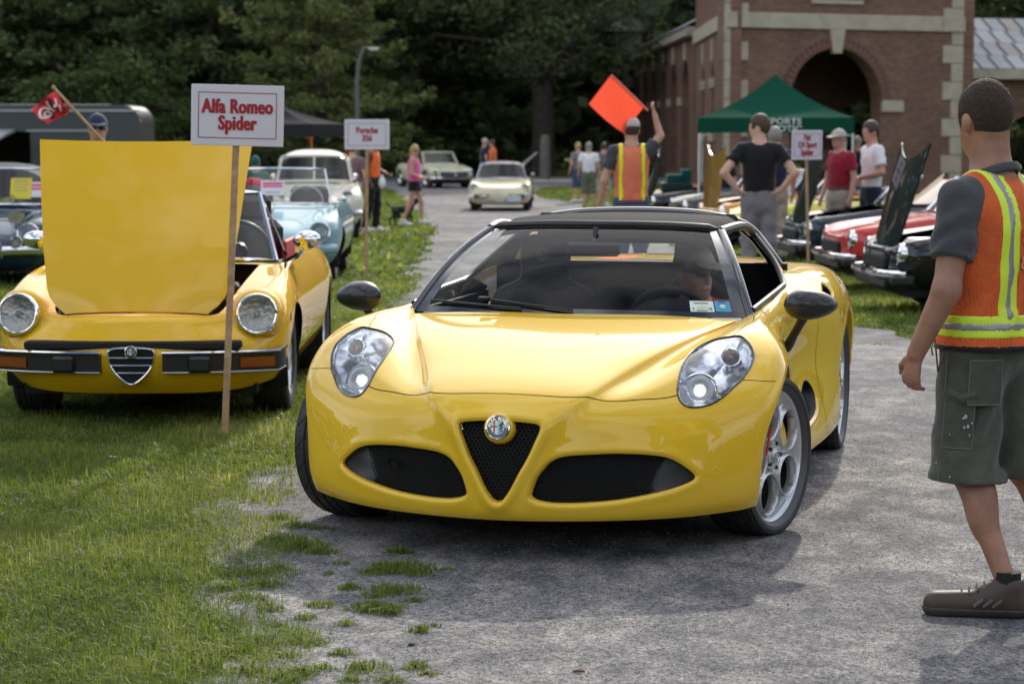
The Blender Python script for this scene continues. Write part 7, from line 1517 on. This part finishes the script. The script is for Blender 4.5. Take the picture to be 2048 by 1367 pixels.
MB().grid(g).build('flag_cloth', mat('flag_red', (.95, .10, .045), .7, trans=.55), fl); MB().tube([A + (A - B) * .12, B], .012, 8).build('flag_stick', mat('flag_stick_wood', (.75, .16, .08), .6), fl)
# ---------------------------------------------------------------- visitors
def stand(px, Y, label, ang, fit, h=1.78, j=None, skin=None, res=.02, fat=1.0, group=None, dz=0.0):
    return person('person', label, ((px - 1024) / FPX * Y, Y, float(gz(Y)) + dz), ang, j or J(), fit, res, skin, scale=h / 1.78, fat=fat, group=group)
hips = J(elL=(-.13, .36, 1.20), wrL=(-.10, .22, 1.03), haL=(-.06, .16, 1.00), elR=(-.13, -.36, 1.20), wrR=(-.10, -.22, 1.03), haR=(-.06, -.16, 1.00), yaw=R(70))
stand(1517, 23.6, 'man in black polo shirt and grey trousers with hands on hips', R(85), [('shirt', C_['black'], dict(hem=1.0, sleeve=.55)), ('trousers', C_['greyp'], dict(top=1.08, belt=C_['black'])), ('shoes', C_['shoek']), ('hair', C_['hairb'], dict(low=-.03, thick=.014))], 1.86, hips, SKIN3, .015, 1.04)
stand(1548, 29.5, 'grey-haired man mostly hidden behind the man in black', R(100), [('shirt', C_['navy'], {}), ('trousers', C_['khaki'], {}), ('shoes', C_['shoek']), ('hair', C_['hairg'], dict(low=-.05, front=.07, thick=.014))], 1.80)
stand(1677, 28.3, 'man in maroon T-shirt, khaki shorts and stone cap by the tent', R(215), [('shirt', C_['red'], dict(hem=.98, sleeve=.6)), ('shorts', C_['khaki'], dict(top=1.05, belt=C_['shoeb'])), ('shoes', C_['shoek']), ('cap', C_['capb']), ('hair', C_['hairg'], dict(low=-.04))], 1.76, J(yaw=R(5)), None, .018, 1.05)
fold = J(elL=(-.02, .27, 1.17), wrL=(.20, .10, 1.10), haL=(.24, .02, 1.12), elR=(-.05, -.27, 1.16), wrR=(.16, -.20, 1.0), haR=(.24, -.16, .97), yaw=R(10))
stand(1741, 28.6, 'tall man in white T-shirt with arms bent, beside the man in maroon', R(195), [('shirt', C_['white'], dict(hem=.86, sleeve=.7)), ('shorts', C_['navy'], dict(top=1.0)), ('shoes', C_['shoew']), ('hair', C_['hairb'], dict(low=-.02, front=.07, thick=.02))], 1.86, fold, None, .018)
stand(1712, 44, 'person in dark blue at the right leg of the green tent', R(200), [('shirt', C_['navy'], {}), ('trousers', C_['jean'], {}), ('shoes', C_['shoek']), ('hair', C_['hairg'], {})], 1.80, None, None, .025)
stand(1450, 41.5, 'seated figure in brown hat and black shirt under the green tent', R(230), [('shirt', C_['black'], {}), ('trousers', C_['jean'], {}), ('shoes', C_['shoek']), ('hat', cloth('brown_hat', (.20, .13, .08)))], 1.45, None, None, .025)
walk = J(kneeL=(.14, .09, .52), ankL=(.16, .08, .11), toeL=(.34, .08, .09), kneeR=(-.06, -.09, .51), ankR=(-.24, -.09, .13), toeR=(-.06, -.10, .045), elR=(-.02, -.24, 1.16), wrR=(.20, -.18, 1.06), haR=(.28, -.15, 1.05), elL=(-.05, .24, 1.16), wrL=(.17, .20, 1.06), haL=(.25, .18, 1.05), yaw=R(-45))
wom = stand(829, 45, 'blonde woman in bright pink top and black shorts walking a dog', R(-8), [('tank', C_['pink'], dict(hem=.93)), ('shorts', C_['black'], dict(hem=.78, top=1.0)), ('shoes', C_['shoew']), ('longhair', C_['hairy']), ('shades', C_['shoek'])], 1.64, walk, SKIN, .018, 1.10)
stand(748, 41.5, 'man in orange tank top and black trousers behind the middle sign', R(-20), [('tank', C_['orange'], dict(hem=.90)), ('trousers', C_['black'], {}), ('shoes', C_['shoew']), ('hair', C_['black'], {})], 1.80, J(elL=(-.02, .25, 1.16), wrL=(.20, .20, 1.06), haL=(.28, .17, 1.04), kneeR=(-.05, -.1, .5), ankR=(-.15, -.1, .09), toeR=(.03, -.1, .035)), SKIN2, .02)
stand(706, 39.5, 'visitor in dark grey shirt and khaki trousers left of the man in orange', R(80), [('shirt', C_['maroonstripe'], {}), ('trousers', C_['khaki'], {}), ('shoes', C_['shoek']), ('hair', C_['hairb'], {})], 1.66, None, None, .022)
stand(1177, 57.5, 'man in white polo shirt and sage shorts seen from behind', R(88), [('shirt', C_['white'], dict(hem=.98)), ('shorts', C_['sage'], dict(top=1.05, belt=C_['black'])), ('shoes', C_['shoek']), ('hair', C_['hairg'], {})], 1.76, None, SKIN, .022, 1.08)
stand(1207, 60.5, 'man in plum shirt behind the white polo shirt', R(70), [('shirt', C_['maroonstripe'], {}), ('shorts', C_['khaki'], {}), ('shoes', C_['shoew']), ('hair', C_['hairb'], {})], 1.74, None, None, .028)
stand(1156, 64, 'fair-haired boy in grey shirt left of the white polo shirt', R(120), [('shirt', C_['greyp'], {}), ('shorts', C_['jean'], {}), ('shoes', C_['shoew']), ('hair', C_['hairy'], {})], 1.72, None, None, .028)
stand(969, 74, 'onlooker in dark shirt and cap behind the cream convertible', R(20), [('shirt', C_['navy'], {}), ('trousers', C_['jean'], {}), ('shoes', C_['shoek']), ('cap', C_['capb'])], 1.80, None, None, .028)
stand(985, 75, 'marshal in orange vest behind the cream convertible', R(200), [('shirt', C_['orange'], {}), ('trousers', C_['jean'], {}), ('shoes', C_['shoek']), ('hair', C_['hairb'], {})], 1.74, None, None, .028)
stand(199, 20.0, 'man in navy cap looking over the raised yellow bonnet', R(-80), [('shirt', C_['white'], {}), ('trousers', C_['jean'], {}), ('shoes', C_['shoek']), ('cap', C_['capn']), ('shades', C_['shoek']), ('hair', C_['hairg'], {})], 1.80, None, None, .016)
stand(512, 33.0, 'person in teal shirt bending over behind the pale blue car', R(90), [('shirt', C_['teal'], {}), ('trousers', C_['jean'], {}), ('shoes', C_['shoek']), ('hair', C_['teal'], {})], 1.42, None, None, .024)
# ---------------------------------------------------------------- driver of the sports car
dj = J(hipL=(.15, .09, .42), hipR=(.15, -.09, .42), kneeL=(.58, .12, .52), kneeR=(.58, -.12, .52), ankL=(.95, .1, .32), ankR=(.95, -.1, .32), toeL=(1.05, .1, .38), toeR=(1.05, -.1, .38), shL=(-.03, .18, .93 - .10), shR=(-.03, -.18, .83), neck=(-.02, 0, .865), head=(.03, 0, 1.02), elL=(.16, .24, .62), elR=(.16, -.24, .62), wrL=(.36, .15, .78), wrR=(.36, -.15, .78), haL=(.42, .13, .84), haR=(.42, -.13, .84), yaw=R(48))
dl = CAR_O + Matrix.Rotation(-PI / 2 - CAR_YAW, 3, 'Z') @ Vector((-1.24, .36, -.06))
dr = person('person', 'driver in red polo and striped cap smiling out of the sports car', dl, -PI / 2 - CAR_YAW, dj, [('shirt', cloth('red_polo', (.50, .02, .03)), dict(hem=.36)), ('trousers', C_['jean'], dict(hem=.3, top=.52)), ('cap', cloth('tan_cap', (.40, .36, .28), .3)), ('shades', C_['shoek'])], .012, SKIN3, scale=.97)
MB().add([(.072, .075, .87), (.076, .093, .87), (.150, .10, .72), (.146, .082, .72)], [(0, 1, 2, 3)]).build('lanyard', M['white'], dr)
# ================================================================ signs, tents, trailer, posts, dog
MWOOD = mat('pale_lath', (.42, .27, .15), .75, var=.25, vs=20, bump=.3, bs=80); MBRD = mat('sign_board', (.66, .65, .72), .35, var=.03, vs=3, coat=.4); MREDT = mat('sign_red', (.36, .012, .020), .6); MREDL = mat('sign_red_line', (.42, .06, .09), .6)
def sign(label, top, bot, Y, w, h, lines, rz=0.0, roll=0.0, size=.1, xs=.74, lead=1.0, sw=.034, bold=.004):
    """board on a lath: top = pixel of the board's centre, bot = pixel where the lath enters the ground"""
    c = at(top[0], top[1], Y); f = Vector((c.x + (bot[0] - top[0]) / FPX * Y, Y - .02, float(gz(Y)))); o = thing('show_sign', label, 'sign', (f.x, f.y, f.z), 0)
    Mx = Matrix.Translation(c - f) @ Matrix.Rotation(rz, 4, 'Z') @ Matrix.Rotation(roll, 4, 'Y') @ Matrix.Rotation(PI / 2, 4, 'X')
    MB().box((0, 0, 0), (w, h, .006), b=.002).build('board', MBRD, o).data.transform(Mx)
    bw, bh, t = w * .84, h * .74, .0045 * w / .5
    for (x, y, ww, hh) in ((0, bh / 2, bw, t), (0, -bh / 2, bw, t), (bw / 2, 0, t, bh), (-bw / 2, 0, t, bh)): MB().box((x, y, .0045), (ww, hh, .001)).build('border_line', MREDL, o).data.transform(Mx)
    for i, tx in enumerate(lines): text_mesh('lettering', tx, size, MREDT, o, Mx @ Matrix.Translation((0, (-(i - (len(lines) - 1) / 2)) * size * lead, .0045)), bold=bold, xs=xs, ext=.0006, spacing=1.07, heavy=size * .042)
    tp = (c - f) + Matrix.Rotation(rz, 3, 'Z') @ Vector((math.sin(roll) * h / 2, .014, h / 2)); sd = Matrix.Rotation(rz, 3, 'Z') @ Vector((sw / 2, 0, 0)); bk = Matrix.Rotation(rz, 3, 'Z') @ Vector((0, .012, 0)); z0 = Vector((0, 0, -.05))
    V_ = [z0 - sd, z0 + sd, z0 + sd + bk, z0 - sd + bk, tp - sd, tp + sd, tp + sd + bk, tp - sd + bk]; MB().add(V_, [(3, 2, 1, 0), (4, 5, 6, 7), (0, 1, 5, 4), (1, 2, 6, 5), (2, 3, 7, 6), (3, 0, 4, 7)]).build('lath', MWOOD, o); return o
sign('large white sign with red lettering on a lath in front of the yellow classic', (475, 231), (441, 874), 11.22, .470, .308, ['Alfa Romeo', 'Spider'], size=.100, roll=R(1.5), xs=.70, lead=.84, bold=.0022)
sign('small white sign with red lettering on a lath beside the pale blue convertible', (734, 269), (731, 556), 24.6, .50, .335, ['Porsche', '356'], size=.100, xs=.70, lead=.88, bold=.0020)
sign('small white sign turned sideways on a lath by the right-hand row of cars', (1614, 290), (1622, 560), 23.2, .44, .31, ['Fiat', '124 Sport', 'Spider'], rz=R(36), size=.092, xs=.70, lead=.86, bold=.0018)
# ---- pop-up canopies
def canopy(name, label, A, w, d, rz, z_e, z_p, val, mt, legm, leg_w=.03, text=None):
    o = thing(name, label, 'tent', A, rz); P = [(-w / 2, -d / 2), (w / 2, -d / 2), (w / 2, d / 2), (-w / 2, d / 2)]; n = 14; g = []
    for i in range(4):
        a, b_ = P[i], P[(i + 1) % 4]; rows = []
        for t in np.linspace(0, 1, n):
            z = z_e + (z_p - z_e) * (.55 * t + .45 * t ** 2.2); rows.append([((a[0] + (b_[0] - a[0]) * s) * (1 - t), (a[1] + (b_[1] - a[1]) * s) * (1 - t), z - .06 * math.sin(PI * s) * math.sin(PI * t)) for s in np.linspace(0, 1, 12)])
        MB().grid(rows).build('roof_cloth', mt, o)
        q = [(a[0] + (b_[0] - a[0]) * s, a[1] + (b_[1] - a[1]) * s) for s in np.linspace(0, 1, 14)]; nx, ny = (b_[1] - a[1]), -(b_[0] - a[0]); ln = math.hypot(nx, ny); nx, ny = nx / ln, ny / ln
        MB().grid([[(x + nx * .01 * (1 + math.sin(k * 1.9)) * (z < z_e), y + ny * .01 * (1 + math.sin(k * 1.9)) * (z < z_e), z) for k, (x, y) in enumerate(q)] for z in (z_e - val, z_e - val / 2, z_e)]).build('valance', mt, o)
    for (x, y) in P: MB().box((x * .985, y * .985, z_e / 2), (leg_w, leg_w, z_e)).build('leg', legm, o); MB().box((x * .985, y * .985, .01), (.12, .12, .02)).build('foot', legm, o)
    for i in range(4):
        a, b_ = P[i], P[(i + 1) % 4]; MB().tube([(a[0] * .98, a[1] * .98, z_e - .35), ((a[0] + b_[0]) * .49, (a[1] + b_[1]) * .49, z_e - .05), (b_[0] * .98, b_[1] * .98, z_e - .35)], .012, 5).build('brace', legm, o)
    return o
YT = 43.5; tz = float(gz(YT)); MTENT = mat('green_canvas', (.012, .085, .055), .95, spec=.05, trans=.3); 
tn = canopy('green_canopy', 'dark green pop-up canopy with pale lettering in front of the brick tower', ((1547 - 1024) / FPX * YT, YT, tz), 2.95, 2.9, R(-6), 2.17, 3.02, .29, MTENT, M['white'])
MLETW = mat('canvas_lettering', (.55, .62, .58), .7)
zt = 2.17
for i, tx in enumerate(('SPORTS', 'EXOTIC')): text_mesh('lettering', tx, .155, MLETW, tn, Matrix.Translation((.15, -1.480, zt - .075 - .14 * i)) @ Matrix.Rotation(PI / 2, 4, 'X'), bold=.004, xs=1.25)
text_mesh('lettering', 'SPORTS EXOTIC', .17, MLETW, tn, Matrix.Translation((-1.50, 0, zt - .15)) @ Matrix.Rotation(-PI / 2, 4, 'Z') @ Matrix.Rotation(PI / 2, 4, 'X'), bold=.003, xs=.9)
YK = 52; kz = float(gz(YK)); canopy('black_canopy', 'black pop-up canopy with orange legs behind the cream white coupe', ((546 - 1024) / FPX * YK, YK + 1.5, kz), 2.6, 2.6, R(-14), 1.57 + 12 / FPX * YK - kz, 1.57 + 52 / FPX * YK - kz, .30, mat('black_canvas', (.030, .031, .035), .95, spec=.05), mat('orange_steel', (.70, .13, .02), .5))
# ---- stand under the green canopy
st = thing('sales_stand', 'dark green display stand with teal bins beside the green canopy', 'stand', ((1352 - 1024) / FPX * 44, 44, float(gz(44)))); MB().box((0, 0, .45), (.62, .5, .90), b=.02).build('cabinet', mat('stand_green', (.006, .04, .03), .6), st); MB().box((-.05, 0, .98), (.30, .4, .16), b=.02).build('bin', C_['teal'], st); MB().box((.2, .1, 1.03), (.2, .3, .26), b=.02).build('bin', C_['teal'], st); MB().box((-.40, -.2, .38), (.22, .02, .62)).build('poster', mat('poster_grey', (.40, .42, .48), .6, var=.5, vs=20), st)
# ---- trailer
YR = 60; rz_ = float(gz(YR)); tr = thing('show_trailer', 'dark grey enclosed trailer with rounded roof and open side, at upper left', 'trailer', ((0 - 1024) / FPX * YR, YR, rz_)); MTRL = mat('trailer_grey', (.055, .060, .068), .35, coat=.3); ww = 285 / FPX * YR; ztop = 1.57 + 50 / FPX * YR - rz_
pf = bez(np.array([(0, .55), (0, 1.0), (0, ztop - .75), (.05, ztop - .30), (.35, ztop - .03), (.9, ztop)]), 5); g = []
for (dx, z) in pf[::1]: g.append([(ww - dx, y, z) for y in np.linspace(0, 2.3, 5)])
MB().grid(g).build('nose_panel', MTRL, tr); MB().grid([[(x, y, ztop + .02 * (1 - (y - 1.15) ** 2)) for y in np.linspace(0, 2.3, 7)] for x in (ww - .9, ww - 3, -4)]).build('roof', mat('trailer_roof', (.42, .43, .46), .4, .3), tr)
side = [(ww - d, z) for d, z in pf] + [(-4, ztop)]
MB().prism([(x, z) for x, z in side] + [(-4, ztop - .72), (ww - 3.6 + .6, ztop - .72), (ww - 3.0, .55)], 0, .03, Matrix.Rotation(PI / 2, 4, 'X')).build('side_panel', MTRL, tr)
MB().box((ww / 2 - 2, -.06, ztop - .16), (ww + 4, .04, .05)).build('roof_rail', mat('trailer_trim', (.45, .46, .48), .35, .5), tr); MB().box((ww - 2.1, -.05, ztop - .70), (2.0, .03, .04)).build('trim_strip', bpy.data.materials['trailer_trim'], tr)
MB().box((ww - 7.5, -1.0, ztop - .80), (8.2, 2.0, .08), rot=Matrix.Rotation(R(6), 3, 'X')).build('awning_door', bpy.data.materials['trailer_trim'], tr)
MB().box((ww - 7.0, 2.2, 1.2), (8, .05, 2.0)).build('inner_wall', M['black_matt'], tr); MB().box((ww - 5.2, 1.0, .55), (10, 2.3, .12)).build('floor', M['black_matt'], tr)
for x in (ww - 4.2, ww - 4.9): MB().lathe([(.2, -.1), (.33, -.1), (.34, 0), (.33, .1), (.2, .1)], 24, Matrix.Translation((x, .15, .33)) @ Matrix.Rotation(PI / 2, 4, 'X'), True).build('wheel', M['rubber'], tr)
MB().ball((ww - 2.05, -.03, ztop - .25), (.08, .03, .05), 10, 6).build('marker_lamp', M['orange_lens'], tr); MB().ball((ww - .03, .1, ztop - .45), (.04, .06, .05), 10, 6).build('marker_lamp', M['orange_lens'], tr)
MB().box((ww - 6.8, .4, 1.05), (2.4, .6, .35), b=.05).build('counter', mat('counter_white', (.4, .4, .42), .6), tr); MB().box((ww - 6.8, .05, 1.16), (2.4, .06, .10)).build('counter_stripe', mat('counter_red', (.35, .01, .02), .6), tr)
# ---- red flag on a pole
YG = 19.6; fg = thing('team_flag', 'red flag with white and black team emblem on a wooden pole, upper left', 'flag', (0, 0, 0)); a, b_ = at(188, 262, YG), at(107, 175, YG); MB().tube([a + (a - b_) * .3, b_], .012, 8).build('flag_pole', MWOOD, fg); MB().ball(b_, .02, 8, 6).build('pole_tip', MWOOD, fg)
MFR = mat('team_red', (.62, .02, .03), .7); MFW = mat('team_white', (.75, .74, .75), .7); MFK = mat('team_black', (.02, .02, .02), .7)
p0, p1, p2, p3 = at(109, 183, YG), at(141, 222, YG), at(97, 249, YG - .05), at(60, 219, YG - .1)
def fpt(u, v, off=0): p = (p0 * (1 - u) + p1 * u) * (1 - v) + (p3 * (1 - u) + p2 * u) * v; return p + Vector((0, -.05 * math.sin(v * 6 + u * 2) - off, .01 * math.sin(u * 9)))
MB().grid([[fpt(u, v) for v in np.linspace(0, 1, 14)] for u in np.linspace(0, 1, 12)]).build('flag_cloth', MFR, fg)
def fstroke(pts, wd, mt, off=.009):
    q = bez(np.array(pts), 6); MB().tube([fpt(u, v, off) for u, v in q], wd * .72, 5, flat=.6).build('flag_emblem', mt, fg)
fstroke([(.45, .55), (.30, .66), (.32, .85), (.52, .93), (.72, .84), (.74, .66)], .022, MFW); fstroke([(.62, .60), (.46, .64), (.46, .78), (.60, .80)], .016, MFW); fstroke([(.75, .62), (.85, .75), (.92, .68)], .018, MFK); fstroke([(.3, .12), (.5, .2), (.45, .3)], .022, MFW); fstroke([(.55, .12), (.7, .2), (.8, .28)], .022, MFW); fstroke([(.15, .28), (.3, .36), (.5, .40)], .018, MFK); fstroke([(.2, .45), (.4, .48), (.62, .44)], .020, MFW)
# ---- lamp post, stone post, barrier
YL = 66; lp = thing('lamp_post', 'tall grey street lamp with curved arm, centre left among the trees', 'lamp post', ((716 - 1024) / FPX * YL, YL, float(gz(YL)))); MPOST = mat('galvanised', (.12, .115, .11), .7, .1); zt = 1.57 + 160 / FPX * YL - float(gz(YL))
MB().tube([(0, 0, 0), (0, 0, zt * .45), (.0, 0, zt * .78), (.06, 0, zt * .92), (.2, 0, zt), (.36, 0, zt + .03)], [.085, .075, .065, .06, .05, .045], 10).build('pole', MPOST, lp); MB().box((.50, 0, zt + .01), (.34, .16, .07), b=.03).build('lamp_head', mat('lamp_head_pale', (.5, .5, .52), .4), lp); MB().box((.52, 0, zt - .03), (.22, .12, .02)).build('lamp_glass', M['white'], lp)
YS = 92; tag(MB().lathe([(.22, 0), (.22, 1.5), (.20, 1.7), (.16, 1.85), (0, 1.9)], 14, Matrix.Translation(((1090 - 1024) / FPX * YS, YS, float(gz(YS))))).build('gate_post', mat('pale_post', (.17, .15, .13), .8, var=.2, vs=4)), 'pale rounded stone post standing before the thick tree trunk', 'post')
YQ = 66; a, b_ = at(1044, 331, YQ), at(1074, 305, YQ); tag(MB().tube([(a.x - .05, YQ, float(gz(YQ))), (a.x, YQ, a.z - .4), a, b_], [.05, .05, .05, .03], 8).build('barrier_arm', mat('barrier_grey', (.30, .28, .27), .6)), 'raised grey barrier arm just right of the cream convertible', 'barrier')
# ---- red folding chair behind the pale blue car
rc = thing('camp_chair', 'red folding camp chair behind the pale blue convertible', 'chair', ((519 - 1024) / FPX * 31.5, 31.5, float(gz(31.5)))); MRC = cloth('red_nylon', (.62, .03, .05))
MB().box((0, 0, 1.02), (.40, .30, .16), rot=Matrix.Rotation(R(8), 3, 'Y'), b=.05).build('back', MRC, rc); MB().box((0, -.05, .62), (.42, .36, .06), b=.02).build('seat', MRC, rc)
for x in (-.09, .09): MB().box((x, -.155, 1.03), (.02, .01, .15)).build('strap', C_['black'], rc)
for x in (-.2, .2):
    for y in (-.18, .15): MB().tube([(x, y, 0), (x * .9, y * .8, 1.0 if y > 0 else .66)], .012, 6).build('leg', M['steel'], rc)
# ---- dog on a lead
def dog_fn(P):
    d = cap(P, (-.18, 0, .34), (.14, 0, .36), .078, .095); d = smin(d, cap(P, (.14, 0, .37), (.27, 0, .50), .062, .048), .05); d = smin(d, ell(P, (.32, 0, .54), (.085, .058, .062)), .03); d = smin(d, cap(P, (.36, 0, .53), (.43, 0, .51), .036, .028), .02)
    for y in (.05, -.05):
        d = smin(d, cap(P, (.30, y, .58), (.27, y * 1.5, .53), .022, .014), .01); f = .05 if y > 0 else -.05
        d = smin(d, smin(cap(P, (.13, y, .32), (.15 + f, y, .17), .042, .028), cap(P, (.15 + f, y, .17), (.13 + f * 1.6, y, .025), .024, .022), .02), .03)
        d = smin(d, smin(smin(cap(P, (-.18, y, .32), (-.13 - f, y, .20), .062, .036), cap(P, (-.13 - f, y, .20), (-.24 - f, y, .14), .032, .022), .02), cap(P, (-.24 - f, y, .14), (-.22 - f, y, .022), .022, .022), .02), .03)
    return smin(d, smin(cap(P, (-.24, 0, .38), (-.34, 0, .46), .024, .018), cap(P, (-.34, 0, .46), (-.36, 0, .54), .018, .010), .02), .02)
V, Q = sdf_mesh(dog_fn, (-.5, -.2, -.02), (.55, .2, .7), .013); dg = thing('dog', 'black dog on a lead walking beside the woman in pink', 'dog', ((806 - 1024) / FPX * 45.4, 45.4, float(gz(45.4))), R(12)); link('body', np_mesh('body', V, Q), mat('black_fur', (.008, .008, .009), .6, bump=.5, bs=80), dg); MB().lathe([(.052, -.012), (.056, 0), (.052, .012)], 16, Matrix.Translation((.235, 0, .46)) @ Matrix.Rotation(R(50), 4, 'Y')).build('collar', M['red_lens'], dg); dg.scale = (.95,) * 3
w_ = at(856, 355, 45.2); tag(MB().tube([w_, w_ + Vector((.03, 0, -.10)), w_ + Vector((-.02, 0, -.22)), w_ + Vector((-.12, .1, -.40)), w_ + Vector((-.3, .2, -.38))], .006, 5).build('dog_lead', mat('lead_red', (.30, .03, .04), .7)), 'thin dark red dog lead hanging from the hand of the woman in pink', 'lead')
h_ = at(764, 366, 41.4); tag(MB().ball(h_, (.07, .06, .11), 12, 8).tube([h_ + Vector((0, 0, .08)), h_ + Vector((0, 0, .16))], [.04, .015], 8).build('carrier_bag', M['white']), 'white plastic bag carried by the man in orange', 'bag')
# ---- van at the right edge
vn = thing('parked_van', 'pale grey van nose behind the head of the foreground marshal', 'van', (12.0, 50.0, float(gz(50)))); MVAN = paint('van_grey', (.42, .44, .46))
MB().prism(bez(np.array([(0, .4), (-.15, .8), (-.05, 1.15), (.35, 1.32), (.75, 1.85), (1.2, 2.05), (4.2, 2.05), (4.3, .4)]), 4, False).tolist(), 0, 1.8, Matrix.Rotation(PI / 2, 4, 'X')).build('body', MVAN, vn); MB().add([(.40, -1.82, 1.34), (.78, -1.82, 1.82), (1.5, -1.82, 1.82), (1.5, -1.82, 1.34)], [(0, 1, 2, 3)]).build('side_window', M['black_gloss'], vn)
for x in (.8, 3.4): MB().lathe([(.0, .1), (.2, .1), (.33, .08), (.34, 0), (.33, -.1)], 24, Matrix.Translation((x, -1.75, .34)) @ Matrix.Rotation(PI / 2, 4, 'X')).build('wheel', M['rubber'], vn)
# ---- bench-like rail on the far lawn and the earth bank that closes the view
tag(MB().box((7.5 * 0 + 1.6, 72.5, float(gz(72)) + .42), (2.6, .4, .07), b=.01).box((.5, 72.5, float(gz(72)) + .2), (.12, .35, .4)).box((2.7, 72.5, float(gz(72)) + .2), (.12, .35, .4)).build('stone_bench', mat('bench_stone', (.30, .28, .26), .8)), 'low grey stone bench on the lawn behind the white polo shirt', 'bench')
bk = [[(x, y, z + 1.5 * math.sin(x * .13)) for x in np.linspace(-120, 120, 40)] for y, z in ((124, -.6), (128, 6), (136, 15), (160, 22))]; tag(MB().grid(bk).build('hillside', MTURF), kind='structure')
